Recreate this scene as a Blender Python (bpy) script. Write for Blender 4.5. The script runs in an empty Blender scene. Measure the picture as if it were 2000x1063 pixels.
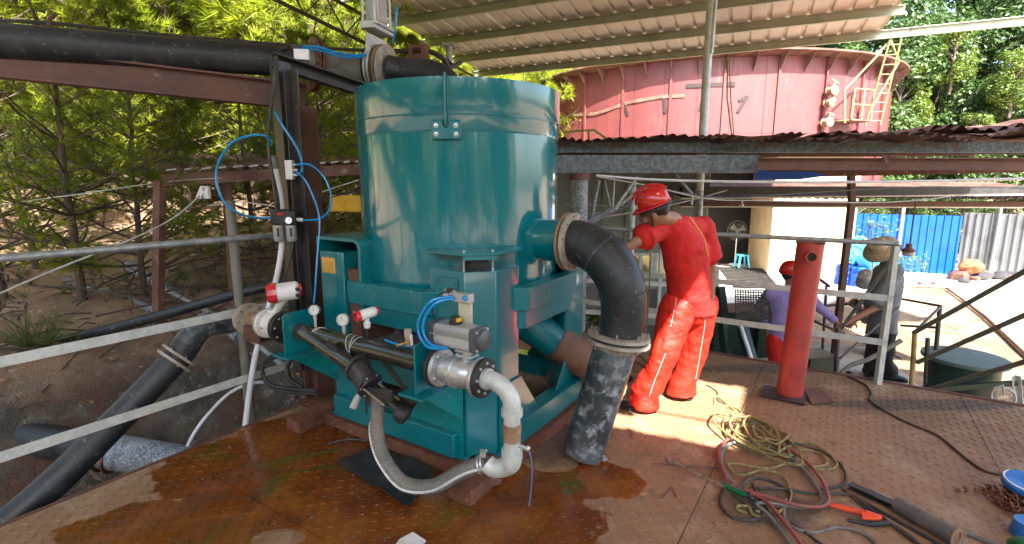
import bpy, bmesh, math, random
import numpy as np
from mathutils import Vector, Matrix, noise
from math import sin, cos, pi, radians, sqrt, atan2, hypot

random.seed(7)
SC = bpy.context.scene
COL = SC.collection
V = Vector

# ------------------------------------------------------------- camera
PITCH = radians(10)
EYE = 1.75
cam_data = bpy.data.cameras.new('camera')
cam = bpy.data.objects.new('camera', cam_data)
COL.objects.link(cam)
cam.location = (0, 0, EYE)
cam.rotation_euler = (pi / 2 - PITCH, 0, 0)
cam_data.sensor_width = 36
cam_data.lens = 18
cam_data.clip_start = 0.05
cam_data.clip_end = 600
SC.camera = cam

# ------------------------------------------------------------- light
SUN_AZ = radians(165)
SUN_EL = radians(50)
world = bpy.data.worlds.new('World')
SC.world = world
world.use_nodes = True
nt = world.node_tree
sky = nt.nodes.new('ShaderNodeTexSky')
sky.sky_type = 'NISHITA'
sky.sun_disc = False
sky.sun_elevation = SUN_EL
sky.sun_rotation = SUN_AZ
sky.dust_density = 2.5
nt.links.new(sky.outputs[0], nt.nodes['Background'].inputs[0])
nt.nodes['Background'].inputs[1].default_value = 0.13
sun_data = bpy.data.lights.new('sun', 'SUN')
sun_data.energy = 5
sun_data.angle = radians(0.5)
sun_data.color = (1, .95, .86)
sun = bpy.data.objects.new('sun', sun_data)
COL.objects.link(sun)
TO_SUN = V((sin(SUN_AZ) * cos(SUN_EL), cos(SUN_AZ) * cos(SUN_EL), sin(SUN_EL)))
sun.rotation_euler = TO_SUN.to_track_quat('Z', 'Y').to_euler()
SC.view_settings.view_transform = 'Standard'
SC.view_settings.look = 'None'
SC.view_settings.gamma = 1
SC.view_settings.use_curve_mapping = False
SC.view_settings.exposure = 2.72
SC.cycles.max_bounces = 8
SC.cycles.diffuse_bounces = 5
SC.cycles.sample_clamp_indirect = 6

# ------------------------------------------------------------- measuring helpers
def P(px, py, Y):
    """point at forward distance Y seen in the direction of photo pixel px, py"""
    y = (py - 531.5) / 1000
    f = cos(PITCH) - y * sin(PITCH)
    t = Y / f
    return V(((px - 1000) / 1000 * t, Y, EYE - (sin(PITCH) + y * cos(PITCH)) * t))
def G(px, py, z=0):
    y = (py - 531.5) / 1000
    t = (EYE - z) / (sin(PITCH) + y * cos(PITCH))
    return V(((px - 1000) / 1000 * t, (cos(PITCH) - y * sin(PITCH)) * t, z))
CEN = V((-.38, 3.82, 0))          # foot of the big machine's axis
UX = V((.839, -.545, 0)).normalized()   # machine's right
VX = V((-UX.y, UX.x, 0))                # machine's back
Z = V((0, 0, 1))
def W(u, v, z=0):
    return CEN + UX * u + VX * v + Z * z

# ------------------------------------------------------------- mesh builder
def frame(d, up=None):
    d = d.normalized()
    up = V(up) if up is not None else Z
    if abs(d.dot(up)) > .98: up = V((0, 1, 0))
    x = d.cross(up).normalized()
    y = x.cross(d).normalized()
    return x, y, d
class MB:
    def __init__(s): s.v = []; s.f = []
    def add(s, vs, fs):
        b = len(s.v); s.v += [V(p) for p in vs]; s.f += [tuple(b + i for i in f) for f in fs]; return s
    def box(s, c, size, rot=0, R=None):
        if R is None: R = Matrix.Rotation(rot, 3, 'Z')
        c = V(c); h = [k / 2 for k in size]
        vs = [c + R @ V((a * h[0], b * h[1], d * h[2])) for a in (-1, 1) for b in (-1, 1) for d in (-1, 1)]
        return s.add(vs, [(0, 1, 3, 2), (4, 6, 7, 5), (0, 4, 5, 1), (2, 3, 7, 6), (0, 2, 6, 4), (1, 5, 7, 3)])
    def mbox(s, u, v, z, su, sv, sz):      # box in machine axes
        return s.box(W(u, v, z), (su, sv, sz), atan2(UX.y, UX.x))
    def sect(s, a, b, sec, up=None):      # extrude 2D section a->b
        a = V(a); b = V(b); x, y, d = frame(b - a, up); n = len(sec)
        vs = [a + x * p[0] + y * p[1] for p in sec] + [b + x * p[0] + y * p[1] for p in sec]
        fs = [(i, (i + 1) % n, n + (i + 1) % n, n + i) for i in range(n)]
        fs += [tuple(range(n - 1, -1, -1)), tuple(range(n, 2 * n))]
        return s.add(vs, fs)
    def beam(s, a, b, w, h, up=None):
        return s.sect(a, b, [(-w / 2, -h / 2), (w / 2, -h / 2), (w / 2, h / 2), (-w / 2, h / 2)], up)
    def ibeam(s, a, b, w, h, t=.012, up=None):
        W2, H2, t2 = w / 2, h / 2, t / 2
        return s.sect(a, b, [(-W2, -H2), (W2, -H2), (W2, -H2 + t), (t2, -H2 + t), (t2, H2 - t), (W2, H2 - t), (W2, H2), (-W2, H2), (-W2, H2 - t), (-t2, H2 - t), (-t2, -H2 + t), (-W2, -H2 + t)], up)
    def chan(s, a, b, w, h, t=.01, up=None, flip=1):
        W2, H2 = w / 2 * flip, h / 2; t_ = t * flip
        return s.sect(a, b, [(-W2, -H2), (W2, -H2), (W2, -H2 + t), (-W2 + t_, -H2 + t), (-W2 + t_, H2 - t), (W2, H2 - t), (W2, H2), (-W2, H2)], up)
    def angle(s, a, b, w, h, t=.008, up=None, flip=1):
        return s.sect(a, b, [(0, 0), (w * flip, 0), (w * flip, -t), (t * flip, -t), (t * flip, -h), (0, -h)], up)
    def tube(s, pts, r, n=10, cap=True, closed=False):
        pts = [V(p) for p in pts]; m = len(pts)
        rs = r if isinstance(r, (list, tuple)) else [r] * m
        x, y, d = frame(pts[1] - pts[0]); vs = []
        for i, p in enumerate(pts):
            if closed: t = pts[(i + 1) % m] - pts[i - 1]
            else: t = pts[min(i + 1, m - 1)] - pts[max(i - 1, 0)]
            t.normalize()
            x = (x - t * x.dot(t)).normalized(); y = t.cross(x)
            vs += [p + x * cos(2 * pi * k / n) * rs[i] + y * sin(2 * pi * k / n) * rs[i] for k in range(n)]
        fs = []
        for i in range(m if closed else m - 1):
            j = (i + 1) % m
            fs += [(i * n + k, i * n + (k + 1) % n, j * n + (k + 1) % n, j * n + k) for k in range(n)]
        if cap and not closed: fs += [tuple(range(n - 1, -1, -1)), tuple((m - 1) * n + k for k in range(n))]
        return s.add(vs, fs)
    def cyl(s, a, b, r, r2=None, n=28):
        return s.tube([a, b], [r, r if r2 is None else r2], n)
    def lathe(s, base, axis, prof, n=32, closed=False):   # prof: (radius, height)
        base = V(base); x, y, d = frame(V(axis)); vs = []
        for r, h in prof:
            vs += [base + d * h + (x * cos(2 * pi * k / n) + y * sin(2 * pi * k / n)) * max(r, 1e-4) for k in range(n)]
        fs = []; m = len(prof)
        for i in range(m if closed else m - 1):
            j = (i + 1) % m
            fs += [(i * n + k, i * n + (k + 1) % n, j * n + (k + 1) % n, j * n + k) for k in range(n)]
        return s.add(vs, fs)
    def ring(s, c, axis, ro, ri, t, n=40):    # washer / flange
        return s.lathe(c, axis, [(ri, -t / 2), (ro, -t / 2), (ro, t / 2), (ri, t / 2)], n, True)
    def poly(s, pts, ext):
        pts = [V(p) for p in pts]; ext = V(ext); n = len(pts)
        return s.add(pts + [p + ext for p in pts], [(i, (i + 1) % n, n + (i + 1) % n, n + i) for i in range(n)] + [tuple(range(n - 1, -1, -1)), tuple(range(n, 2 * n))])
    def sph(s, c, r, n=14, sc=(1, 1, 1), R=None):
        c = V(c); R = R or Matrix.Identity(3); m = n // 2; vs = []
        for i in range(m + 1):
            a = pi * i / m
            vs += [c + R @ V((r * sc[0] * sin(a) * cos(2 * pi * k / n), r * sc[1] * sin(a) * sin(2 * pi * k / n), r * sc[2] * cos(a))) for k in range(n)]
        return s.add(vs, [(i * n + k, (i + 1) * n + k, (i + 1) * n + (k + 1) % n, i * n + (k + 1) % n) for i in range(m) for k in range(n)])
    def build(s, name, m, parent=None, smooth=True, bevel=0, seg=2, ang=38):
        off = V((0, 0, 0)); p = parent
        while p is not None: off += p.location; p = p.parent
        me = bpy.data.meshes.new(name)
        me.from_pydata([tuple(p - off) for p in s.v], [], s.f)
        if len(s.f) < 60000:
            bm = bmesh.new(); bm.from_mesh(me)
            bmesh.ops.recalc_face_normals(bm, faces=bm.faces); bm.to_mesh(me); bm.free()
        me.materials.append(m)
        if smooth:
            me.shade_smooth(); me.set_sharp_from_angle(angle=radians(ang))
        o = bpy.data.objects.new(name, me); COL.objects.link(o)
        if parent is not None: o.parent = parent
        if bevel:
            md = o.modifiers.new('bevel', 'BEVEL'); md.width = bevel; md.segments = seg; md.limit_method = 'ANGLE'; md.angle_limit = radians(40); md.harden_normals = False
        return o
def tag(o, label, cat, group=None, kind=None):
    if label: o['label'] = label
    if cat: o['category'] = cat
    if group: o['group'] = group
    if kind: o['kind'] = kind
    return o
def thing(name, label, cat, loc=(0, 0, 0), group=None):
    o = bpy.data.objects.new(name, None); COL.objects.link(o); o.location = loc; o.empty_display_size = .1
    return tag(o, label, cat, group)
def one(name, mb, m, label, cat, group=None, **k):
    """a thing that is a single mesh, its origin at its own base"""
    lo = min(mb.v, key=lambda p: p.z); e = V((sum(p.x for p in mb.v) / len(mb.v), sum(p.y for p in mb.v) / len(mb.v), lo.z))
    mb.v = [p - e for p in mb.v]
    o = mb.build(name, m, None, **k); o.location = e
    return tag(o, label, cat, group)
def struct(name, mb, m, **k):
    o = mb.build(name, m, None, **k); o['kind'] = 'structure'; return o
def bez(pts, n=8, closed=False):
    """smooth curve through the points"""
    pts = [V(p) for p in pts]; out = []; m = len(pts)
    for i in range(m if closed else m - 1):
        if closed: p0, p1, p2, p3 = pts[i - 1], pts[i], pts[(i + 1) % m], pts[(i + 2) % m]
        else: p0 = pts[max(i - 1, 0)]; p1 = pts[i]; p2 = pts[i + 1]; p3 = pts[min(i + 2, m - 1)]
        for k in range(n):
            t = k / n
            out.append(.5 * ((2 * p1) + (p2 - p0) * t + (2 * p0 - 5 * p1 + 4 * p2 - p3) * t * t + (3 * p1 - p0 - 3 * p2 + p3) * t ** 3))
    if not closed: out.append(pts[-1])
    return out
_boltmesh = {}
def bolt(parent, c, axis, size, m, name='bolt', length=None):
    key = (round(size, 4), m.name, name, length)
    if key not in _boltmesh:
        L = length or size * .7
        mb = MB(); mb.lathe((0, 0, -size * .2), (0, 0, 1), [(0, 0), (size * .95, 0), (size * .95, size * .15), (size * .62, size * .2)], 10)
        mb.lathe((0, 0, 0), (0, 0, 1), [(size * .62, 0), (size * .62, L * .7), (size * .5, L * .8), (0, L * .8)], 6)
        mb.cyl((0, 0, L * .8), (0, 0, L * 1.15), size * .3, n=8)
        me = bpy.data.meshes.new(name); me.from_pydata([tuple(p) for p in mb.v], [], mb.f); me.materials.append(m)
        _boltmesh[key] = me
    o = bpy.data.objects.new(name, _boltmesh[key]); COL.objects.link(o)
    off = V((0, 0, 0)); p = parent
    while p is not None: off += p.location; p = p.parent
    o.parent = parent; o.location = V(c) - off
    o.rotation_mode = 'QUATERNION'; o.rotation_quaternion = V(axis).to_track_quat('Z', 'Y')
    return o
def bolts(parent, c, axis, R, n, size, m, ph=0, name='bolt'):
    x, y, d = frame(V(axis))
    for k in range(n):
        a = 2 * pi * k / n + ph
        bolt(parent, V(c) + (x * cos(a) + y * sin(a)) * R, d, size, m, name)

# ------------------------------------------------------------- materials
def nodes(m):
    m.use_nodes = True; t = m.node_tree; t.nodes.clear()
    out = t.nodes.new('ShaderNodeOutputMaterial'); b = t.nodes.new('ShaderNodeBsdfPrincipled')
    t.links.new(b.outputs[0], out.inputs[0]); return t, b
def nz(t, vec, scale, detail=5, rough=.6, dist=0):
    n = t.nodes.new('ShaderNodeTexNoise'); n.inputs['Scale'].default_value = scale
    n.inputs['Detail'].default_value = detail; n.inputs['Roughness'].default_value = rough; n.inputs['Distortion'].default_value = dist
    t.links.new(vec, n.inputs['Vector']); return n.outputs[0]
def ramp(t, fac, a, b):
    r = t.nodes.new('ShaderNodeMapRange'); r.inputs[1].default_value = a; r.inputs[2].default_value = b
    r.interpolation_type = 'SMOOTHSTEP'
    t.links.new(fac, r.inputs[0]); return r.outputs[0]
def mixc(t, fac, a, b):
    m = t.nodes.new('ShaderNodeMix'); m.data_type = 'RGBA'
    for k, s in ((0, fac), (6, a), (7, b)):
        if hasattr(s, 'default_value') or hasattr(s, 'is_output'): t.links.new(s, m.inputs[k])
        elif k == 0: m.inputs[0].default_value = s
        else: m.inputs[k].default_value = (*s[:3], 1)
    return m.outputs[2]
def mixf(t, fac, a, b):
    m = t.nodes.new('ShaderNodeMix'); m.data_type = 'FLOAT'
    for k, s in ((0, fac), (2, a), (3, b)):
        if hasattr(s, 'is_output'): t.links.new(s, m.inputs[k])
        else: m.inputs[k].default_value = s
    return m.outputs[0]
def math_(t, op, a, b=0, clamp=False):
    m = t.nodes.new('ShaderNodeMath'); m.operation = op; m.use_clamp = clamp
    for k, s in ((0, a), (1, b)):
        if hasattr(s, 'is_output'): t.links.new(s, m.inputs[k])
        else: m.inputs[k].default_value = s
    return m.outputs[0]
def bump(t, b, h, strength=.3, dist=.01):
    n = t.nodes.new('ShaderNodeBump'); n.inputs['Strength'].default_value = strength; n.inputs['Distance'].default_value = dist
    t.links.new(h, n.inputs['Height']); t.links.new(n.outputs[0], b.inputs['Normal']); return n
def pos(t, scale=(1, 1, 1)):
    g = t.nodes.new('ShaderNodeNewGeometry')
    if scale == (1, 1, 1): return g.outputs['Position']
    m = t.nodes.new('ShaderNodeVectorMath'); m.operation = 'MULTIPLY'; m.inputs[1].default_value = scale
    t.links.new(g.outputs['Position'], m.inputs[0]); return m.outputs[0]
def mat(name, c1, c2=None, s1=3, t1=(.45, .65), c3=None, s3=30, t3=(.62, .7), rough=.5, r2=None, r3=None, metal=0, metal2=None, coat=0, bmp=.15, bs=60, bd=.004, stretch=(1, 1, 1), trans=0, emit=0):
    m = bpy.data.materials.new(name); t, b = nodes(m); p = pos(t, stretch)
    c2 = c2 or tuple(k * .8 for k in c1)
    n1 = ramp(t, nz(t, p, s1, 7), *t1)
    col = mixc(t, n1, c1, c2); ro = mixf(t, n1, rough, rough if r2 is None else r2)
    fine = nz(t, p, bs, 4)
    if metal2 is not None: me = mixf(t, n1, metal, metal2)
    else: me = metal
    if c3:
        n3 = ramp(t, nz(t, p, s3, 6, .65, .4), *t3)
        col = mixc(t, n3, col, c3); ro = mixf(t, n3, ro, rough if r3 is None else r3)
        if metal or metal2: me = mixf(t, n3, me, 0)
    jit = math_(t, 'MULTIPLY', math_(t, 'SUBTRACT', fine, .5), .5)
    hs = t.nodes.new('ShaderNodeHueSaturation'); t.links.new(col, hs.inputs['Color'])
    t.links.new(math_(t, 'ADD', jit, 1), hs.inputs['Value'])
    t.links.new(hs.outputs[0], b.inputs['Base Color'])
    for s, k in ((ro, 'Roughness'), (me, 'Metallic')):
        if hasattr(s, 'is_output'): t.links.new(s, b.inputs[k])
        else: b.inputs[k].default_value = s
    b.inputs['Coat Weight'].default_value = coat; b.inputs['Coat Roughness'].default_value = .06
    if trans: b.inputs['Transmission Weight'].default_value = trans
    if bmp:
        big = nz(t, p, s1 * 2.5, 3)
        bump(t, b, math_(t, 'ADD', fine, math_(t, 'MULTIPLY', big, .7)), bmp, bd)
    return m
TEAL = mat('teal_gloss_paint', (.0, .17, .205), (.0, .15, .185), 1.5, (.4, .6), c3=(.12, .28, .27), s3=14, t3=(.72, .8), rough=.16, r2=.2, r3=.45, coat=1, bmp=.1, bs=3, bd=.01)
TEALD = mat('dusty_teal_paint', (.0, .155, .185), (.02, .16, .175), 4, (.5, .75), c3=(.25, .27, .22), s3=22, t3=(.63, .74), rough=.3, r2=.45, r3=.75, coat=.2, bmp=.15, bs=20)
TEALW = mat('splashed_teal_paint', (.0, .19, .2), (.03, .2, .2), 4, (.5, .75), c3=(.4, .5, .48), s3=80, t3=(.63, .69), rough=.3, r2=.45, r3=.7, coat=.2, bmp=.15, bs=20)
BLACKP = mat('scuffed_black_pipe', (.014, .017, .02), (.035, .04, .045), 5, (.4, .7), c3=(.2, .21, .22), s3=26, t3=(.6, .72), rough=.45, r2=.55, r3=.7, bmp=.12, bs=30)
SLURRY = mat('slurry_splashed_pipe', (.03, .037, .044), (.1, .12, .13), 5, (.4, .65), c3=(.34, .37, .4), s3=15, t3=(.47, .74), rough=.35, r2=.5, r3=.75, bmp=.15, bs=40)
POLE = mat('splashed_grey_pipe', (.1, .12, .14), (.2, .23, .26), 9, (.4, .6), c3=(.45, .5, .55), s3=60, t3=(.5, .64), rough=.45, bmp=.15, bs=40)
GALV = mat('galvanised_steel', (.42, .45, .45), (.3, .33, .34), 18, (.4, .6), c3=(.2, .19, .16), s3=7, t3=(.62, .75), rough=.45, r2=.5, r3=.7, metal=.55, bmp=.05, bs=90)
GALVB = mat('bright_galvanised_rail', (.62, .65, .62), (.5, .54, .52), 12, (.4, .6), c3=(.3, .25, .17), s3=10, t3=(.66, .78), rough=.5, metal=.25, bmp=.08, bs=80)
SPANG = mat('weathered_galvanised_beam', (.17, .2, .215), (.1, .12, .13), 30, (.42, .58), c3=(.16, .07, .04), s3=3.5, t3=(.58, .72), rough=.5, r2=.6, r3=.85, metal=.3, bmp=.1, bs=90)
STEEL = mat('cast_stainless_steel', (.6, .62, .63), (.46, .48, .5), 8, (.4, .7), rough=.32, r2=.42, metal=.65, bmp=.12, bs=120)
ALU = mat('anodised_aluminium', (.42, .43, .44), (.36, .37, .38), 3, rough=.36, r2=.42, metal=.35, bmp=.04, bs=150)
BOLTM = mat('zinc_bolt', (.6, .61, .6), (.4, .4, .38), 40, rough=.35, metal=.7, bmp=.05)
BOLTR = mat('dirty_bolt', (.32, .27, .21), (.16, .09, .05), 40, rough=.6, metal=.4, bmp=.1)
RUST = mat('rusted_steel', (.17, .065, .035), (.09, .035, .022), 5, (.35, .65), c3=(.3, .14, .07), s3=25, t3=(.55, .7), rough=.75, bmp=.35, bs=70)
RUSTD = mat('brown_primer_steel', (.1, .045, .035), (.15, .065, .045), 4, (.35, .65), c3=(.26, .2, .16), s3=14, t3=(.62, .75), rough=.6, bmp=.2, bs=60)
RUSTT = mat('rusty_tin_sheet', (.2, .1, .07), (.11, .05, .038), 2.2, (.4, .6), c3=(.34, .26, .2), s3=6, t3=(.6, .72), rough=.7, bmp=.25, bs=40)
DKSTEEL = mat('blackened_steel', (.028, .028, .03), (.05, .042, .038), 8, (.4, .7), c3=(.28, .27, .26), s3=60, t3=(.63, .7), rough=.42, r3=.7, bmp=.2, bs=60)
FLR = mat('tan_rusted_flange', (.3, .18, .1), (.2, .12, .075), 9, (.4, .6), c3=(.42, .36, .29), s3=20, t3=(.55, .7), rough=.7, bmp=.25, bs=70)
FLG = mat('pale_dusty_flange', (.4, .36, .31), (.29, .25, .2), 9, (.4, .6), c3=(.2, .11, .06), s3=20, t3=(.6, .72), rough=.7, bmp=.25, bs=70)
WHITE = mat('white_enamel', (.74, .74, .72), (.66, .66, .63), 8, c3=(.35, .32, .27), s3=30, t3=(.68, .8), rough=.3, coat=.3, bmp=.05)
PVCW = mat('white_plastic_pipe', (.7, .72, .76), (.58, .6, .63), 6, c3=(.35, .3, .25), s3=20, t3=(.66, .8), rough=.4, bmp=.05)
REDP = mat('red_plastic', (.62, .02, .035), (.5, .015, .03), 8, rough=.25, coat=.4, bmp=.03)
BLK = mat('black_rubber', (.018, .018, .019), (.035, .034, .033), 10, c3=(.12, .11, .1), s3=30, t3=(.66, .8), rough=.55, bmp=.1)
WRAP = mat('black_plastic_wrap', (.02, .019, .014), (.05, .05, .025), 7, (.45, .65), rough=.14, r2=.22, coat=.6, bmp=.35, bs=22, bd=.012)
BLUE = mat('blue_air_tube', (.0, .25, .62), (.0, .21, .54), 10, rough=.25, bmp=0, coat=.3)
YEL = mat('yellow_paint', (.7, .4, .015), (.6, .32, .01), 6, rough=.4, bmp=.05)
GLASSD = mat('dark_glass', (.02, .02, .02), rough=.05, coat=1, bmp=0)
DIAL = mat('gauge_dial', (.75, .75, .72), rough=.15, coat=1, bmp=0)
GOLD = mat('brass_nameplate', (.72, .5, .14), (.6, .4, .1), 30, c3=(.4, .28, .09), s3=90, t3=(.58, .66), rough=.35, metal=.7, bmp=.1)
GREYP = mat('grey_painted_pipe', (.17, .18, .15), (.12, .12, .1), 6, c3=(.22, .1, .05), s3=12, t3=(.6, .7), rough=.55, bmp=.15)
HOSE = mat('grey_ribbed_hose', (.13, .128, .115), (.19, .175, .15), 5, (.4, .6), c3=(.14, .12, .1), s3=18, t3=(.6, .75), rough=.45, bmp=.1)
HOSEW = mat('pale_hose_stripe', (.6, .62, .62), rough=.4, bmp=.05)
TANKR = mat('faded_red_tank_paint', (.17, .042, .043), (.13, .033, .033), .9, (.35, .65), c3=(.2, .09, .06), s3=1.7, t3=(.58, .74), rough=.5, bmp=.12, bs=8, bd=.03, stretch=(1, 1, .35))
REDPOST = mat('chipped_red_paint', (.4, .05, .042), (.3, .04, .035), 5, c3=(.15, .08, .06), s3=9, t3=(.56, .68), rough=.42, bmp=.12)
YLAD = mat('worn_yellow_rail_paint', (.36, .26, .09), (.28, .18, .07), 5, c3=(.2, .09, .04), s3=14, t3=(.58, .7), rough=.5, bmp=.1)
WALLY = mat('cream_plaster', (.42, .33, .2), (.35, .27, .16), 1.2, c3=(.35, .26, .16), s3=5, t3=(.62, .8), rough=.85, bmp=.2, bs=30)
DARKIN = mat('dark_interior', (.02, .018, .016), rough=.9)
BLUEF = mat('blue_steel_sheet', (.0, .07, .42), (.0, .055, .35), 2, rough=.4, bmp=.05)
GREYF = mat('grey_steel_sheet', (.15, .155, .16), (.11, .11, .11), 1.5, c3=(.2, .14, .1), s3=4, t3=(.6, .8), rough=.5, metal=.2, bmp=.1)
GREENM = mat('dark_green_machine_paint', (.01, .04, .03), (.01, .03, .024), 4, c3=(.1, .12, .08), s3=10, t3=(.64, .76), rough=.4, bmp=.1)
GLID = mat('grey_green_lid', (.09, .14, .13), (.12, .17, .16), 3, c3=(.3, .3, .26), s3=12, t3=(.6, .75), rough=.5, bmp=.1)
WRED = mat('red_work_cloth', (.56, .011, .007), (.48, .009, .006), 7, rough=.75, bmp=.6, bs=9, bd=.02)
WHELM = mat('red_helmet_plastic', (.55, .012, .01), (.5, .01, .01), 6, rough=.22, coat=.4, bmp=0)
SKIN = mat('tanned_skin', (.3, .15, .09), (.26, .12, .075), 14, rough=.5, bmp=.08, bs=120)
HAIR = mat('black_hair', (.012, .01, .009), rough=.5, bmp=.4, bs=200)
SHOE = mat('worn_black_leather', (.012, .011, .01), (.03, .026, .023), 14, rough=.5, bmp=.15)
PURP = mat('lilac_shirt_cloth', (.3, .24, .55), (.26, .21, .48), 5, rough=.8, bmp=.4, bs=14, bd=.01)
GREYS = mat('grey_shirt_cloth', (.17, .19, .2), (.13, .145, .155), 5, rough=.8, bmp=.4, bs=14, bd=.01)
BLACKT = mat('black_trouser_cloth', (.014, .014, .017), (.02, .02, .022), 5, rough=.85, bmp=.4, bs=14, bd=.01)
STRAW = mat('straw_hat_weave', (.45, .36, .22), (.38, .3, .18), 20, rough=.8, bmp=.5, bs=120)
CLOTHW = mat('pale_grey_cloth', (.5, .5, .47), (.4, .4, .38), 8, rough=.8, bmp=.3)
ROPE = mat('yellow_braided_rope', (.27, .22, .065), (.2, .17, .07), 40, c3=(.1, .1, .08), s3=70, t3=(.5, .6), rough=.8, bmp=.7, bs=160)
CABLE = mat('dusty_black_cable', (.035, .034, .032), (.09, .07, .055), 9, rough=.6, bmp=.1)
CABLER = mat('dusty_red_welding_cable', (.26, .06, .055), (.2, .08, .065), 9, rough=.55, bmp=.1)
CABLEG = mat('dusty_grey_welding_cable', (.17, .17, .16), (.11, .1, .09), 9, rough=.6, bmp=.1)
ORANGE = mat('orange_plastic', (.75, .075, .02), (.65, .06, .02), 9, rough=.35, bmp=.05)
GREENT = mat('green_plastic', (.0, .12, .04), rough=.35, bmp=.05)
BLUEB = mat('blue_plastic', (.02, .16, .5), (.02, .13, .42), 6, c3=(.3, .33, .36), s3=20, t3=(.62, .75), rough=.4, bmp=.1)
BLUEL = mat('pale_blue_plastic', (.05, .42, .62), (.04, .36, .55), 6, rough=.4, bmp=.05)
CONC = mat('pale_concrete', (.5, .47, .42), (.42, .39, .34), 1.3, c3=(.3, .25, .2), s3=4, t3=(.6, .75), rough=.9, bmp=.3, bs=30)
BARK = mat('pine_bark', (.09, .06, .045), (.05, .035, .028), 9, c3=(.16, .12, .09), s3=30, t3=(.55, .7), rough=.9, bmp=.6, bs=40, stretch=(1, 1, .3))
ROOFP = mat('dusty_roof_sheet', (.68, .62, .5), (.56, .5, .4), .8, (.35, .7), c3=(.3, .25, .17), s3=2.5, t3=(.6, .75), rough=.55, bmp=.08)
PURL = mat('purlin_steel', (.42, .43, .33), (.32, .34, .25), 2, c3=(.2, .12, .07), s3=6, t3=(.63, .75), rough=.5, metal=.2, bmp=.05)
def leafmat(name, c1, c2, tr=.35, sc=.6):
    m = bpy.data.materials.new(name); m.use_nodes = True; t = m.node_tree; t.nodes.clear()
    out = t.nodes.new('ShaderNodeOutputMaterial'); p = pos(t)
    n = ramp(t, nz(t, p, sc, 4), .35, .65); n2 = nz(t, p, 9, 2)
    c = mixc(t, n, c1, c2)
    hs = t.nodes.new('ShaderNodeHueSaturation'); t.links.new(c, hs.inputs['Color']); t.links.new(math_(t, 'ADD', n2, .5), hs.inputs['Value'])
    d = t.nodes.new('ShaderNodeBsdfPrincipled'); t.links.new(hs.outputs[0], d.inputs['Base Color']); d.inputs['Roughness'].default_value = .5
    r = t.nodes.new('ShaderNodeBsdfTranslucent'); t.links.new(hs.outputs[0], r.inputs['Color'])
    mx = t.nodes.new('ShaderNodeMixShader'); mx.inputs[0].default_value = tr
    t.links.new(d.outputs[0], mx.inputs[1]); t.links.new(r.outputs[0], mx.inputs[2]); t.links.new(mx.outputs[0], out.inputs[0])
    return m
NEEDLE = leafmat('pine_needles', (.24, .3, .016), (.34, .38, .024), .55)
NEEDLED = leafmat('shaded_pine_needles', (.17, .23, .016), (.25, .3, .02), .55)  # shaded copy of the needles: near pines' dark silhouette put into the colour
LEAF = leafmat('broad_leaves', (.035, .075, .018), (.06, .11, .02), .3, .5)
LEAFY = leafmat('young_yellow_leaves', (.13, .19, .02), (.1, .16, .02), .4)
GRASS = leafmat('dry_grass', (.16, .17, .06), (.08, .13, .03), .3)

# ============================================================= SETTING
def wet_mask(t, p):
    blobs = [(G(690, 960), .78, .62), (G(470, 905), .5, .42), (G(900, 1010), .75, .38), (G(1160, 935), .30, .21), (G(330, 1040), .55, .3), (G(600, 850), .5, .35), (G(1000, 960), .4, .3)]
    dry = [(G(175, 975), .28, .12), (G(545, 1052), .13, .07), (G(1078, 905), .17, .10)]
    def dist(c, rx, ry):
        s = t.nodes.new('ShaderNodeVectorMath'); s.operation = 'SUBTRACT'; t.links.new(p, s.inputs[0]); s.inputs[1].default_value = (c.x, c.y, 0)
        m = t.nodes.new('ShaderNodeVectorMath'); m.operation = 'MULTIPLY'; t.links.new(s.outputs[0], m.inputs[0]); m.inputs[1].default_value = (1 / rx, 1 / ry, 0)
        l = t.nodes.new('ShaderNodeVectorMath'); l.operation = 'LENGTH'; t.links.new(m.outputs[0], l.inputs[0])
        return math_(t, 'SUBTRACT', 1, l.outputs['Value'])
    w = None
    for b in blobs:
        d = dist(*b); w = d if w is None else math_(t, 'MAXIMUM', w, d)
    n = math_(t, 'MULTIPLY', math_(t, 'SUBTRACT', nz(t, p, 5, 6, .6), .5), .7)
    w = math_(t, 'ADD', w, n)
    for b in dry:
        w = math_(t, 'MINIMUM', w, math_(t, 'SUBTRACT', math_(t, 'MULTIPLY', n, .8), dist(*b)))
    return w
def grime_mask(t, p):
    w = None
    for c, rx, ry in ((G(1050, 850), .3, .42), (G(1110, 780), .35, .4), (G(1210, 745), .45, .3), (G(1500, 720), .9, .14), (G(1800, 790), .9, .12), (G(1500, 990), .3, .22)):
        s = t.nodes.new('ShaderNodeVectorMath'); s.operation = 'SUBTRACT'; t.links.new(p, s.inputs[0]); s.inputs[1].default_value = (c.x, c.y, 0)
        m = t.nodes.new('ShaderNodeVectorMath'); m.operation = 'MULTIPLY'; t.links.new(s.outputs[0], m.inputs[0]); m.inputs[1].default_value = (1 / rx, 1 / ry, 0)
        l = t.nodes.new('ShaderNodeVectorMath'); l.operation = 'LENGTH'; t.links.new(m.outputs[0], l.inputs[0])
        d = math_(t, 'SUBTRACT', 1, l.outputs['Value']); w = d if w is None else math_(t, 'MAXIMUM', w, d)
    return math_(t, 'ADD', w, math_(t, 'SUBTRACT', nz(t, p, 9, 7, .7), .5))
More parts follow.
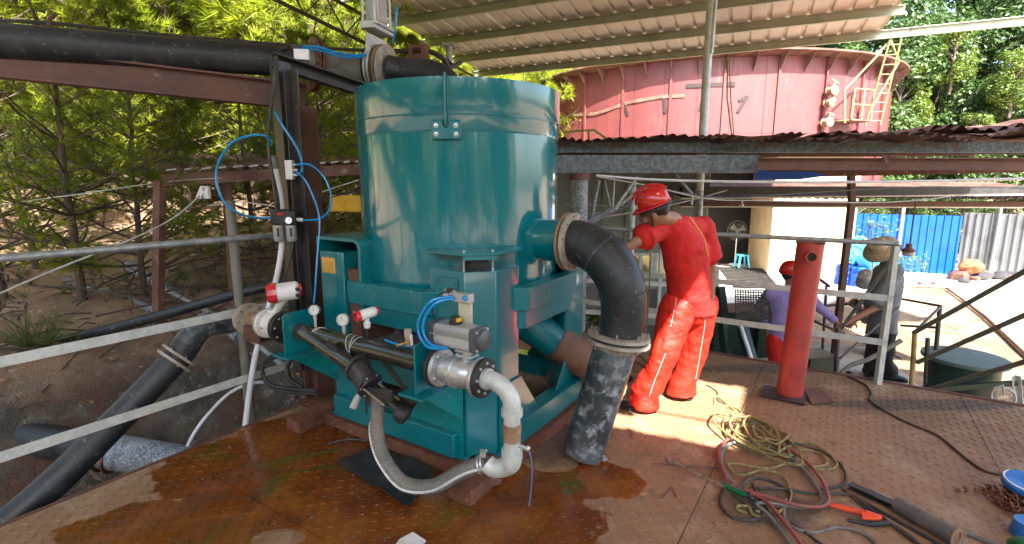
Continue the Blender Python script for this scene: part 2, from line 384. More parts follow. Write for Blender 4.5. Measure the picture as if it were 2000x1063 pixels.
def deck_material():
    m = bpy.data.materials.new('rusted_chequer_plate'); t, b = nodes(m); p = pos(t)
    w = ramp(t, wet_mask(t, p), -.02, .03)
    big = ramp(t, nz(t, p, 1.1, 6), .35, .65); mid = ramp(t, nz(t, p, 6, 7), .4, .62); fi = nz(t, p, 90, 5)
    dry = mixc(t, big, (.265, .158, .086), (.2, .115, .062))
    dry = mixc(t, ramp(t, nz(t, p, 2.3, 7, .65), .5, .66), dry, (.31, .21, .13))
    dry = mixc(t, math_(t, 'MULTIPLY', ramp(t, nz(t, p, 7, 7, .7), .55, .7), .6), dry, (.1, .042, .026))
    dry = mixc(t, ramp(t, nz(t, p, 60, 4), .66, .74), dry, (.36, .27, .19))
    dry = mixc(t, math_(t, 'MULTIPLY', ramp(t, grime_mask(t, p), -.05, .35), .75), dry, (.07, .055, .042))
    wet = mixc(t, mid, (.16, .045, .008), (.11, .031, .006))
    wet = mixc(t, ramp(t, nz(t, p, 1.6, 5), .45, .62), wet, (.22, .075, .012))
    wet = mixc(t, ramp(t, nz(t, p, 2.1, 5, .6, .8), .56, .64), wet, (.085, .065, .01))
    col = mixc(t, w, dry, wet)
    hs = t.nodes.new('ShaderNodeHueSaturation'); t.links.new(col, hs.inputs['Color']); t.links.new(math_(t, 'ADD', math_(t, 'MULTIPLY', fi, .7), .65), hs.inputs['Value'])
    t.links.new(hs.outputs[0], b.inputs['Base Color'])
    t.links.new(mixf(t, w, mixf(t, mid, .62, .8), mixf(t, mid, .13, .3)), b.inputs['Roughness'])
    bn = bump(t, b, math_(t, 'ADD', fi, math_(t, 'MULTIPLY', nz(t, p, 14, 5), .8)), .3, .004)
    t.links.new(mixf(t, w, .55, .08), bn.inputs['Strength'])
    return m
DECK = deck_material()
U0, U1, V0, V1 = -1.1, 6.3, -5.2, 2.39
mb = MB()
for v in (V1 - .06, V1 - 1.5, V1 - 3, V1 - 4.5, V0 + .1):
    mb.ibeam(W(U0 + .02, v, -.12), W(U1, v, -.12), .1, .2)
for u in (U0 + .06, U0 + 2, U0 + 4, U1 - .06):
    mb.ibeam(W(u, V0, -.33), W(u, V1, -.33), .12, .2)
for u in (U0 + .2, U0 + 3.4, U1 - .2):
    for v in (V0 + .3, -1.2, V1 - .3):
        mb.box(W(u, v, -.98), (.14, .14, 1.08), atan2(UX.y, UX.x))
deck = struct('deck', mb, RUSTD)
u = U0; pw = 1.48; i = 0
while u < U1 - .1:
    ue = min(u + pw, U1); vs = [V0, V0 + 2.1, V0 + 5.1, V1] if i % 2 else [V0, V0 + 3.6, V0 + 6.6, V1]
    for a, b in zip(vs[:-1], vs[1:]):
        m_ = MB(); m_.mbox((u + ue) / 2, (a + b) / 2, -.004 + random.uniform(-.0015, .0015), ue - u - .006, b - a - .006, .008)
        m_.build('deck_plate', DECK, deck, smooth=False)
    u += pw; i += 1
vs, fs = [], []; k = 0; pit = .05
for i in range(int((U1 - U0) / pit)):
    for j in range(int((V1 - V0) / pit)):
        u = U0 + .03 + i * pit; v = V0 + .03 + j * pit; c = W(u, v)
        if c.y < 1.5 or abs(c.x) > c.y * 1.12 + .3: continue
        a = (pi / 4 if (i + j) % 2 else -pi / 4) + atan2(UX.y, UX.x)
        d = V((cos(a), sin(a), 0)); e = V((-sin(a), cos(a), 0)); L, w_ = .021, .006
        vs += [c - d * L, c + e * w_, c + d * L, c - e * w_, c - d * L * .45 + Z * .0036, c + d * L * .45 + Z * .0036]
        fs += [(k, k + 3, k + 5, k + 4), (k + 3, k + 2, k + 5), (k + 2, k + 1, k + 4, k + 5), (k + 1, k, k + 4)]; k += 6
mb = MB(); mb.v = vs; mb.f = fs
o = mb.build('tread_lugs', DECK, deck, smooth=False); o['kind'] = 'stuff'
mb = MB(); mb.beam(W(U0 - .012, V0, -.1), W(U0 - .012, V1, -.1), .02, .21); mb.beam(W(U0, V1 + .012, -.1), W(U1, V1 + .012, -.1), .02, .23)
mb.build('edge_strip', RUSTD, deck, smooth=False)

# ---- terrain
def sst(a, b, x):
    t = min(1, max(0, (x - a) / (b - a))); return t * t * (3 - 2 * t)
NRM = -UX
def ground_z(x, y):
    d = (V((x, y, 0)) - W(U0, 0)).dot(NRM)
    n = noise.noise(V((x * .35, y * .35, 0))) * .5 + noise.noise(V((x * 1.3, y * 1.3, 3))) * .16 + noise.noise(V((x * 4, y * 4, 5))) * .05
    z = -1.45 + .25 * sst(0, 1.0, d) + 1.35 * sst(1.0, 2.5, d) + .35 * sst(2.5, 6, d)
    z += max(0, d - 5) * .36 * (1 - .45 * sst(30, 120, d))
    z += n * sst(.3, 2, d)
    far = max(0, y - 38 - .12 * x) * .5 * (1 - .4 * sst(60, 160, y))
    if x > 14: far = max(far, 0)
    zz = max(z, -1.45 + far + (n if far > 0 else n * .06))
    return zz
g = np.sinh(np.linspace(-4.3, 4.3, 300)) * 4.2
vs = []; N = len(g)
for j in range(N):
    for i in range(N):
        x, y = g[i] - 2.2, g[j] + 4.5
        vs.append(V((x, y, ground_z(x, y))))
fs = [(j * N + i, j * N + i + 1, (j + 1) * N + i + 1, (j + 1) * N + i) for j in range(N - 1) for i in range(N - 1)]
def ground_mat():
    m = bpy.data.materials.new('dry_earth_ground'); t, b = nodes(m); p = pos(t)
    c = mixc(t, ramp(t, nz(t, p, .7, 7), .4, .6), (.2, .12, .07), (.33, .22, .13))
    c = mixc(t, ramp(t, nz(t, p, 2.2, 8, .7), .54, .62), c, (.12, .075, .05))
    c = mixc(t, ramp(t, nz(t, p, 5, 8, .7), .58, .66), c, (.45, .33, .2))
    g_ = t.nodes.new('ShaderNodeSeparateXYZ'); t.links.new(p, g_.inputs[0])
    lo = math_(t, 'SUBTRACT', 1, ramp(t, math_(t, 'ADD', g_.outputs[2], math_(t, 'MULTIPLY', nz(t, p, 3, 5), .5)), .0, .45))
    bank = mixc(t, ramp(t, nz(t, p, 3.5, 8, .7, .6), .42, .6), (.055, .055, .044), (.13, .115, .09))
    bank = mixc(t, ramp(t, nz(t, p, 8, 7, .7), .56, .66), bank, (.25, .23, .2))
    bank = mixc(t, ramp(t, nz(t, p, 1.7, 5), .5, .62), bank, (.11, .06, .04))
    x = math_(t, 'LESS_THAN', g_.outputs[0], 0)
    c = mixc(t, math_(t, 'MULTIPLY', ramp(t, g_.outputs[2], 1.0, 3.5), ramp(t, nz(t, p, 1.5, 6, .7), .3, .5)), c, (.09, .13, .02))
    c = mixc(t, math_(t, 'MULTIPLY', lo, x), c, bank)
    t.links.new(c, b.inputs['Base Color']); b.inputs['Roughness'].default_value = .9
    bump(t, b, math_(t, 'ADD', nz(t, p, 12, 8, .7), nz(t, p, 50, 4)), .8, .04)
    return m
mb = MB(); mb.v = vs; mb.f = fs
struct('ground', mb, ground_mat(), ang=180)
# yard slab, bright concrete
YZ = -1.38
mb = MB(); mb.poly([G(*p, YZ) for p in [(1300, 505), (1560, 500), (2080, 500), (2300, 560), (2300, 800), (2000, 690), (1930, 620), (1850, 560), (1760, 560), (1640, 580), (1500, 640), (1300, 620)]], (0, 0, -.12))
struct('yard', mb, CONC, smooth=False)
mb = MB(); mb.tube([G(*p, YZ + .01) for p in [(1745, 560), (1850, 563), (1925, 618), (2000, 688), (2080, 760)]], .03, 6)
struct('yard_edge', mb, RUST)
# platform where the two men stand, lower than the deck
mb = MB(); mb.box((3.6, 6.3, -.63), (2.6, 2.4, .06), -.3); mb.box((2.7, 6.7, -1.0), (.1, .1, .8)); mb.box((4.2, 6.1, -1.0), (.1, .1, .8)); mb.box((4.0, 7.0, -1.0), (.1, .1, .8))
struct('lower_platform', mb, CONC, smooth=False)
mb = MB(); mb.box((1.7, 8.0, -1.0), (2.6, 3.4, .08), -.3)
struct('walkway', mb, GREYF, smooth=False)

# ---- big canopy
EX = V((.91, -.415, 0)).normalized(); RX = V((-EX.y, EX.x, 0)); E0 = V((-.83, 13.84, 4.56))
def R(a, s, dz=0): return E0 + EX * a - RX * s + Z * (.08 * s + dz)
canopy = thing('canopy', 'large open steel canopy with ribbed tan roof sheets above the deck', 'canopy', (0, 0, -1.4))
SW = .95
def sheet(a, s0, s1, n=3):
    mb = MB(); p = SW / n
    prof = []
    for k in range(n): prof += [(k * p, 0), (k * p + p * .72, 0), (k * p + p * .79, .035), (k * p + p * .93, .035)]
    prof += [(SW + .02, 0)]
    j = random.uniform(-.004, .004)
    A = [R(a + x, s0 - .12 if s0 == 0 else s0, h + j) for x, h in prof]; B = [R(a + x, s1, h + j) for x, h in prof]
    m = len(prof); up = Z * .0015
    mb.add(A + B + [q + up for q in A] + [q + up for q in B], [(i, i + 1, m + i + 1, m + i) for i in range(m - 1)] + [(2 * m + i, 3 * m + i, 3 * m + i + 1, 2 * m + i + 1) for i in range(m - 1)] + [(i, 2 * m + i, 2 * m + i + 1, i + 1) for i in range(m - 1)])
    mb.build('roof_sheet', ROOFP, canopy, smooth=False)
for k in range(15):
    a = k * SW
    cuts = [(0, 6.0), (5.95, 12.25), (12.2, 18)] if k < 9 else [(5.95, 11.15), (12.38, 18)] if k == 9 else [(5.95, 12.25), (12.2, 18)]  # unseen gap shaped for the sun patch; outer sheets added to shade the deck
    for s0, s1 in cuts: sheet(a, s0, s1)
for i in range(15):
    s = i * 1.2 + .02
    mb = MB(); mb.chan(R(-.15, s, -.085), R(11.3 if i == 0 else 8.65 if s < 5.9 else 8.7 if 11.1 < s < 12.4 else 14.3, s, -.085), .06, .15, .012)
    mb.build('purlin', PURL, canopy, smooth=False)
mb = MB(); mb.cyl(R(8.4, 11.95, -.05), R(9.7, 11.95, -.05), .014, n=8); mb.build('shadow_rod', GALV, canopy)  # unseen rod added across the gap to cast the thin shadow line
mb = MB()
for off in (-.26, -.72): mb.beam(R(.05, -.1, off), R(.05, 18, off), .045, .045)
n = 20
for i in range(n):
    s = i * .9; mb.beam(R(.05, s, -.26), R(.05, s + .45, -.72), .018, .018); mb.beam(R(.05, s + .45, -.72), R(.05, s + .9, -.26), .018, .018)
mb.build('truss', DKSTEEL, canopy, smooth=False)
def post_at(p, ztop, zb=-1.5, r=.06, m=None, name='post'):
    mb = MB(); mb.cyl((p[0], p[1], zb), (p[0], p[1], ztop), r, n=16); mb.box((p[0], p[1], ztop - .04), (.22, .22, .04)); return mb.build(name, m or GALVB, canopy)
q = P(1383, 100, 8.0); post_at(q, 4.62, r=.062)
mb = MB(); mb.cyl((q.x + .03, q.y - .05, 3.6), (q.x + .06, q.y - .05, 5.0), .03, n=8); mb.beam((q.x, q.y, 4.55), q + V((.75, .1, 1.18)), .05, .05); mb.build('knee_brace', GALVB, canopy)
for a_, s_ in ((.05, .3),): w = R(a_, s_); post_at(w, w.z - .75, -.5 if s_ < 5 else -1)
q = P(877, 110, 9.2); mb = MB(); mb.cyl((q.x, q.y, -1), (q.x, q.y, P(877, 86, 9.2).z), .055, n=12); mb.box((q.x, q.y, P(877, 86, 9.2).z - .02), (.2, .2, .05)); mb.build('post', GALV, canopy)
w = R(14.2, 17.5); post_at(w, w.z - .1); w = R(14.2, 6.2); post_at(w, w.z - .1); w = R(8.4, 17.5); post_at(w, w.z - .1)

# ---- red thickener tank
TC = V((9.75, 28.2, -1.45)); TR = 8.3
tank = thing('thickener_tank', 'huge round faded red steel tank with flared rim and numbers painted in black', 'tank', TC)
ZT = 7.75       # wall height above its foot
mb = MB(); mb.lathe(TC, Z, [(TR - .06, 0), (TR - .06, ZT)], 96); mb.build('inner_wall', TANKR, tank)
base_a = atan2(-TC.y, -TC.x)
nc = 24
for i in range(nc):
    a0 = base_a - 1.75 + i * 3.5 / nc; a1 = a0 + 3.5 / nc - .0012
    for z0, z1 in ((0, 2.7), (2.708, 5.0), (5.008, ZT)):
        m_ = MB(); nseg = 4; rr = TR + random.uniform(-.008, .008); vs = []
        for k in range(nseg + 1):
            a = a0 + (a1 - a0) * k / nseg; c_ = V((cos(a), sin(a), 0))
            bulge = .015 * sin(pi * k / nseg)
            vs += [TC + c_ * (rr + bulge) + Z * z0, TC + c_ * (rr + bulge) + Z * z1, TC + c_ * (TR - .05) + Z * z0, TC + c_ * (TR - .05) + Z * z1]
        fs = []
        for k in range(nseg):
            b_ = k * 4; fs += [(b_, b_ + 4, b_ + 5, b_ + 1), (b_ + 1, b_ + 5, b_ + 7, b_ + 3), (b_, b_ + 2, b_ + 6, b_ + 4)]
        fs += [(0, 1, 3, 2), (nseg * 4, nseg * 4 + 2, nseg * 4 + 3, nseg * 4 + 1)]
        m_.add(vs, fs); m_.build('wall_plate', TANKR, tank, ang=30)
mb = MB(); mb.lathe(TC + Z * ZT, Z, [(TR - .1, 0), (TR + .6, .1), (TR + .6, .16), (TR - .1, .05)], 96, True); mb.build('rim', RUSTT, tank)
for i in range(26):
    a = base_a - 1.5 + i * 3.0 / 26; c_ = V((cos(a), sin(a), 0)); tt = V((-sin(a), cos(a), 0))
    m_ = MB(); m_.poly([TC + c_ * (TR + .02) + Z * (ZT - .02), TC + c_ * (TR + .56) + Z * (ZT + .07), TC + c_ * (TR + .02) + Z * (ZT - .55)], tt * .02)
    m_.build('rim_bracket', RUSTT, tank, smooth=False)
    if i % 2 == 0:
        m_ = MB(); m_.beam(TC + c_ * (TR + .05), TC + c_ * (TR + .05) + Z * ZT, .09, .07, up=c_); m_.build('stiffener', TANKR, tank, smooth=False)
def tank_pt(px, py, off=.04):
    y = (py - 531.5) / 1000; d = V(((px - 1000) / 1000, cos(PITCH) - y * sin(PITCH), -(sin(PITCH) + y * cos(PITCH))))
    a = d.x ** 2 + d.y ** 2; b = -2 * (d.x * TC.x + d.y * TC.y); c = TC.x ** 2 + TC.y ** 2 - (TR + off) ** 2
    t = (-b - sqrt(max(b * b - 4 * a * c, 0))) / 2 / a
    return V((0, 0, EYE)) + d * t
def stroke(parent, pts, w, m, name='painted_mark'):
    mb = MB()
    for (x0, y0), (x1, y1) in zip(pts[:-1], pts[1:]):
        n_ = max(1, int(abs(x1 - x0) / 14))
        for k in range(n_):
            A = tank_pt(x0 + (x1 - x0) * k / n_, y0 + (y1 - y0) * k / n_); B = tank_pt(x0 + (x1 - x0) * (k + 1) / n_, y0 + (y1 - y0) * (k + 1) / n_)
            out = V((A.x - TC.x, A.y - TC.y, 0)).normalized(); mb.beam(A, B, .008, w, up=out.cross(B - A).normalized())
    return mb.build(name, m, parent, smooth=False)
INK = mat('black_marking_paint', (.03, .015, .015), rough=.7, bmp=0)
stroke(tank, [(1340, 168), (1436, 164)], .15, INK)
stroke(tank, [(1461, 188), (1441, 220)], .12, INK); stroke(tank, [(1443, 197), (1460, 189)], .12, INK)
stroke(tank, [(1374, 194), (1368, 216)], .14, INK)
stroke(tank, [(1298, 192), (1299, 221)], .12, INK); stroke(tank, [(1217, 201), (1226, 226)], .12, INK)
stroke(tank, [(1105, 226), (1165, 222), (1228, 200), (1290, 189), (1338, 187)], .13, RUSTT, 'weld_patch')
# valves with handwheels on the tank
for i, (px, py) in enumerate(((1612, 180), (1608, 203), (1603, 241))):
    c_ = tank_pt(px, py, .0); out = V((c_.x - TC.x, c_.y - TC.y, 0)).normalized(); side = Z.cross(out)
    vt = thing('wall_valve', ('topmost rusty handwheel valve on the side of the red tank', 'middle rusty handwheel valve on the red tank below the topmost one', 'lowest rusty handwheel valve on the red tank beside the ladder platform')[i], 'valve', c_, 'handwheel valves on the red tank')
    m_ = MB(); m_.cyl(c_, c_ + out * .45, .08, n=14); m_.ring(c_ + out * .16, out, .17, .07, .04, 20); m_.ring(c_ + out * .42, out, .17, .02, .04, 20); m_.sph(c_ + out * .28, .15, 12); m_.cyl(c_ + out * .28, c_ + out * .28 + (Z + side * .4).normalized() * .36, .03, n=8); m_.build('valve_body', FLR, vt)
    hc = c_ + out * .28 + (Z + side * .4).normalized() * .36; ax = (Z + side * .4 + out * .8).normalized(); x, y, d = frame(ax)
    m_ = MB(); m_.tube([hc + (x * cos(k * pi / 8) + y * sin(k * pi / 8)) * .16 for k in range(16)], .018, 6, closed=True)
    for k in range(3): a = k * 2 * pi / 3; m_.cyl(hc, hc + (x * cos(a) + y * sin(a)) * .16, .012, n=6)
    m_.build('handwheel', FLR, vt)
# ladder and little platform
q = tank_pt(1640, 240, .0); out = V((q.x - TC.x, q.y - TC.y, 0)).normalized(); side = Z.cross(out)
lad = thing('tank_ladder', 'worn yellow ladder with a small guarded platform on the right end of the red tank', 'ladder', q)
mb = MB(); mb.box(q + out * .45, (1.1, .9, .05), atan2(side.y, side.x)); mb.build('platform', RUSTT, lad)
mb = MB()
for a_, o_ in ((-.5, .85), (.5, .85), (.5, .05), (0, .85)): mb.beam(q + side * a_ + out * o_, q + side * a_ + out * o_ + Z * 1.1, .04, .04)
for h in (.55, 1.1): mb.beam(q - side * .5 + out * .85 + Z * h, q + side * .5 + out * .85 + Z * h, .04, .04); mb.beam(q + side * .5 + out * .05 + Z * h, q + side * .5 + out * .85 + Z * h, .035, .035)
mb.beam(q - side * .5 + out * .85, q - side * 1.0 + out * .1 - Z * .0, .03, .03)
mb.build('guard_frame', YLAD, lad, smooth=False)
b0 = P(1690, 245, 20.2); b1 = P(1738, 78, 19.3); w_ = V((.5, -.1, 0))
for nm, pts in (('ladder_rail', (b0, b1)), ('ladder_rail', (b0 + w_, b1 + w_ * .7))):
    m_ = MB(); m_.beam(*pts, .05, .05); m_.build(nm, YLAD, lad, smooth=False)
for k in range(9):
    t = (k + .5) / 9; m_ = MB(); m_.cyl(b0.lerp(b1, t), (b0 + w_).lerp(b1 + w_ * .7, t), .016, n=6); m_.build('rung', YLAD, lad)
mb = MB()
for (x0, y0), (x1, y1) in (((1716, 102), (1740, 80)), ((1740, 80), (1756, 120)), ((1756, 120), (1700, 215)), ((1722, 100), (1650, 175)), ((1650, 175), (1650, 240))):
    mb.beam(P(x0, y0, 19.4), P(x1, y1, 19.4), .05, .05)
mb.build('hoop', YLAD, lad, smooth=False)
# bridge truss seen above the rim
br = thing('tank_bridge', 'dark steel bridge truss spanning the top of the red tank', 'truss', TC + Z * (ZT + .1))
mb = MB(); A = TC + V((-.5, -6.4, ZT + .25)); B = TC + V((9.8, .6, ZT + .25)); up = Z * .75
mb.beam(A, B, .1, .1); mb.beam(A + up, B + up, .1, .1)
for k in range(12):
    p0 = A.lerp(B, k / 12); p1 = A.lerp(B, (k + .5) / 12) + up; p2 = A.lerp(B, (k + 1) / 12); mb.beam(p0, p1, .05, .05); mb.beam(p1, p2, .05, .05)
mb.build('chord_frame', RUSTD, br, smooth=False)
mb = MB()
mb.tube([P(1089, 238, 12), P(1104, 262, 12), P(1104, 290, 12)], .03, 6); mb.tube([P(1104, 258, 12), P(1160, 254, 12), P(1195, 278, 12)], .03, 6); mb.tube([P(1150, 255, 12), P(1152, 290, 12)], .03, 6)
one('yellow_handrail', mb, YLAD, 'short bent yellow handrail low in front of the red tank beside the teal drum', 'handrail')
mb = MB(); mb.tube([P(1421, 106, 11.3), P(1420, 190, 11.3), P(1430, 272, 11.3)], .016, 6); mb.tube([P(1424, 106, 11.3), P(1427, 190, 11.3), P(1434, 272, 11.3)], .012, 6)
one('hanging_rope', mb, ROPE, 'thin pale rope hanging from the canopy eave in front of the red tank', 'rope')

# ============================================================= SHEDS, FENCES, BUILDINGS
def corr_sheet(name, m, parent, o, du, dv, wid, ln, pitch=.08, amp=.012, warp=.02, th=.0015):
    """corrugated sheet: o corner, du across the waves, dv along them"""
    o, du, dv = V(o), V(du).normalized(), V(dv).normalized(); up = du.cross(dv).normalized()
    if up.z < 0: up = -up
    n = max(8, int(wid / pitch * 6)); k_ = 8; vs = []; sd = random.uniform(0, 99)
    for j in range(k_ + 1):
        for i in range(n + 1):
            a = i / n * wid; b = j / k_ * ln
            h = amp * sin(2 * pi * a / pitch) + warp * noise.noise(V((a * 2.2 + sd, b * 1.5, sd)))
            vs.append(o + du * a + dv * b + up * h)
    M_ = len(vs); vs += [q - up * th for q in vs]
    fs = []
    for j in range(k_):
        for i in range(n):
            a = j * (n + 1) + i; fs += [(a, a + 1, a + n + 2, a + n + 1), (M_ + a, M_ + a + n + 1, M_ + a + n + 2, M_ + a + 1)]
    mb = MB(); mb.add(vs, fs); return mb.build(name, m, parent)
# shed beyond the deck, right
sh = thing('work_shed', 'low open shed with curled rusty tin roof and grey steel beams beyond the deck', 'shed', (3.2, 6.2, -1.4))
mb = MB(); mb.chan((.3, 6.25, 2.15), (7.6, 6.25, 2.15), .06, .12, .01, flip=-1); mb.build('eave_beam', SPANG, sh, smooth=False)
mb = MB(); mb.chan((.45, 6.02, 1.95), (2.82, 6.02, 1.95), .08, .2, .012, flip=-1); mb.build('lower_beam', SPANG, sh, smooth=False)
mb = MB(); mb.angle(P(1480, 309, 5.8), P(2080, 309, 5.8), .09, .13, .01); mb.build('angle_beam', RUSTD, sh, smooth=False)
mb = MB(); mb.beam(P(1478, 340, 6.3), P(2090, 326, 6.0), .08, .1); mb.build('cross_beam', RUST, sh, smooth=False)
mb = MB(); mb.poly([P(1722, 303, 5.7), P(1732, 303, 5.7), P(1743, 328, 5.65), P(1735, 330, 5.65)], (0, .01, 0)); mb.build('strap', RUST, sh, smooth=False)
mb = MB(); mb.poly([P(1474, 336, 6.15), P(1478, 328, 6.15), P(1500, 336, 6.15), P(1580, 335, 6.15), P(1620, 343, 6.15), P(1560, 351, 6.15), P(1474, 352, 6.15)], (0, .004, 0)); mb.build('blue_scrap_sheet', BLUEF, sh, smooth=False)
x = .2; i = 0
while x < 7.6:
    w_ = .82; zz = 2.24 + random.uniform(-.012, .03) + max(0, x - 2.5) * .012; tilt = random.uniform(-.035, .04)
    corr_sheet('tin_sheet', RUSTT, sh, (x, 5.99 - random.uniform(0, .3), zz), (1, random.uniform(-.04, .04), tilt), (0, 1, .03), w_, 3.6, .13 if i % 3 else .09, .016, .1 if x > 2 else .04)
    x += w_ - .1; i += 1
for px, py, w_ in ((1660, 264, 1.0), (1790, 258, 1.3), (1900, 250, 1.3), (1985, 246, 1.6)):
    corr_sheet('tin_sheet', RUSTT, sh, P(px - 60, py + 6, 6.0), (1, .15, .05 + random.uniform(-.02, .05)), (0, 1, .02), w_, 2.6, .2, .025, .09)
for y_ in (7.4, 8.6, 9.5):
    mb = MB(); mb.chan((.3, y_, 2.17 + (y_ - 6) * .03 - .03), (7.6, y_, 2.17 + (y_ - 6) * .03 - .03), .05, .1, .01); mb.build('rafter', RUSTD, sh, smooth=False)
def cylpost(px0, py0, px1, py1, Y, r, m, zb=None, name='post', par=None, n=14):
    a = P(px0, py0, Y); b = P(px1, py1, Y) if zb is None else V((P(px1, py1, Y).x, Y, zb))
    mb = MB(); mb.cyl(b, a, r, n=n); return mb.build(name, m, par or sh)
cylpost(1132, 345, 1132, 400, 5.9, .1, POLE, 0.0); mb = MB(); mb.cyl(P(1132, 352, 5.9), P(1132, 338, 5.9), .115, n=18); mb.build('collar', RUSTD, sh)
cylpost(1236, 352, 1232, 520, 6.6, .045, GALV, -1.3)
cylpost(1368, 372, 1366, 520, 7.8, .045, GALV, -1.3)
cylpost(1170, 350, 1153, 436, 5.95, .022, POLE)
for (x0, y0, x1, y1, Y, r) in ((1245, 345, 1198, 412, 6.0, .018), (1147, 436, 1200, 408, 5.9, .035), (1200, 408, 1262, 362, 6.1, .022), (1200, 350, 1196, 405, 6.3, .014), (1180, 350, 1192, 402, 6.5, .012), (1318, 340, 1352, 380, 6.4, .02), (1352, 380, 1350, 400, 6.4, .018), (1160, 418, 1290, 392, 6.7, .012), (1100, 400, 1300, 404, 7.3, .012)):
    mb = MB(); mb.cyl(P(x0, y0, Y), P(x1, y1, Y), r, n=8); mb.build('brace', GALV if r < .03 else POLE, sh)
mb = MB(); a = P(1662, 392, 6.6); mb.angle(V((a.x, 6.6, -.6)), a, .07, .07, .008, up=(0, -1, 0)); mb.angle(P(1662, 395, 6.6), P(1660, 340, 6.6), .07, .07, .008, up=(0, -1, 0)); mb.build('brown_post', RUSTD, sh, smooth=False)
# hanging conduit and wires
def wires():
    L = [([(1165, 343, 5.8), (1300, 352, 5.8), (1550, 356, 5.7), (1800, 354, 5.6), (2080, 347, 5.4)], .014, PVCW, 'white conduit pipe running under the beams of the right shed', 'conduit'),
         ([(1170, 346, 5.75), (1260, 362, 5.7), (1380, 388, 5.7), (1480, 392, 5.7), (1700, 396, 5.6), (1850, 385, 5.5), (2060, 352, 5.4)], .007, CLOTHW, 'sagging pale cable crossing above the helmet of the worker in red', 'cable'),
         ([(1165, 350, 5.9), (1240, 358, 5.9), (1400, 386, 5.9), (1560, 378, 5.9), (1800, 365, 5.9), (2060, 370, 5.9)], .006, CABLEG, 'thin grey cable sagging beneath the white conduit of the right shed', 'cable'),
         ([(1150, 428, 6.1), (1230, 416, 6.1), (1330, 396, 6.1), (1420, 372, 6.1)], .006, CLOTHW, 'short pale cable rising rightwards from the flanged elbow to the shed', 'cable'),
         ([(1536, 414, 15.5), (1590, 442, 15.5), (1660, 424, 15.5), (1700, 400, 15.5)], .012, CABLE, 'black wire drooping across the cream building wall', 'cable'),
         ([(0, 400, 5.5), (150, 380, 5.5), (320, 356, 5.5), (430, 348, 5.6)], .006, CLOTHW, 'thin pale wire running leftwards from the rusty tin roof through the pines', 'cable'),
         ([(395, 378, 4.6), (340, 425, 4.4), (255, 468, 4.0), (100, 530, 3.6), (-60, 600, 3.2)], .007, CLOTHW, 'pale wire slanting down left from the white junction box behind the rail', 'cable'),
         ([(405, 402, 4.6), (470, 395, 4.5), (540, 404, 4.0)], .005, CLOTHW, 'short white wire linking the junction box and the black column', 'cable'),
         ([(590, 390, 4.6), (650, 368, 4.9), (700, 352, 5.2)], .006, CLOTHW, 'pale wire between the black column and the drum under the rusty roof', 'cable'),
         ([(590, 402, 4.6), (650, 385, 4.9), (702, 370, 5.2)], .006, CABLE, 'black wire between the black column and the drum above the yellow beam', 'cable'),
         ([(0, 40, 3.9), (120, 47, 4.0), (300, 66, 4.2), (560, 88, 4.45), (700, 98, 4.6), (840, 102, 4.9), (890, 132, 5.1)], .014, CABLE, 'thick black cable strung above the overhead pipe', 'cable')]
    for pts, r, m, lab, cat in L:
        mb = MB(); mb.tube(bez([P(*q) for q in pts], 7), r, 7); one(cat, mb, m, lab, cat)
wires()
# back wall with windows of the shed on the left part
bw = thing('rear_wall', 'grey green metal clad wall with small windows behind the worker in red', 'wall', P(1240, 470, 9.6) * 1 - Z * 3)
x0 = P(1085, 400, 9.6).x; x1 = P(1382, 400, 9.6).x; n = 13
for i in range(n):
    a = x0 + (x1 - x0) * i / n; w_ = (x1 - x0) / n + .012; lowgap = 3 < i < 11
    for z0, z1 in (((-1.3, -.05), (.42, 2.1)) if lowgap else ((-1.3, 2.1),)):
        mb = MB(); mb.box((a + w_ / 2, 9.6 + (i % 2) * .02, (z0 + z1) / 2), (w_, .03, z1 - z0)); mb.build('cladding_panel', mat('grey_green_cladding', (.22, .24, .21), (.17, .18, .16), 1.5, rough=.6, bmp=.1) if i == 0 else bpy.data.materials['grey_green_cladding'], bw, smooth=False)
for i in range(3):
    xa = x0 + (x1 - x0) * (4 + i * 2.33) / n; xb = xa + (x1 - x0) * 2.33 / n
    mb = MB()
    for q in (xa + .03, xb - .03, (xa + xb) / 2): mb.box((q, 9.6, .185), (.05, .05, .47))
    mb.box(((xa + xb) / 2, 9.6, -.03), (xb - xa, .06, .05)); mb.box(((xa + xb) / 2, 9.6, .4), (xb - xa, .06, .05))
    mb.build('window_frame', GALVB, bw, smooth=False)
    mb = MB(); mb.box(((xa + xb) / 2, 9.61, .185), (xb - xa - .1, .006, .4)); g_ = mb.build('pane', bpy.data.materials.get('window_glass') or mat('window_glass', (.3, .33, .25), rough=.08, trans=.85, bmp=0), bw, smooth=False)
# back strip of the far roof, seen low
fr = thing('far_roof', 'long low strip of dark roof and brown tin in front of the blue fence', 'roof', P(1700, 395, 9.5))
mb = MB(); mb.beam(P(1330, 372, 9.2), P(2120, 372, 9.2), .2, .14); mb.build('fascia', DKSTEEL, fr, smooth=False)
mb = MB(); mb.beam(P(1330, 398, 9.6), P(2120, 399, 9.6), .1, .1); mb.build('batten', RUSTD, fr, smooth=False)
mb = MB(); mb.beam(P(1330, 404, 9.4), P(2120, 406, 9.4), .03, .022); mb.build('edge_trim', ROOFP, fr, smooth=False)
xa = P(1330, 386, 9.3).x
for i in range(8):
    corr_sheet('tin_sheet', RUSTT, fr, (xa + i * .92, 9.25, 1.47), (1, 0, 0), (0, 1, .12), 1.0, 2.2, .16, .03, .02)
mb = MB(); mb.beam(P(1330, 388, 9.0), P(2120, 379, 9.0), .03, .025); mb.build('pale_batten', ROOFP, fr, smooth=False)

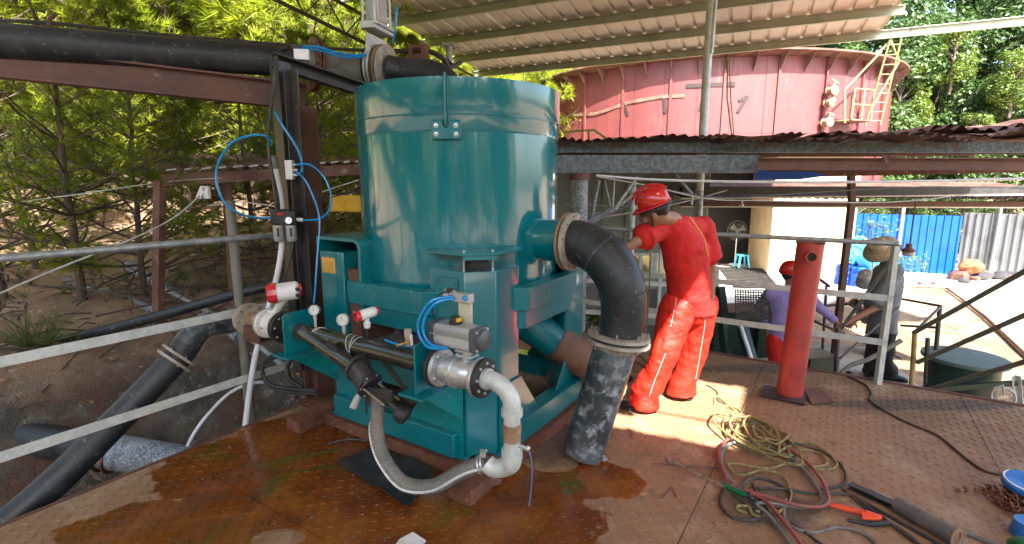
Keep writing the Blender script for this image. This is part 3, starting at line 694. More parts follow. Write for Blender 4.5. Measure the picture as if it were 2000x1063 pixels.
# cream building
cb = thing('cream_building', 'cream plastered building with a dark open doorway behind the men', 'building', (7.4, 17.6, -1.42))
c0 = P(1500, 520, 16.6); c1 = P(1662, 520, 17.6)
cA = V((c0.x, c0.y, -1.42)); cB = V((c1.x, c1.y, -1.42)); dirb = (cB - cA).normalized(); nb = V((-dirb.y, dirb.x, 0))
mb = MB(); mb.poly([cA, cB, cB + nb * 2.6, cA + V((.5, 2.6, 0))], (0, 0, 4.0)); mb.build('wall', WALLY, cb, bevel=.015)
dA = P(1376, 520, 17.2); dA.z = -1.42
mb = MB(); mb.poly([dA - V((.25, 0, 0)), dA, dA + V((0, 2.4, 0)), dA + V((-.25, 2.4, 0))], (0, 0, 4.0)); mb.build('wall', WALLY, cb)
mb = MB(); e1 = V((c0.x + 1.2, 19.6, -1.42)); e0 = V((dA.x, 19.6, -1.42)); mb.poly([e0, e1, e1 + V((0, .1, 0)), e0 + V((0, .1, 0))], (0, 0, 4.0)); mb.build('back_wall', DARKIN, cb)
mb = MB(); mb.poly([dA + V((-.6, -.3, 0)), cA + V((0, -.3, 0)), cB + V((.3, -.3, 0)), cB + nb * 2.8, dA + V((-.6, 2.7, 0))], (0, 0, .12)); [setattr(v, 'z', v.z + 4.0) for v in mb.v]; mb.build('roof', RUSTD, cb)
mb = MB(); mb.poly([dA + V((-.3, -.6, 0)), cA + V((0, -.7, 0)), cA + V((.5, .2, 0)), dA + V((0, 2.4, 0))], (0, 0, .16)); mb.build('door_step', CONC, cb)
st = thing('stool', 'small blue plastic stool in the dark doorway', 'stool', P(1450, 505, 17.9))
q = st.location.copy(); q.z = -1.26; st.location = q
mb = MB(); mb.box(q + Z * .46, (.34, .34, .04)); mb.build('seat', BLUEL, st, bevel=.01)
for a_ in (-1, 1):
    for b_ in (-1, 1): mb = MB(); mb.beam(q + V((a_ * .2, b_ * .2, 0)), q + V((a_ * .13, b_ * .13, .45)), .05, .05); mb.build('leg', BLUEL, st)
fa = thing('standing_fan', 'standing fan with round wire guard inside the dark doorway', 'fan', (q.x + .05, 18.6, -1.26)); fc = V((q.x + .05, 18.6, .0))
mb = MB(); mb.cyl(fc - Z * 1.26, fc, .02, n=8); mb.lathe(fc - Z * 1.26, Z, [(0, 0), (.22, 0), (.2, .04), (0, .06)], 20); mb.build('stand', PVCW, fa)
mb = MB()
for r_ in (.1, .22, .36): mb.tube([fc + V((cos(k * pi / 10) * r_, -.1 + .1 * (r_ > .3), sin(k * pi / 10) * r_)) for k in range(20)], .006, 5, closed=True)
for k in range(20): a = k * pi / 10; mb.cyl(fc + V((0, -.1, 0)), fc + V((cos(a) * .36, 0, sin(a) * .36)), .004, n=4)
mb.build('guard', GREYP, fa)
for k in range(3): a = k * 2.09; mb = MB(); mb.poly([fc + V((0, -.04, 0)), fc + V((cos(a) * .3, -.04, sin(a) * .3)), fc + V((cos(a + .8) * .3, -.02, sin(a + .8) * .3))], (0, .004, 0)); mb.build('blade', GREYP, fa, smooth=False)
mb = MB(); lb = P(1449, 401, 9.3); mb.sph(lb, .035, 12); mb.cyl(lb + Z * .02, lb + Z * .09, .018, n=8)
one('light_bulb', mb, WHITE, 'small unlit white bulb hanging under the far roof by the dark doorway', 'light bulb')

# blue and grey site fences
def panel_fence(name, lab, m, A, B, h, n, mp, posts):
    f = thing(name, lab, 'fence', A); d = (B - A) / n; dn = d.normalized(); nr = V((dn.y, -dn.x, 0))
    for i in range(n):
        a = A + d * i; b = A + d * (i + 1) - dn * .008; mb = MB(); prof = []; k = max(2, int(d.length / .2))
        for j in range(k):
            t0 = j / k; st_ = (b - a) / k; o_ = a + st_ * j
            prof += [o_, o_ + st_ * .6, o_ + st_ * .68 + nr * .035, o_ + st_ * .92 + nr * .035]
        prof += [b]; m_ = len(prof)
        mb.add(prof + [q + Z * h for q in prof] + [q - nr * .002 for q in prof] + [q + Z * h - nr * .002 for q in prof], [(j, j + 1, m_ + j + 1, m_ + j) for j in range(m_ - 1)] + [(2 * m_ + j, 3 * m_ + j, 3 * m_ + j + 1, 2 * m_ + j + 1) for j in range(m_ - 1)] + [(m_ + j, m_ + j + 1, 3 * m_ + j + 1, 3 * m_ + j) for j in range(m_ - 1)])
        mb.build('fence_panel', m, f, smooth=False)
    for t in posts:
        p_ = A.lerp(B, t) + nr * .06; mb = MB(); mb.box(p_ + Z * (h / 2 + .12), (.07, .07, h + .24)); mb.build('fence_post', mp, f, smooth=False)
    for z_ in (.25, h - .1): mb = MB(); mb.beam(A + Z * z_ - nr * .04, B + Z * z_ - nr * .04, .03, .05); mb.build('fence_rail', mp, f, smooth=False)
def gz(px, py, Y, z=YZ): q = P(px, py, Y); q.z = z; return q
panel_fence('blue_fence', 'bright blue ribbed sheet metal fence at the back of the yard', BLUEF, gz(1640, 525, 18.6), gz(1866, 525, 17.2), 2.0, 4, GALVB, (.5,))
panel_fence('grey_fence', 'grey ribbed sheet metal fence right of the blue fence', GREYF, gz(1872, 500, 18.4), gz(2180, 500, 15.6), 2.05, 6, GALV, (.25, .55, .85))

# barrels and cans
def drum_can(px, Y, z, r, h, lab, m, tilt=(0, 0)):
    c = gz(px, 500, Y, z); t = thing('plastic_drum', lab, 'drum', c, 'blue plastic containers in the yard')
    ax = V((tilt[0], tilt[1], 1)).normalized(); mb = MB()
    mb.lathe(c + Z * (r * .4 if tilt != (0, 0) else 0), ax, [(0, 0), (r * .92, 0), (r, h * .05), (r, h * .3), (r * 1.04, h * .33), (r, h * .36), (r, h * .64), (r * 1.04, h * .67), (r, h * .7), (r * .97, h * .93), (r * .8, h), (0, h)], 20); mb.build('body', m, t)
    mb = MB(); mb.cyl(c + Z * (r * .4 if tilt != (0, 0) else 0) + ax * h + V((r * .4, 0, 0)), c + Z * (r * .4 if tilt != (0, 0) else 0) + ax * (h + .04) + V((r * .4, 0, 0)), r * .16, n=10); mb.build('cap', BLK, t)
cans = [(1654, 15.6, 0, .26, .62, 'dark blue plastic drum standing leftmost at the foot of the container pile', BLUEF, (0, 0)), (1682, 15.3, 0, .26, .6, 'dark blue plastic drum standing under the pale blue cans', BLUEF, (0, 0)), (1708, 15.6, 0, .24, .58, 'dark blue plastic drum half hidden beside the hat of the worker', BLUEF, (0, 0)),
        (1660, 15.7, .6, .25, .42, 'pale blue can lying on the leftmost dark blue drum', BLUEL, (.9, -.5)), (1690, 15.4, .58, .29, .5, 'big pale blue can lying tipped towards the camera in the pile', BLUEL, (.3, -1)), (1668, 15.8, 1.0, .22, .4, 'pale blue can on top of the container pile', BLUEL, (1, .2)), (1702, 15.9, 1.0, .2, .36, 'small pale blue can at the upper right of the container pile', BLUEL, (.8, -.3))]
for px, Y, dz, r, h, lab, m, ti in cans: drum_can(px, Y, YZ + dz, r, h, lab, m, ti)
# debris
db = thing('orange_sack', 'crumpled orange sack lying on scrap by the grey fence', 'sack', gz(1897, 520, 16.3))
mb = MB(); mb.sph(db.location + Z * .45, .33, 16, (1.1, .7, .7)); o = mb.build('sack_body', mat('faded_orange_sack', (.26, .09, .035), (.2, .065, .03), 5, rough=.8, bmp=.5, bs=10, bd=.03), db)
tx = bpy.data.textures.new('crumple', 'CLOUDS'); tx.noise_scale = .25
md = o.modifiers.new('s', 'SUBSURF'); md.levels = md.render_levels = 2; md = o.modifiers.new('d', 'DISPLACE'); md.texture = tx; md.strength = .22; md.texture_coords = 'GLOBAL'
for i in range(12):
    q = gz(random.uniform(1868, 1985), 520, random.uniform(15.7, 16.6)); r_ = random.uniform(.12, .26); mb = MB(); mb.sph(q + Z * r_ * .5, r_, 10, (1.3, 1, .7))
    for v in mb.v: v += V((noise.noise(v * 4), noise.noise(v * 4 + V((5, 5, 5))), noise.noise(v * 4 + V((9, 1, 2))))) * r_ * .5
    one('rubble_lump', mb, RUSTD if i % 2 else DKSTEEL, 'dark lump of scrap or rubble in the heap by the grey fence', 'rubble', 'lumps in the scrap heap by the grey fence')
for px, lab in ((1800, 'clear bottle with red cap standing left of the other by the blue fence'), (1827, 'clear bottle with red label standing right of the other by the blue fence')):
    q = gz(px, 525, 15.2); b_ = thing('bottle', lab, 'bottle', q, 'bottles by the blue fence'); mb = MB(); mb.lathe(q, Z, [(0, 0), (.06, 0), (.06, .2), (.02, .28), (.02, .3), (0, .3)], 14); mb.build('body', PVCW, b_); mb = MB(); mb.cyl(q + Z * .08, q + Z * .15, .062, n=14); mb.build('band', REDP, b_)
# hanging rod with insulator
hl = thing('hanging_lamp', 'rusty rod lamp with pale cap hanging in front of the blue fence', 'lamp', P(1775, 500, 6.2))
mb = MB(); mb.cyl(P(1789, 388, 6.2), P(1777, 476, 6.2), .008, n=6); mb.build('rod', RUST, hl)
mb = MB(); q = P(1776, 476, 6.2); mb.lathe(q, -Z, [(0, 0), (.03, 0), (.035, .05), (.07, .08), (.07, .1), (0, .1)], 16); mb.build('socket', RUST, hl)
mb = MB(); mb.lathe(q - Z * .1, -Z, [(.055, 0), (.06, .03), (.045, .05), (0, .055)], 16); mb.build('cap', FLG, hl)

# shed at left behind the rail
ls = thing('lean_to_shed', 'old lean-to with rust brown frame and pale edged tin roof among the pines', 'shed', P(430, 700, 6))
a = P(316, 352, 5.5); b = P(720, 330, 7.0)
mb = MB(); mb.beam(a, b, .06, .13); mb.build('front_beam', RUSTT, ls, smooth=False)
mb = MB(); mb.beam(P(312, 352, 5.5), P(300, 352, 5.5) + V((-.25, .1, -1.9)), .07, .11); mb.build('leaning_post', RUSTT, ls, smooth=False)
mb = MB(); mb.cyl(P(442, 352, 6), P(446, 500, 6) - Z * .9, .05, n=10); mb.build('post', RUSTD, ls)
d_ = (b - a).normalized(); nn = V((-d_.y, d_.x, 0)); L_ = (b - a).length
for i in range(5):
    corr_sheet('tin_sheet', RUSTT, ls, a + Z * .085 + d_ * (i * L_ / 5) - nn * .06, d_, nn + Z * .09, L_ / 5 + .06, 2.6, .16, .022, .02)
mb = MB()
for i in range(int(L_ / .16)):
    q = a + d_ * (i * .16 + .04) + Z * (.1 + random.uniform(-.004, .006)) - nn * .075; mb.beam(q, q + d_ * random.uniform(.07, .1) + Z * .01, .02, .018)
o = mb.build('sheet_lip', CLOTHW, ls, smooth=False)
for k in (4.6, 5.2, 6.4): mb = MB(); q = P(560, 346, k + 1); mb.cyl((q.x, q.y, -.2), (q.x, q.y, 1.75), .05, n=8); mb.build('post', RUSTD, ls)
yb = thing('yellow_beam', 'yellow painted box beam showing behind the left edge of the drum', 'beam', P(690, 400, 5.4) - Z * .09)
mb = MB(); mb.beam(P(650, 397, 5.4), P(790, 400, 5.2), .12, .165); mb.build('beam_body', YEL, yb, bevel=.008)
mb = MB(); mb.poly([P(649, 382, 5.4), P(645, 414, 5.4), P(650, 414, 5.4), P(652, 382, 5.4)], (0, .14, 0)); mb.build('end_plate', YEL, yb)

# ============================================================= VEGETATION
def leaf_blades(c, d, n, L, w, rnd, spread=.9):
    vs, fs = [], []
    for k in range(n):
        q = V((rnd.gauss(0, 1), rnd.gauss(0, 1), rnd.gauss(0, 1))).normalized() * spread + d
        q.normalize(); s = q.cross(V((rnd.random() - .5, rnd.random() - .5, rnd.random() - .5))).normalized() * w
        l = L * rnd.uniform(.7, 1.15); b = len(vs); vs += [c - s, c + s, c + q * l + Z * (-.12 * l)]; fs.append((b, b + 1, b + 2))
    return vs, fs
def pine_meshes(seed, H, blade_w, n_whorl, per, needle=.16, open_=1.0, lo=.12):
    rnd = random.Random(seed); tr = MB(); cr = MB()
    bend = [V((rnd.uniform(-.22, .22), rnd.uniform(-.22, .22), 0)) * (k / 8) * (H / 9) for k in range(9)]
    tp = [V((0, 0, H * k / 8)) + bend[k] for k in range(9)]; tr.tube(tp, [H * .0105 * (1 - k / 9) + .01 for k in range(9)], 8)
    def at(h): k = min(7.999, h / H * 8); i = int(k); return tp[i].lerp(tp[i + 1], k - i)
    for w in range(n_whorl):
        h = H * (lo + (1 - lo) * ((w + rnd.random() * .6) / n_whorl)); f = h / H
        R_ = H * (.33 * (1 - f) ** .75 + .04) * rnd.uniform(.75, 1.15) * open_
        for j in range(rnd.choice((3, 4, 4, 5))):
            a = rnd.uniform(0, 2 * pi); up = .15 + .55 * f + rnd.uniform(-.1, .15)
            d = V((cos(a), sin(a), up)).normalized(); st = at(min(h, H * .98)); pts = [st]
            seg = 5; p = st.copy(); dd = d.copy()
            for k in range(seg):
                dd = (dd + V((rnd.uniform(-.18, .18), rnd.uniform(-.18, .18), rnd.uniform(-.08, .14)))).normalized(); p = p + dd * R_ / seg; pts.append(p.copy())
            tr.tube(pts, [max(.006, H * .004 * (1 - k / 6) * (1.3 - f)) for k in range(6)], 5)
            for k in range(per):
                t = rnd.uniform(.3, 1) * seg; i = min(int(t), seg - 1); c0 = pts[i].lerp(pts[i + 1], t - i)
                sd = (V((rnd.gauss(0, 1), rnd.gauss(0, 1), rnd.uniform(-.2, .8))).normalized() + dd * .8).normalized(); l = rnd.uniform(.1, .3) * R_ * (1.1 - .4 * t / seg) + .08
                c1 = c0 + sd * l
                if l > .22: tr.tube([c0, c1], [.007, .004], 3, cap=False)
                for q in ((1, .62) if l > .3 else (1,)):
                    v_, f_ = leaf_blades(c0.lerp(c1, q), sd, 24, needle * rnd.uniform(.8, 1.2), blade_w, rnd); cr.add(v_, f_)
    def me(mb, nm, m):
        x = bpy.data.meshes.new(nm); x.from_pydata([tuple(q) for q in mb.v], [], mb.f); x.materials.append(m); return x
    return me(tr, 'trunk', BARK), me(cr, 'crown', NEEDLE)
near = [pine_meshes(11, 6.5, .0065, 19, 17, .21, 1.25, .08), pine_meshes(12, 7.5, .0065, 20, 17, .21, 1.15, .12)]
far = [pine_meshes(21, 9, .017, 20, 12, .34, 1.2, .1), pine_meshes(22, 8, .017, 19, 12, .34, 1.3, .06), pine_meshes(23, 10, .017, 21, 12, .34, 1.1, .12)]
near_d = []
for tr_, cr_ in near: c2 = cr_.copy(); c2.materials.clear(); c2.materials.append(NEEDLED); near_d.append((tr_, c2))
def pine(pair, x, y, s, lab, group, rz=None, lean=0, dz=-.1):
    t = thing('pine_tree', lab, 'tree', (x, y, ground_z(x, y) + dz), group); t.scale = (s, s, s); t.rotation_euler = (lean, lean * .6, random.uniform(0, 6.28) if rz is None else rz)
    for nm, me in (('trunk', pair[0]), ('crown', pair[1])):
        o = bpy.data.objects.new(nm, me); COL.objects.link(o); o.parent = t
    return t
npos = [(-4.55, 6.2, .52, near_d[0], 'dark young pine with bare lower branches nearest to the handrails at left'), (-6.6, 7.0, .5, near_d[1], 'leafy pine at the left edge of the picture behind the slanting wire'), (-3.1, 8.0, .5, near_d[1], 'pine directly behind the rusty lean-to roof and the blue air loop'),
        (-5.9, 9.4, .95, near[0], 'sunlit pine behind the dark young pine, under the overhead pipe'), (-3.9, 10.6, 1.0, near[1], 'bright pine showing between the black column and the drum'), (-8.3, 8.3, .95, near[1], 'bright pine far left behind the first row of trees'), (-1.9, 9.6, .62, near_d[0], 'dark pine branch spray between the column and the teal drum'), (-7.6, 11.4, 1.05, near[0], 'tall sunlit pine rising above the overhead pipe at left')]
for x, y, s, pr, lab in npos: pine(pr, x, y, s, lab, None, lean=random.uniform(-.06, .06))
rn = random.Random(5); cnt = 0
for i in range(2600):
    az = rn.uniform(-56, 8); r_ = 11 + 75 * rn.random() ** 1.7; x = sin(radians(az)) * r_; y = cos(radians(az)) * r_
    d = (V((x, y, 0)) - W(U0, 0)).dot(NRM)
    if d < 7.2 or (y > 12 and x > -1.5 and d < 10): continue
    sp = .75 + r_ * .03
    if any((x - a) ** 2 + (y - b) ** 2 < sp * sp * 2.4 for a, b in [(q.location.x, q.location.y) for q in COL.objects if q.name.startswith('pine_tree')]): continue
    pine(far[cnt % 3], x, y, rn.uniform(.7, 1.1), 'sunlit yellow green pine in the wood covering the hillside', 'pines of the hillside wood', lean=rn.uniform(-.05, .05)); cnt += 1
    if cnt > 250: break
print('pines', cnt)
def broad_meshes(seed, H, Rc, nleaf, m, lw=.11):
    rnd = random.Random(seed); tr = MB(); cr = MB()
    tr.tube([(0, 0, 0), (.1, .05, H * .3), (0, 0, H * .6), (.1, 0, H * .85)], [H * .025, H * .02, H * .012, .04], 8)
    cl = []
    for k in range(46):
        a = rnd.uniform(0, 2 * pi); f = rnd.random(); h = H * (.22 + .75 * f); rr = Rc * sqrt(max(0, 1 - (abs(f - .42) / .62) ** 2)) * rnd.uniform(.5, 1)
        c = V((cos(a) * rr, sin(a) * rr, h)); cl.append((c, rnd.uniform(.55, 1.15) * Rc * .3)); tr.tube([(0, 0, h * .75), c * .6 + V((0, 0, h * .36)), c], [.07, .045, .02], 5)
    for k in range(nleaf):
        c, r_ = rnd.choice(cl); d = V((rnd.gauss(0, 1), rnd.gauss(0, 1), rnd.gauss(0, .8))).normalized(); p = c + d * r_ * rnd.uniform(.5, 1.05) ** .7
        nn_ = (d + V((rnd.gauss(0, .5), rnd.gauss(0, .5), .5 + rnd.gauss(0, .4)))).normalized(); x = nn_.cross(V((rnd.random(), rnd.random(), rnd.random()))).normalized(); y = nn_.cross(x); L = lw * rnd.uniform(.7, 1.3)
        cr.add([p - x * L, p - y * L * .45 + nn_ * L * .1, p + x * L, p + y * L * .45], [(0, 1, 2, 3)])
    def me(mb, nm, mm):
        q = bpy.data.meshes.new(nm); q.from_pydata([tuple(z) for z in mb.v], [], mb.f); q.materials.append(mm); return q
    return me(tr, 'trunk', BARK), me(cr, 'crown', m)
br1 = [broad_meshes(31, 10, 3.6, 30000, LEAF), broad_meshes(32, 9, 3.2, 26000, LEAF)]
br2 = broad_meshes(33, 6, 2.0, 5200, LEAFY, .12)
blist0 = [(17.6, 26, 1.0, 0, 'dense dark green tree just right of the red tank ladder'), (21.5, 27, 1.15, 1, 'large dense tree second from the red tank behind the blue fence'), (26, 27.5, 1.25, 0, 'big leafy tree above the grey fence'), (30.5, 26, 1.2, 1, 'broad tree at the right edge of the picture'), (20, 32, 1.5, 1, 'tall tree rising behind the ladder tree against the sky'), (27, 33, 1.45, 0, 'tall background tree in the top right corner'), (14.5, 30, 1.3, 0, 'tree behind the bridge truss of the red tank')]
blist = [(x * 1.33, y * 1.33, s * 1.3, k, l) for x, y, s, k, l in blist0]
def btree(pr, x, y, s, lab, group=None, z=None):
    t = thing('broadleaf_tree', lab, 'tree', (x, y, (ground_z(x, y) if z is None else z) - .2), group); t.scale = (s, s, s); t.rotation_euler = (0, 0, random.uniform(0, 6))
    for nm, me in (('trunk', pr[0]), ('crown', pr[1])):
        o = bpy.data.objects.new(nm, me); COL.objects.link(o); o.parent = t
for x, y, s, k, lab in blist: btree(br1[k], x, y, s, lab)
for i, (x, y, s, z) in enumerate([(22.5, 31, .8, 4), (25.7, 31.5, .65, 7), (29, 31, .65, 5.6), (32.5, 31, .7, 8.4), (27.5, 31.5, .5, 3)]):
    btree(br2, x, y, s, 'small yellow green sapling crown among the dark trees on the right', 'yellow green sprays among the dark trees', z=z)
for i, (x, y, s) in enumerate([(13.9, 20.4, .3), (15.6, 20.3, .34), (17.4, 20, .32), (19.6, 19.6, .34), (21.5, 19, .3)]): btree(br1[i % 2], x, y, s, 'low dark shrub just behind the blue and grey fences', 'shrubs behind the site fences')
# leafy sprig beside the barrels
spg = MB(); rn2 = random.Random(3)
for (px, py, Y) in ((1685, 470, 14.6), (1700, 440, 14.6), (1715, 440, 14.4), (1735, 445, 14.3), (1770, 505, 13.5), (1790, 512, 13.5), (1688, 455, 14.7), (1760, 520, 13.4)):
    c = P(px, py, Y)
    for k in range(46):
        d = V((rn2.gauss(0, 1), rn2.gauss(0, .6), rn2.gauss(0, .7))).normalized(); p = c + d * rn2.uniform(.05, .38); x = V((rn2.gauss(0, 1), rn2.gauss(0, 1), rn2.gauss(0, .4))).normalized(); y = x.cross(V((0, 0, 1))).normalized(); L = .07
        spg.add([p - x * L, p - y * L * .5, p + x * L, p + y * L * .5], [(0, 1, 2, 3)])
bu = thing('leafy_bush', 'straggly light green bush between the barrels and the straw hat', 'bush', gz(1710, 520, 14.4))
spg.build('leaves', LEAFY, bu); mb = MB()
for (px, py, Y) in ((1700, 440, 14.6), (1735, 445, 14.3), (1688, 455, 14.7), (1770, 505, 13.8)): mb.tube([gz(1710, 520, 14.4), P(1705, 490, 14.5), P(px, py, Y)], [.03, .02, .01], 5)
mb.build('stem', BARK, bu)
# grasses on the left bank, and litter of twigs
gm = MB(); rn3 = random.Random(9)
for k in range(260):
    d_ = rn3.uniform(2.6, 6); al = rn3.uniform(-3, 6); q = W(U0 - d_, al)
    if noise.noise(V((q.x * .8, q.y * .8, 8))) < -.02: continue
    q.z = ground_z(q.x, q.y); gv, gf = leaf_blades(q, Z * 1.2, 22, rn3.uniform(.12, .3), .004, rn3, .75); gm.add(gv, gf)
q0 = [P(20, 500, 4.6), P(60, 520, 4.7), P(10, 740, 3.6), P(30, 720, 3.7), P(95, 700, 4.2)]
for q in q0[:2]:
    gv, gf = leaf_blades(V((q.x, q.y, ground_z(q.x, q.y))), Z * .9, 90, .6, .006, rn3, .9); gm.add(gv, gf)
o = gm.build('grass', GRASS, None, smooth=False); tag(o, 'tufts of long dry grass on the bank below the pines', None, None, 'stuff')
deadm = pine_meshes(41, 5, .006, 12, 2, .16, 1.3, .1)
for x, y, s, lab in ((-4.9, 5.7, .75, 'half bare pine with thin dark branches left of the leaning rusty post'), (-3.5, 6.9, .7, 'half bare pine under the rusty lean-to roof'), (-6.2, 6.1, .8, 'half bare pine with thin dark branches at the left edge')):
    pine(deadm, x, y, s, lab, None)
tw = MB()
for k in range(420):
    q = W(U0 - rn3.uniform(1.2, 7), rn3.uniform(-2, 7)); q.z = ground_z(q.x, q.y) + .02; a = rn3.uniform(0, 6.3); L = rn3.uniform(.1, .6); b_ = q + V((cos(a), sin(a), rn3.uniform(-.02, .25))) * L
    tw.tube([q, q.lerp(b_, .5) + V((0, 0, rn3.uniform(0, .05))), b_], [.008, .006, .003], 4)
for k in range(70):
    q = W(U0 - rn3.uniform(1.6, 6), rn3.uniform(-2.5, 6)); q.z = ground_z(q.x, q.y) + .03; a = rn3.uniform(0, 6.3); L = rn3.uniform(.6, 1.7); e_ = V((cos(a), sin(a), rn3.uniform(.0, .35)))
    c_ = [q, q + e_ * L * .35 + V((0, 0, .08)), q + e_ * L * .7 + V((.05, .05, .06)), q + e_ * L]; tw.tube(bez(c_, 3), .011, 5)
    for j in (1, 2): tw.tube([c_[j], c_[j] + V((rn3.uniform(-.3, .3), rn3.uniform(-.3, .3), rn3.uniform(.05, .35)))], .006, 4)
o = tw.build('twigs', BARK, None); tag(o, 'fallen twigs and dead branches scattered over the earth bank', None, None, 'stuff')
pb = MB()
for k in range(900):
    side_ = rn3.random() < .6
    q = W(U0 - rn3.uniform(.4, 6), rn3.uniform(-2, 6)) if side_ else V((rn3.uniform(4, 9), rn3.uniform(5, 12), 0)); q.z = ground_z(q.x, q.y); r_ = rn3.uniform(.01, .05); pb.sph(q, r_ * .7, 6, (1.2, 1, .7))
o = pb.build('pebbles', FLR, None); tag(o, 'loose pebbles and clods on the earth', None, None, 'stuff')
for i in range(34):  # pines added out of view so the glossy drum reflects vertical streaks
    az = radians(110 + i * 5 + random.uniform(-2, 2)); r_ = random.uniform(15, 25); x, y = sin(az) * r_, cos(az) * r_
    pine(far[i % 3], x, y, random.uniform(.8, 1.1), 'unseen pine added behind the photographer to streak the reflections in the drum', 'unseen pines added for the drum reflections')

# ============================================================= THE MACHINE
mc = thing('gravity_concentrator', 'big glossy teal gravity concentrator with tall round drum on an octagonal ring frame', 'machine', CEN)
mb = MB(); mb.lathe(CEN, Z, [(.40, .5), (.66, .98), (.712, 1.0), (.712, 2.042)], 96); mb.build('drum', TEAL, mc)
mb = MB(); mb.lathe(CEN, Z, [(.705, 2.03), (.718, 2.052), (.720, 2.35), (.712, 2.352), (.70, 2.34), (.2, 2.37)], 96); mb.build('upper_band', TEAL, mc)
mb = MB(); mb.lathe(CEN, Z, [(.7215, 2.135), (.7245, 2.138), (.7245, 2.142), (.7215, 2.145)], 96, True); mb.build('band_bead', TEAL, mc)
mb = MB(); mb.ring(CEN + Z * 2.047, Z, .708, .66, .012, 96); mb.build('seam_gasket', BLK, mc)
def drum_at(px, py, r=.72):
    y = (py - 531.5) / 1000; d = V(((px - 1000) / 1000, cos(PITCH) - y * sin(PITCH), -(sin(PITCH) + y * cos(PITCH))))
    a = d.x ** 2 + d.y ** 2; b = -2 * (d.x * CEN.x + d.y * CEN.y); c = CEN.x ** 2 + CEN.y ** 2 - r * r
    t = (-b - sqrt(max(0, b * b - 4 * a * c))) / 2 / a; return V((0, 0, EYE)) + d * t
q = drum_at(872, 250); out = V((q.x - CEN.x, q.y - CEN.y, 0)).normalized(); sd = Z.cross(out); q0 = CEN + out * .72
mb = MB(); mb.beam(q0 + out * .02 + Z * 2.075, q0 + out * .02 + Z * 2.365, .012, .05, up=out); mb.build('lifting_rib', TEALD, mc, bevel=.002)
for s_ in (-1, 1): mb = MB(); mb.tube([q0 + out * .005 + sd * s_ * .011 + Z * 2.08, q0 + out * .005 + sd * s_ * .011 + Z * 2.35], .006, 6); mb.build('weld_bead', TEALD, mc)
mb = MB(); mb.poly([q0 + out * .012 + sd * a + Z * b for a, b in ((-.088, 1.995), (.088, 1.995), (.088, 2.10), (.022, 2.10), (.012, 2.06), (-.012, 2.06), (-.022, 2.10), (-.088, 2.10))], out * .014); pl = mb.build('bracket_plate', TEALD, mc, bevel=.003)
for a in (-.058, .058):
    for b in (2.022, 2.072): bolt(pl, q0 + out * .027 + sd * a + Z * b, out, .015, BOLTM)
mb = MB(); mb.poly([drum_at(945, 322, .7125), drum_at(967, 318, .7125), drum_at(965, 322, .7125), drum_at(948, 326, .7125)], out * .0005)
# octagonal frame
def octp(k, ap): a = atan2(UX.y, UX.x) + (k + .5) * pi / 4; return V((cos(a), sin(a), 0)) * ap / cos(pi / 8)
for k in range(8):
    for z0, z1, ap, th, nm in ((.955, 1.105, .80, .085, 'ring_beam'), (.83, .952, .765, .04, 'lower_ring')):
        a0, a1 = octp(k, ap), octp(k + 1, ap); b0, b1 = octp(k, ap - th), octp(k + 1, ap - th)
        m_ = MB(); m_.poly([CEN + p_ + Z * z0 for p_ in (a0, a1, b1, b0)], Z * (z1 - z0)); m_.build(nm, TEALD, mc, bevel=.006)
mb = MB(); mb.ring(CEN + Z * 1.0, Z, .74, .5, .03, 64); mb.build('drum_seat', TEALD, mc)
for k in range(5): bolt(mc, W(-.36 + k * .062 - .02, -.766, .885), -VX, .013, BOLTM)
mb = MB(); mb.lathe(CEN, Z, [(.0, .2), (.26, .2), (.26, .55), (.34, .62), (.34, .8), (0, .8)], 40); mb.build('drive_housing', TEALD, mc)
mb = MB(); mb.cyl(W(.1, -.55, .3), W(.1, -.55, .78), .13, n=28); mb.ring(W(.1, -.55, .55), Z, .145, .12, .02); mb.build('motor', DKSTEEL, mc)
# legs at the four corners
def leg(su, sv, h, plinth=True):
    r = (UX * su + VX * sv).normalized(); t = Z.cross(r)
    sec = [(.94, -.0925), (.94, .0925), (.762, .27), (.735, .27), (.70, .2), (.70, -.2), (.735, -.27), (.762, -.27)]
    mb = MB(); mb.poly([CEN + r * a + t * b + Z * .1 for a, b in sec], Z * (h - .1)); L = mb.build('leg', TEAL, mc, bevel=.004)
    for s_ in (-1, 1):
        f = (-r + t * s_).normalized(); c0 = CEN + r * .942 + t * (.0925 * s_); nrm = (r + t * s_).normalized()
        if plinth:
            m_ = MB(); m_.poly([c0 + nrm * .003 + f * .02 + Z * .1, c0 + nrm * .003 + f * .58 + Z * .1, c0 + nrm * .003 + f * .52 + Z * .18, c0 + nrm * .003 + f * .26 + Z * .52, c0 + nrm * .003 + f * .02 + Z * .52], nrm * .012); m_.build('base_gusset', TEALW if (su, sv, s_) == (1, -1, -1) else TEAL, mc, bevel=.002)
        m_ = MB(); m_.poly([c0 + nrm * .035 + f * a + Z * .088 for a in (-.01, .6)] + [c0 - nrm * .06 + f * a + Z * .088 for a in (.6, -.01)], Z * .012); m_.build('foot_plate', TEALD, mc, bevel=.002)
    return r, t
r, t = leg(1, -1, 1.24); leg(-1, -1, .73); leg(1, 1, 1.24); leg(-1, 1, 1.24)
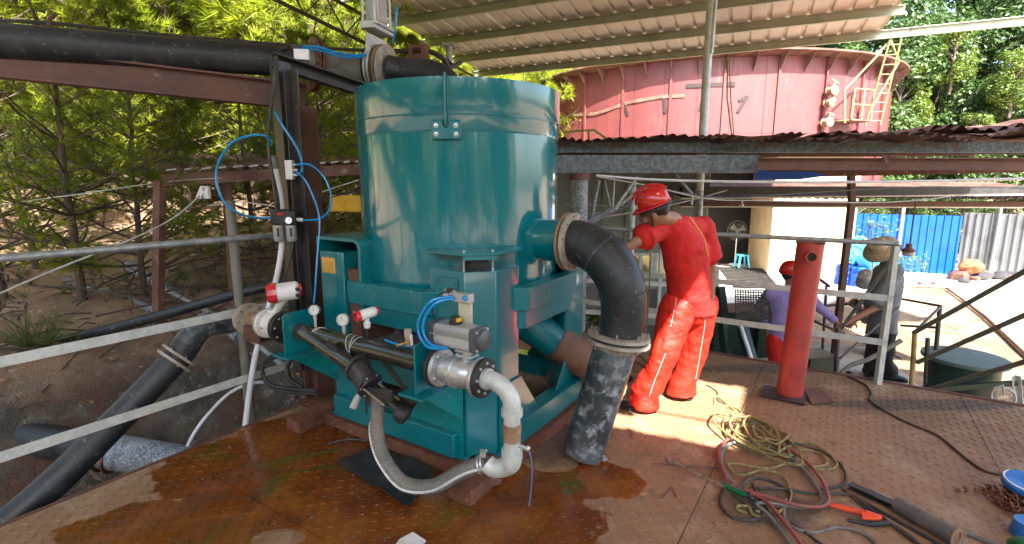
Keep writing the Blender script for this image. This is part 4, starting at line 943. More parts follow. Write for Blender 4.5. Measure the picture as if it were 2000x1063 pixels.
# small cover plate, cap bracket and its mounts on the front leg
nl = (r - t).normalized() if (r - t).normalized().dot(-VX) > .9 else (r + t).normalized(); fl = Z.cross(nl)
for s_ in (1, -1):
    rr_ = (UX + VX * s_).normalized(); tt_ = Z.cross(rr_)
    if s_ == 1: rr_ = (UX - VX).normalized(); tt_ = Z.cross(rr_)
    else: rr_ = (UX + VX).normalized(); tt_ = Z.cross(rr_)
    mb = MB(); mb.poly([CEN + rr_ * a + tt_ * b + Z * 1.335 for a, b in ((.96, -.1), (.96, .1), (.78, .285), (.69, .285), (.69, -.285), (.78, -.285))], Z * .014); mb.build('cap_plate', TEALD, mc, bevel=.003)
    mb = MB(); mb.poly([CEN + rr_ * a + tt_ * b + Z * 1.31 for a, b in ((.955, -.1), (.955, .1), (.9, .1), (.9, -.1))], Z * .024); mb.build('cap_lip', TEAL, mc)
    mb = MB(); mb.lathe(CEN + rr_ * .86 + Z * 1.24, Z, [(0, 0), (.07, 0), (.075, .03), (.065, .045), (.07, .07), (0, .07)], 24); mb.build('rubber_mount', BLK, mc)
    for b in (-.085, .085): bolt(mc, CEN + rr_ * .88 + tt_ * b + Z * 1.35, Z, .013, BOLTM); bolt(mc, CEN + rr_ * .88 + tt_ * b + Z * 1.242, Z, .013, BOLTM); m_ = MB(); m_.cyl(CEN + rr_ * .88 + tt_ * b + Z * 1.24, CEN + rr_ * .88 + tt_ * b + Z * 1.34, .006, n=8); m_.build('mount_stud', BOLTM, mc)
cc = CEN + (UX - VX).normalized() * .942; f_ = -UX
c1 = cc + (Z.cross((UX - VX).normalized())) * (-.0925)
base = CEN + UX * (.942 * .7071 - .0925 * .7071) - VX * (.942 * .7071 + .0925 * .7071)
mb = MB(); mb.poly([base - UX * a - VX * .001 + Z * z_ for a, z_ in ((.04, 1.155), (.04, 1.19), (.05, 1.2), (.2, 1.2), (.21, 1.19), (.21, 1.14), (.2, 1.13), (.05, 1.13))], -VX * .006); mb.build('blank_label', TEALD, mc, bevel=.002)
for a in (.055, .19): bolt(mc, base - UX * a - VX * .008 + Z * 1.165, -VX, .006, BLK)
# base frame
for s_ in (-1, 1):
    mb = MB(); mb.beam(W(-.55, .74 * s_, .175), W(.55, .74 * s_, .175), .12, .15); mb.build('base_beam', TEAL, mc, bevel=.005)
    mb = MB(); mb.beam(W(.74 * s_, -.55, .175), W(.74 * s_, .55, .175), .12, .15); mb.build('base_beam', TEALD, mc, bevel=.005)
mb = MB(); mb.beam(W(-.55, -.73, .52), W(.55, -.73, .52), .06, .16); mb.build('front_cross_beam', TEAL, mc, bevel=.004)
mb = MB(); mb.beam(W(-.45, -.60, .40), W(.45, -.60, .40), .12, .012); mb.build('splash_shelf', TEALD, mc)
mb = MB()
for s_ in (-1, 1): mb.beam(W(.75 * s_, -1.0, .045), W(.75 * s_, 1.0, .045), .16, .086)
mb.beam(W(-.66, -.76, .045), W(.66, -.76, .045), .1, .08); mb.build('shim_beam', RUST, mc, smooth=False)
# brackets carrying the water manifold
for u_ in (-.53, .60):
    mb = MB(); mb.poly([W(u_, v_, z_) for v_, z_ in ((-1.16, .655), (-1.16, .91), (-1.14, .925), (-.96, .925), (-.92, .90), (-.92, .655))], UX * .012); mb.build('bracket_web', TEAL, mc, bevel=.002)
    mb = MB(); mb.poly([W(u_ - .09, -1.19, .64), W(u_ + .08, -1.19, .64), W(u_ + .08, -.8, .64), W(u_ - .09, -.8, .64)], Z * .014); mb.build('bracket_shelf', TEALD, mc, bevel=.002)
    mb = MB(); mb.poly([W(u_ + .005, -1.14, .64), W(u_ + .005, -.78, .64), W(u_ + .005, -.78, .36)], UX * .012); mb.build('bracket_gusset', TEALW, mc, bevel=.002)
mb = MB(); mb.poly([W(-.53, -.815, z_) + UX * u_ for u_, z_ in ((0, .64), (.17, .64), (.17, .5), (.0, .42))], -VX * .012); mb.build('bracket_gusset', TEAL, mc)
# guard and cabinet on the left leg
mb = MB(); mb.poly([W(-.6, -.80, .74), W(-.36, -.80, .74), W(-.36, -.55, .74), W(-.6, -.55, .74)], Z * .55); cab = mb.build('cabinet', TEAL, mc, bevel=.008)
mb = MB(); mb.poly([W(-.575, -.801, 1.14), W(-.44, -.801, 1.14), W(-.44, -.801, 1.245), W(-.575, -.801, 1.245)], -VX * .002); npl = mb.build('nameplate', GOLD, cab)
mb = MB()
for k in range(5): mb.poly([W(-.56, -.8032, 1.155 + k * .015), W(-.455, -.8032, 1.155 + k * .015), W(-.455, -.8032, 1.158 + k * .015), W(-.56, -.8032, 1.158 + k * .015)], -VX * .0006)
mb.build('engraved_lines', mat('engraving', (.3, .19, .05), rough=.6, bmp=0), npl)
sec = [(-.64, 1.26), (-.64, 1.372), (-.63, 1.385), (-.25, 1.385), (-.215, 1.37), (-.2, 1.335), (-.2, .9), (-.225, .9), (-.225, 1.325), (-.235, 1.35), (-.26, 1.362), (-.62, 1.362), (-.62, 1.26)]
mb = MB(); mb.poly([W(a, -.79, b) for a, b in sec], VX * .42); mb.build('belt_guard', TEALD, mc, bevel=.002)
mb = MB(); mb.poly([W(-.62, -.40, .9), W(-.225, -.40, .9), W(-.225, -.40, 1.355), W(-.62, -.40, 1.355)], VX * .01); mb.build('guard_back', DKSTEEL, mc)
mb = MB(); mb.mbox(-.3, -.62, .93, .1, .3, .5); mb.build('inner_bracket', RUSTD, mc)
# outlet stub and flange
so = W(0, 0, 1.365)
mb = MB(); mb.cyl(so + UX * .6, so + UX * .885, .14, n=48); mb.build('outlet_stub', TEAL, mc)
mb = MB(); mb.ring(so + UX * .893, UX, .188, .1, .018, 64); fl1 = mb.build('outlet_flange', FLR, mc, bevel=.002)
# tailings chute, teal then rust brown
ch0 = P(1000, 610, 3.75); ch1 = P(1085, 668, 3.77); ch2 = P(1190, 735, 3.8)
mb = MB(); mb.cyl(ch0, ch1, .135, n=40); mb.build('chute', TEALD, mc)
mb = MB(); mb.tube([ch1 - (ch2 - ch1).normalized() * .008, ch1 + (ch2 - ch1).normalized() * .008], .143, 40); mb.build('chute_weld', RUSTD, mc)
mb = MB(); mb.cyl(ch1, ch2, .137, n=40); mb.build('chute_extension', mat('tan_rusty_pipe', (.2, .11, .07), (.15, .075, .05), 4, c3=(.3, .13, .05), s3=5, t3=(.56, .66), rough=.6, bmp=.15), mc)

# ---- big black elbow pipe
E1 = so + UX * .91; E2 = V((.675, 3.12, .78)); B0 = V((.45, 3.06, .0))
ep = thing('elbow_pipe', 'thick black elbow pipe with pale bolted flanges between drum and worker', 'pipe', B0)
ctr = bez([so + UX * .915, so + UX * .98 + Z * -.005, W(.0, 0) + UX * 1.14 + V((.0, -.0, 1.29)), W(0, 0) + UX * 1.27 + V((-.01, -.0, 1.13)), V((.70, 3.125, .95)), E2 + Z * .02], 9)
n = len(ctr); mb = MB(); mb.tube(ctr, [.136 + .012 * sin(pi * min(1, k / n * 1.1)) for k in range(n)], 40); mb.build('elbow', BLACKP, ep)
for i in (17, 30): d = (ctr[i + 1] - ctr[i]).normalized(); mb = MB(); mb.tube([ctr[i] - d * .006, ctr[i] - d * .004, ctr[i] + d * .004, ctr[i] + d * .006], [.146, .152, .152, .146], 40); mb.build('weld_seam', SLURRY if i == 17 else BLACKP, ep)
mb = MB(); mb.ring(so + UX * .925, UX, .188, .13, .022, 64); mb.build('upper_flange', FLG, ep, bevel=.002)
bolts(ep, so + UX * .937, UX, .168, 10, .012, BOLTR, .2); 
ax2 = (E2 - B0).normalized(); ax2 = (ax2 + Z * 2).normalized()
mb = MB(); mb.ring(E2 + Z * .012, ax2, .196, .12, .02, 64); mb.build('middle_flange', FLG, ep, bevel=.002)
mb = MB(); mb.ring(E2 - ax2 * .026, ax2, .20, .12, .02, 64); mb.build('lower_flange', FLG, ep, bevel=.002)
mb = MB(); mb.ring(E2 - ax2 * .007, ax2, .18, .12, .012, 64); mb.build('gasket', BLK, ep)
mb = MB(); mb.lathe(E2 - ax2 * .03, -ax2, [(.15, 0), (.16, .01), (.155, .035), (.14, .05)], 40); mb.build('stub_collar', FLG, ep)
for k in range(8):
    x, y, d = frame(ax2); a = k * pi / 4 + .3; c = E2 + ax2 * .024 + (x * cos(a) + y * sin(a)) * .176; bolt(ep, c, ax2, .014, BOLTR, length=.03); bolt(ep, c - ax2 * .062, -ax2, .014, BOLTR, length=.03)
mb = MB(); d = (E2 - B0).normalized(); mb.lathe(B0 + d * .012, d, [(.1, 0), (.127, 0), (.130, .02), (.134, (E2 - B0).length - .07), (.13, (E2 - B0).length - .07), (.11, .03)], 44, True); mb.build('straight_pipe', SLURRY, ep)

# ---- water manifold with wye branch
def A_(u, dv=0, dz=0): return W(u, -1.05 + dv, .79 + dz)
mf = thing('water_manifold', 'black plastic wrapped water manifold pipe held by the two teal brackets', 'pipe', A_(0))
pts = [A_(-.62), A_(-.5), A_(-.35), A_(-.1), A_(.15), A_(.4), A_(.67)]; mb = MB(); mb.tube(bez(pts, 6), .056, 24); mb.build('main_pipe', WRAP, mf)
wb0 = A_(-.44, -.02, .01); wb1 = P(703, 722, 2.78); wb2 = P(722, 752, 2.74)
mb = MB(); mb.tube(bez([wb0, wb0.lerp(wb1, .15), wb0.lerp(wb1, .6), wb1], 6), [.05] * 19, 22); mb.build('wye_branch', WRAP, mf)
rw = random.Random(4)
for k in range(7):
    u_ = -.34 + k * .022 if k < 4 else -.02 + k * .022 - .08; mb = MB(); c = A_(u_)
    mb.tube([c + (VX * cos(a * .5236) + Z * sin(a * .5236)) * .0585 + UX * (.03 * sin(a * .5236 + k)) for a in range(12)], .0028, 5, closed=True); mb.build('wire_tie', CLOTHW, mf)
dv_ = (wb2 - wb0).normalized()
mb = MB(); mb.cyl(wb1 - dv_ * .03, wb2 + dv_ * .01, .064, n=26); mb.ring(wb1 - dv_ * .02, dv_, .08, .05, .018); mb.ring(wb2, dv_, .08, .05, .018); mb.build('pinch_valve_body', DKSTEEL, mf, bevel=.002)
bolts(mf, wb2 + dv_ * .01, dv_, .066, 6, .008, BOLTM)
sx = dv_.cross(Z).normalized()
for s_ in (-1, 1):
    mb = MB(); mb.cyl(wb2 + sx * .05 * s_, wb2 + sx * .05 * s_ + dv_ * .2, .007, n=8); mb.build('guide_rod', BOLTR, mf)
kb = P(785, 808, 2.66); mb = MB(); d = (kb - wb2).normalized(); mb.cyl(wb2 + d * .05, kb, .013, n=10); mb.build('spindle', DKSTEEL, mf)
mb = MB(); mb.lathe(kb, d, [(0, -.035), (.045, -.035), (.052, -.02), (.052, .02), (.045, .035), (0, .035)], 14); mb.build('knob', BLK, mf, ang=25)
mb = MB(); mb.box(wb2 + dv_ * .1, (.16, .02, .06), -.3); mb.build('yoke', DKSTEEL, mf, bevel=.002)
mb = MB(); mb.beam(P(640, 668, 2.92), P(736, 800, 2.7), .012, .05); mb.beam(P(745, 700, 2.85), P(800, 770, 2.68), .012, .03); mb.build('clamp_bar', DKSTEEL, mf)
mb = MB(); mb.tube(bez([P(700, 735, 2.8), P(712, 770, 2.76), P(716, 808, 2.74)], 5), .007, 6); mb.build('drain_cable', BLK, mf)
# fittings on the manifold
def gauge(px, py, Y, r, lab):
    c = P(px, py, Y); f = (V((0, 0, EYE)) - c); f.z *= .3; f = (f.normalized() + V((-.35, 0, .1))).normalized()
    g_ = thing('pressure_gauge', lab, 'gauge', c - Z * .1, 'pressure gauges on the manifold')
    mb = MB(); mb.lathe(c, -f, [(r * .85, -.004), (r, -.004), (r, .0), (r * .96, .03), (0, .035)], 28); mb.build('case', ALU, g_)
    mb = MB(); mb.lathe(c - f * .001, f, [(0, 0), (r * .86, 0)], 28); di = mb.build('dial', DIAL, g_)
    x, y, d = frame(f); mb = MB(); mb.beam(c + f * .0015 - y * r * .15, c + f * .0015 + (y * .7 + x * .3) * r * .7, .003, .0012, up=f)
    for k in range(11): a = -.8 + k * (pi + 1.6) / 10; e_ = x * cos(a) + y * sin(a); mb.beam(c + f * .0015 + e_ * r * .68, c + f * .0015 + e_ * r * .8, .0022, .001, up=f)
    mb.build('needle_and_ticks', BLK, g_)
    mb = MB(); mb.cyl(c - Z * r - f * .015, c - Z * (r + .035) - f * .015, .012, n=8); mb.cyl(c - Z * (r + .03) - f * .015, V((c.x, c.y, .82)) - f * .015, .009, n=8); mb.build('stem', BOLTM, g_)
gauge(613, 606, 3.12, .033, 'pressure gauge nearest the white flow meter, left end of the manifold')
gauge(669, 625, 3.02, .038, 'pressure gauge left of the small white and red transmitter')
def transmitter(px, py, Y, s, lab, dirx):
    c = P(px, py, Y); d = V(dirx).normalized(); t_ = thing('pressure_transmitter', lab, 'transmitter', c - Z * .12 * s)
    mb = MB(); mb.lathe(c, d, [(0, -.075 * s), (.035 * s, -.075 * s), (.042 * s, -.06 * s), (.042 * s, .05 * s), (.036 * s, .06 * s), (0, .06 * s)], 24); mb.cyl(c, c - Z * .075 * s, .02 * s, n=14); mb.cyl(c - Z * .07 * s, c - Z * .115 * s, .032 * s, .024 * s, 12); mb.build('housing', WHITE, t_, bevel=.001)
    mb = MB(); mb.lathe(c + d * .06 * s, d, [(.0, 0), (.046 * s, 0), (.046 * s, .02 * s), (.04 * s, .035 * s), (.028 * s, .035 * s), (.026 * s, .025 * s), (0, .025 * s)], 12); mb.build('red_cap', REDP, t_, ang=25)
    mb = MB(); mb.cyl(c + d * .085 * s, c + d * .0865 * s, .026 * s, n=20); mb.build('window', GLASSD, t_)
    mb = MB(); mb.cyl(c - d * .075 * s, c - d * .09 * s, .036 * s, n=20); mb.build('rear_cap', REDP, t_)
    mb = MB(); mb.cyl(c - Z * .11 * s, V((c.x, c.y, .8)), .011, n=8); mb.build('stem', BLK, t_)
    return t_
transmitter(716, 613, 2.95, .75, 'small white transmitter with red cap standing on the black manifold', (-.75, -.65, -.12))
# little sampling valve, yellow handle
sv = thing('small_tap', 'little dirty tap with yellow lever standing on the manifold near the right bracket', 'tap', P(796, 678, 2.72))
c = P(797, 662, 2.72); mb = MB(); mb.cyl(c - Z * .04, c + Z * .02, .017, n=14); mb.cyl(c + Z * .01, c + Z * .055, .021, n=14); mb.build('tap_body', FLG, sv)
mb = MB(); mb.beam(c + V((.02, -.02, -.005)), c + V((-.06, -.03, -.03)), .018, .006); mb.build('lever', YEL, sv, bevel=.002)
mb = MB(); mb.cyl(c + V((.02, -.02, .03)), c + V((.025, -.02, -.03)), .008, n=8); mb.build('vent_screw', WHITE, sv)

# ---- flow meter at the left end
fm = thing('flow_meter', 'white electromagnetic flow meter with red capped head bolted into the left end of the manifold', 'flow meter', A_(-.78, 0, -.12))
mb = MB(); mb.cyl(A_(-.70), A_(-.86), .058, n=28); mb.lathe(A_(-.78), UX, [(.058, -.045), (.092, -.04), (.092, .04), (.058, .045)], 32); mb.ring(A_(-.865), UX, .1, .04, .016, 36); mb.build('sensor_body', WHITE, fm, bevel=.001)
mb = MB(); mb.ring(A_(-.695), UX, .108, .04, .016, 36); mb.ring(A_(-.67), UX, .108, .04, .018, 36); mb.build('black_flange', BLK, fm)
bolts(fm, A_(-.662), UX, .085, 8, .012, BOLTM, .2); bolts(fm, A_(-.874), -UX, .083, 8, .011, BOLTM, .2)
mb = MB(); mb.cyl(A_(-.645), A_(-.56), .05, n=20); mb.build('spigot', BLK, fm)
c = P(556, 570, 3.3); d = V((-.93, -.36, -.08)).normalized()
mb = MB(); mb.cyl(A_(-.785, 0, .08), c - Z * .04, .024, n=16); mb.ring(A_(-.785, 0, .1), Z, .04, .01, .02, 16); mb.build('neck', WHITE, fm)
mb = MB(); mb.lathe(c, d, [(0, -.09), (.045, -.09), (.06, -.075), (.062, .045), (0, .05)], 28); mb.build('head_housing', WHITE, fm, bevel=.001)
mb = MB(); mb.lathe(c + d * .046, d, [(0, 0), (.07, 0), (.07, .03), (.058, .06), (.044, .06), (.04, .045), (0, .045)], 12); mb.build('red_cap', REDP, fm, ang=25)
mb = MB(); mb.cyl(c + d * .085, c + d * .093, .041, n=24); mb.build('window', GLASSD, fm)
for dz in (-.02, .02): mb = MB(); q = c - d * .05 + V((.05, -.05, dz)); mb.cyl(q, q + V((.012, -.014, 0)), .013, n=12); mb.build('cable_plug', BLK, fm)
mb = MB(); mb.cyl(c - d * .09, c - d * .105, .04, n=20); mb.build('rear_cap', REDP, fm)
lc = A_(-.8) - VX * .0925; mb = MB(); mb.poly([lc + UX * a + Z * b for a, b in ((-.018, -.012), (.03, -.012), (.03, .01), (-.018, .01))], -VX * .002); mb.build('maker_label', WHITE, fm)
mb = MB(); mb.poly([lc - VX * .0022 + UX * a + Z * b for a, b in ((-.012, -.005), (.024, -.005), (.024, .004), (-.012, .004))], -VX * .0006); mb.build('label_print', REDP, fm)
fp = thing('flanged_nozzle', 'short rust stained flanged spool piece left of the white flow meter', 'pipe', A_(-1.0, 0, -.1))
mb = MB(); mb.cyl(A_(-.87), A_(-1.12), .052, n=26); mb.build('spool', FLR, fp)
mb = MB(); mb.ring(A_(-.885), UX, .1, .04, .015, 36); mb.ring(A_(-1.08), UX, .112, .04, .018, 40); mb.ring(A_(-1.11), UX, .112, .04, .018, 40); mb.build('flange', FLG, fp, bevel=.001)
bolts(fp, A_(-1.12), -UX, .09, 8, .012, BOLTR); bolts(fp, A_(-1.07), UX, .09, 8, .012, BOLTR)
mb = MB(); mb.box(A_(-.98, 0, -.13), (.2, .14, .012), atan2(UX.y, UX.x)); mb.box(A_(-.98, -.06, -.08), (.2, .012, .1), atan2(UX.y, UX.x)); mb.build('support_shelf', RUSTD, fp)

# ---- slurry feed pipe sloping down past the handrail
sp = thing('slurry_pipe', 'long slurry splashed black pipe sloping down left outside the handrail', 'pipe', P(0, 1000, 2.5))
pth = bez([A_(-1.12), A_(-1.22), A_(-1.36, 0, -.06), P(392, 640, 3.5), P(345, 700, 3.38), P(250, 800, 3.15), P(120, 930, 2.86), P(-10, 1040, 2.62), P(-150, 1130, 2.4)], 7)
mb = MB(); mb.tube(pth[:26], .088, 30); mb.build('upper_length', SLURRY, sp)
mb = MB(); mb.tube(pth[25:], .09, 30); mb.build('lower_length', BLACKP, sp)
q = P(345, 700, 3.38); d = (P(250, 800, 3.15) - q).normalized()
for k in (-.022, .022): mb = MB(); mb.ring(q + d * k, d, .125, .08, .018, 40); mb.build('joint_flange', FLG, sp)
for k in range(6):
    x, y, _ = frame(d); a = k * pi / 3; bolt(sp, q + d * .032 + (x * cos(a) + y * sin(a)) * .108, d, .012, BOLTR); bolt(sp, q - d * .032 + (x * cos(a) + y * sin(a)) * .108, -d, .012, BOLTR)
gp = thing('gully_pipe', 'fat grey splashed pipe lying low in the gully under the sloping black pipe', 'pipe', P(200, 880, 3.9))
mb = MB(); mb.tube([P(-120, 830, 4.1), P(60, 858, 4.0), P(200, 880, 3.92)], .135, 32); mb.build('first_length', BLACKP, gp)
mb = MB(); mb.tube([P(196, 878, 3.92), P(380, 910, 3.8)], .142, 32); mb.build('second_length', POLE, gp)
mb = MB(); a, b = P(203, 882, 3.9), P(214, 884, 3.9); mb.ring(a, b - a, .16, .1, .03, 36); mb.ring(b + (b - a), b - a, .16, .1, .02, 36); mb.build('joint_flange', RUST, gp)

# ---- pneumatic ball valve
bv = thing('ball_valve', 'stainless ball valve with grey pneumatic actuator in front of the teal leg', 'valve', A_(.8, 0, -.12))
mb = MB(); mb.ring(A_(.672), UX, .108, .03, .018, 40); mb.build('black_flange', BLK, bv)
mb = MB(); mb.ring(A_(.694), UX, .1, .03, .02, 40); mb.lathe(A_(.70), UX, [(.055, 0), (.064, .015), (.07, .03), (.07, .07), (.083, .07), (.083, .09), (.086, .09), (.086, .105), (.077, .105), (.079, .15), (.068, .2), (.05, .215), (.05, .24)], 36); mb.ring(A_(.945), UX, .1, .03, .02, 40); mb.build('valve_body', STEEL, bv, bevel=.0015)
mb = MB(); mb.ring(A_(.968), UX, .1, .03, .02, 40); mb.build('black_flange', BLK, bv)
bolts(bv, A_(.978), UX, .076, 8, .0135, BOLTM, .15); bolts(bv, A_(.705), UX, .078, 8, .0125, BOLTM, .3); bolts(bv, A_(.79), -UX, .074, 8, .0105, BOLTM, .1); bolts(bv, A_(.933), -UX, .08, 8, .011, BOLTM, .3)
mb = MB(); mb.cyl(A_(0.865, 0, .05), A_(0.865, 0, .13), .026, n=16); mb.box(A_(0.865, 0, .1), (.1, .07, .012), atan2(UX.y, UX.x)); mb.box(A_(0.865, 0, .125), (.1, .07, .012), atan2(UX.y, UX.x)); mb.build('mounting_pad', STEEL, bv, bevel=.002)
for a in (-.04, .04):
    for b in (-.028, .028): bolt(bv, A_(0.865 + a, b, .107), Z, .008, BOLTM)
mb = MB(); RR = atan2(UX.y, UX.x)
hx, hy = .13, .058; sec = [(-hy, -.045), (-hy * .8, -.058), (hy * .8, -.058), (hy, -.045), (hy, -.012), (hy * .93, -.006), (hy * .93, .006), (hy, .012), (hy, .04), (hy * .75, .058), (-hy * .75, .058), (-hy, .04), (-hy, .012), (-hy * .93, .006), (-hy * .93, -.006), (-hy, -.012)]
mb.sect(A_(0.695, 0, .195), A_(0.920, 0, .195), sec); mb.build('actuator_body', ALU, bv, bevel=.002)
capm = mat('dark_grey_cap', (.075, .08, .09), rough=.35, bmp=.03)
for u0_, u1_ in ((.922, .96), (.655, .693)):
    mb = MB(); mb.sect(A_(u0_, 0, .195), A_(u1_, 0, .195), [(x * 1.0, y * 1.0) for x, y in ((-.06, -.052), (-.052, -.06), (.052, -.06), (.06, -.052), (.06, .052), (.052, .06), (-.052, .06), (-.06, .052))]); mb.build('actuator_end', capm, bv, bevel=.003)
mb = MB(); mb.lathe(A_(0.960, 0, .195), UX, [(.054, 0), (.05, .018), (.044, .022), (0, .024)], 32); mb.build('end_dome', capm, bv)
for a in (-.045, .045):
    for b in (-.045, .045): bolt(bv, A_(0.962, a, .195 + b), UX, .008, BOLTM)
mb = MB(); mb.cyl(A_(0.795, 0, .25), A_(0.795, 0, .262), .034, n=20); mb.cyl(A_(0.795, 0, .262), A_(0.795, 0, .29), .024, n=18); mb.build('position_cap', BLK, bv)
mb = MB(); mb.box(A_(0.820, -.005, .278), (.012, .03, .02), RR); mb.build('position_mark', YEL, bv)
mb = MB(); mb.box(A_(0.820, .05, .31), (.085, .006, .13), RR); mb.build('valve_plate', mat('beige_plate', (.6, .56, .42), rough=.5), bv)
mb = MB(); mb.box(A_(0.810, .035, .385), (.12, .045, .045), RR); mb.cyl(A_(0.755, .0, .39), A_(0.725, .0, .39), .014, n=10); mb.build('solenoid_block', ALU, bv, bevel=.002)
for a in (.70, .73, .76): bolt(bv, A_(a, .035, .41), Z, .009, BOLTM)
mb = MB(); mb.cyl(A_(0.850, .012, .39), A_(0.850, .002, .39), .014, n=12); mb.build('blue_fitting', BLUE, bv)
mb = MB(); mb.box(A_(0.740, .035, .4), (.035, .035, .04), RR); mb.build('cable_plug', BLK, bv)
for k, (a, b) in enumerate(((.68, .195), (.70, .195))):
    bolt(bv, A_(a, -.06, b + .005), -VX, .008, BOLTM)
def tube_thing(name, pts, r, m, lab, cat, n=8, k=8, grp=None):
    mb = MB(); mb.tube(bez(pts, k), r, n); return one(name, mb, m, lab, cat, grp)
tube_thing('air_tube', [A_(0.775, .01, .39), A_(0.695, -.06, .37), A_(0.635, -.09, .28), A_(0.635, -.1, .2), A_(0.695, -.1, .14), A_(0.775, -.065, .135)], .0075, BLUE, 'thick blue air tube looping outermost from solenoid block to the grey actuator', 'air tube')
tube_thing('air_tube', [A_(0.785, .01, .38), A_(0.715, -.055, .36), A_(0.660, -.08, .28), A_(0.660, -.09, .2), A_(0.715, -.09, .15), A_(0.795, -.065, .14)], .0075, BLUE, 'thick blue air tube looping just inside the outermost one beside the grey actuator', 'air tube')
tube_thing('air_tube', [P(752, 664, 2.8), P(775, 672, 2.75), P(820, 680, 2.7), P(850, 677, 2.66)], .006, BLUE, 'short blue air tube lying over the manifold towards the ball valve', 'air tube')
tube_thing('control_cable', [A_(0.730, .02, .41), A_(0.675, .0, .38), A_(0.650, -.01, .31), A_(0.645, .02, .25)], .004, CABLE, 'thin black cable bending from the solenoid plug behind the blue tubes', 'cable')
# ---- galvanised drop pipe
dp = thing('drop_pipe', 'galvanised elbow and drop pipe from the ball valve down to the ribbed hose', 'pipe', A_(1.1, 0, -.4))
e0 = A_(.98); e1 = A_(1.135, 0, -.13); zb_ = .43
mb = MB(); mb.cyl(A_(.975), A_(1.0), .053, n=24); mb.tube(bez([A_(.98), A_(1.02), A_(1.085, 0, -.022), A_(1.13, 0, -.075), e1], 6), .044, 26); mb.cyl(e1 + Z * .01, e1 - Z * .025, .052, n=24); mb.build('upper_elbow', GALVB, dp)
mb = MB(); mb.cyl(e1 - Z * .02, V((e1.x, e1.y, .44)), .041, n=26); mb.build('straight_pipe', GALVB, dp)
mb = MB(); mb.cyl(e1 - Z * .065, e1 - Z * .1, .046, n=24); mb.cyl(e1 - Z * .1, e1 - Z * .155, .045, .043, n=24); mb.build('rusty_coupling', FLR, dp)
b_ = V((e1.x, e1.y, .44)); he = P(952, 905, b_.y + .06)
mb = MB(); mb.cyl(b_ + Z * .02, b_ - Z * .03, .052, n=24); mb.tube(bez([b_, b_ - Z * .05, b_ - Z * .085 - UX * .03 + VX * .005, he + (b_ - he) * .3 - Z * .045, he], 6), .046, 26); mb.build('lower_elbow', GALVB, dp)
q = e1 - Z * .17; mb = MB(); mb.cyl(q + UX * .03, q + UX * .09, .01, n=10); mb.sph(q + UX * .09, .014, 10); mb.build('bleed_valve', STEEL, dp)
tube_thing('thin_lead', [q + UX * .09, q + UX * .11 - Z * .05, q + UX * .115 - Z * .16, q + UX * .1 - Z * .3], .004, mat('blue_grey_lead', (.12, .14, .3), rough=.5), 'thin blue grey lead hanging from the bleed valve of the drop pipe', 'lead', 6)
# ribbed hose
hp = bez([P(738, 775, 2.72), P(738, 800, 2.70), P(737, 850, 2.64), P(752, 900, 2.58), P(790, 945, 2.52), P(845, 950, 2.47), P(895, 925, 2.43), P(930, 910, he.y + .01), he], 26)
hs_ = thing('ribbed_hose', 'grey ribbed suction hose curving from the black branch to the drop pipe', 'hose', hp[90] - Z * .05)
mb = MB(); mb.tube(hp, [.038 + (.0035 if i % 3 == 0 else 0) for i in range(len(hp))], 22); mb.build('hose_wall', HOSE, hs_, ang=60)
up_ = []
for i in range(0, len(hp), 2):
    tdir = (hp[min(i + 1, len(hp) - 1)] - hp[max(i - 1, 0)]).normalized(); w_ = tdir.cross(Z).normalized(); w_ = w_ if w_.y < 0 else -w_
    up_.append(hp[i] + (w_ * .9 + Z * -.15).normalized() * .037)
mb = MB(); mb.tube(up_[18:], .0085, 8); mb.build('hose_stripe', HOSEW, hs_)
q = hp[-14]; d = (hp[-10] - hp[-18]).normalized()
hc = thing('hose_clamp', 'bright steel bolt clamp around the ribbed hose at the lower elbow', 'clamp', q)
for k in (-.016, .0): mb = MB(); mb.ring(q + d * k, d, .047, .041, .011, 30); mb.build('band', STEEL, hc)
mb = MB(); mb.box(q + Z * .058, (.03, .03, .03)); mb.cyl(q + Z * .05 - VX * .03, q + Z * .062 + VX * .03, .006, n=8); mb.build('bolt_lug', BOLTM, hc)

# rubber mat, rod, rusty lump
mb = MB(); gx = [G(*p, .01) for p in ((662, 893), (715, 880), (800, 860), (835, 915), (800, 998))]
o_ = []
nx = 12
A0, A1, A2, A3 = G(662, 905, .012), G(735, 868, .012), G(850, 925, .012), G(795, 997, .012)
for j in range(nx + 1):
    for i in range(nx + 1):
        p_ = A0.lerp(A1, i / nx).lerp(A3.lerp(A2, i / nx), j / nx); o_.append(p_ + Z * (.012 * noise.noise(p_ * 9) + .02 * (abs(i / nx - .5) * 2) ** 4 * (j / nx > .5) + .006))
n_ = len(o_); fs = []
for j in range(nx):
    for i in range(nx): a = j * (nx + 1) + i; fs += [(a, a + 1, a + nx + 2, a + nx + 1), (n_ + a, n_ + a + nx + 1, n_ + a + nx + 2, n_ + a + 1)]
rim_ = [i for i in range(nx)] + [nx + j * (nx + 1) for j in range(nx)] + [nx * (nx + 1) + nx - i for i in range(nx)] + [(nx - j) * (nx + 1) for j in range(nx)]
fs += [(rim_[k], n_ + rim_[k], n_ + rim_[(k + 1) % len(rim_)], rim_[(k + 1) % len(rim_)]) for k in range(len(rim_))]
mb.add(o_ + [q_ - Z * .006 for q_ in o_], fs); one('rubber_mat', mb, BLK, 'square of black rubber sheet lying wet on the deck under the ribbed hose', 'mat')
tube_thing('thin_rod', [G(640, 867, .02), G(680, 858, .025), G(718, 861, .02)], .005, DKSTEEL, 'short bent rod lying on the deck above the rubber mat', 'rod', 6)
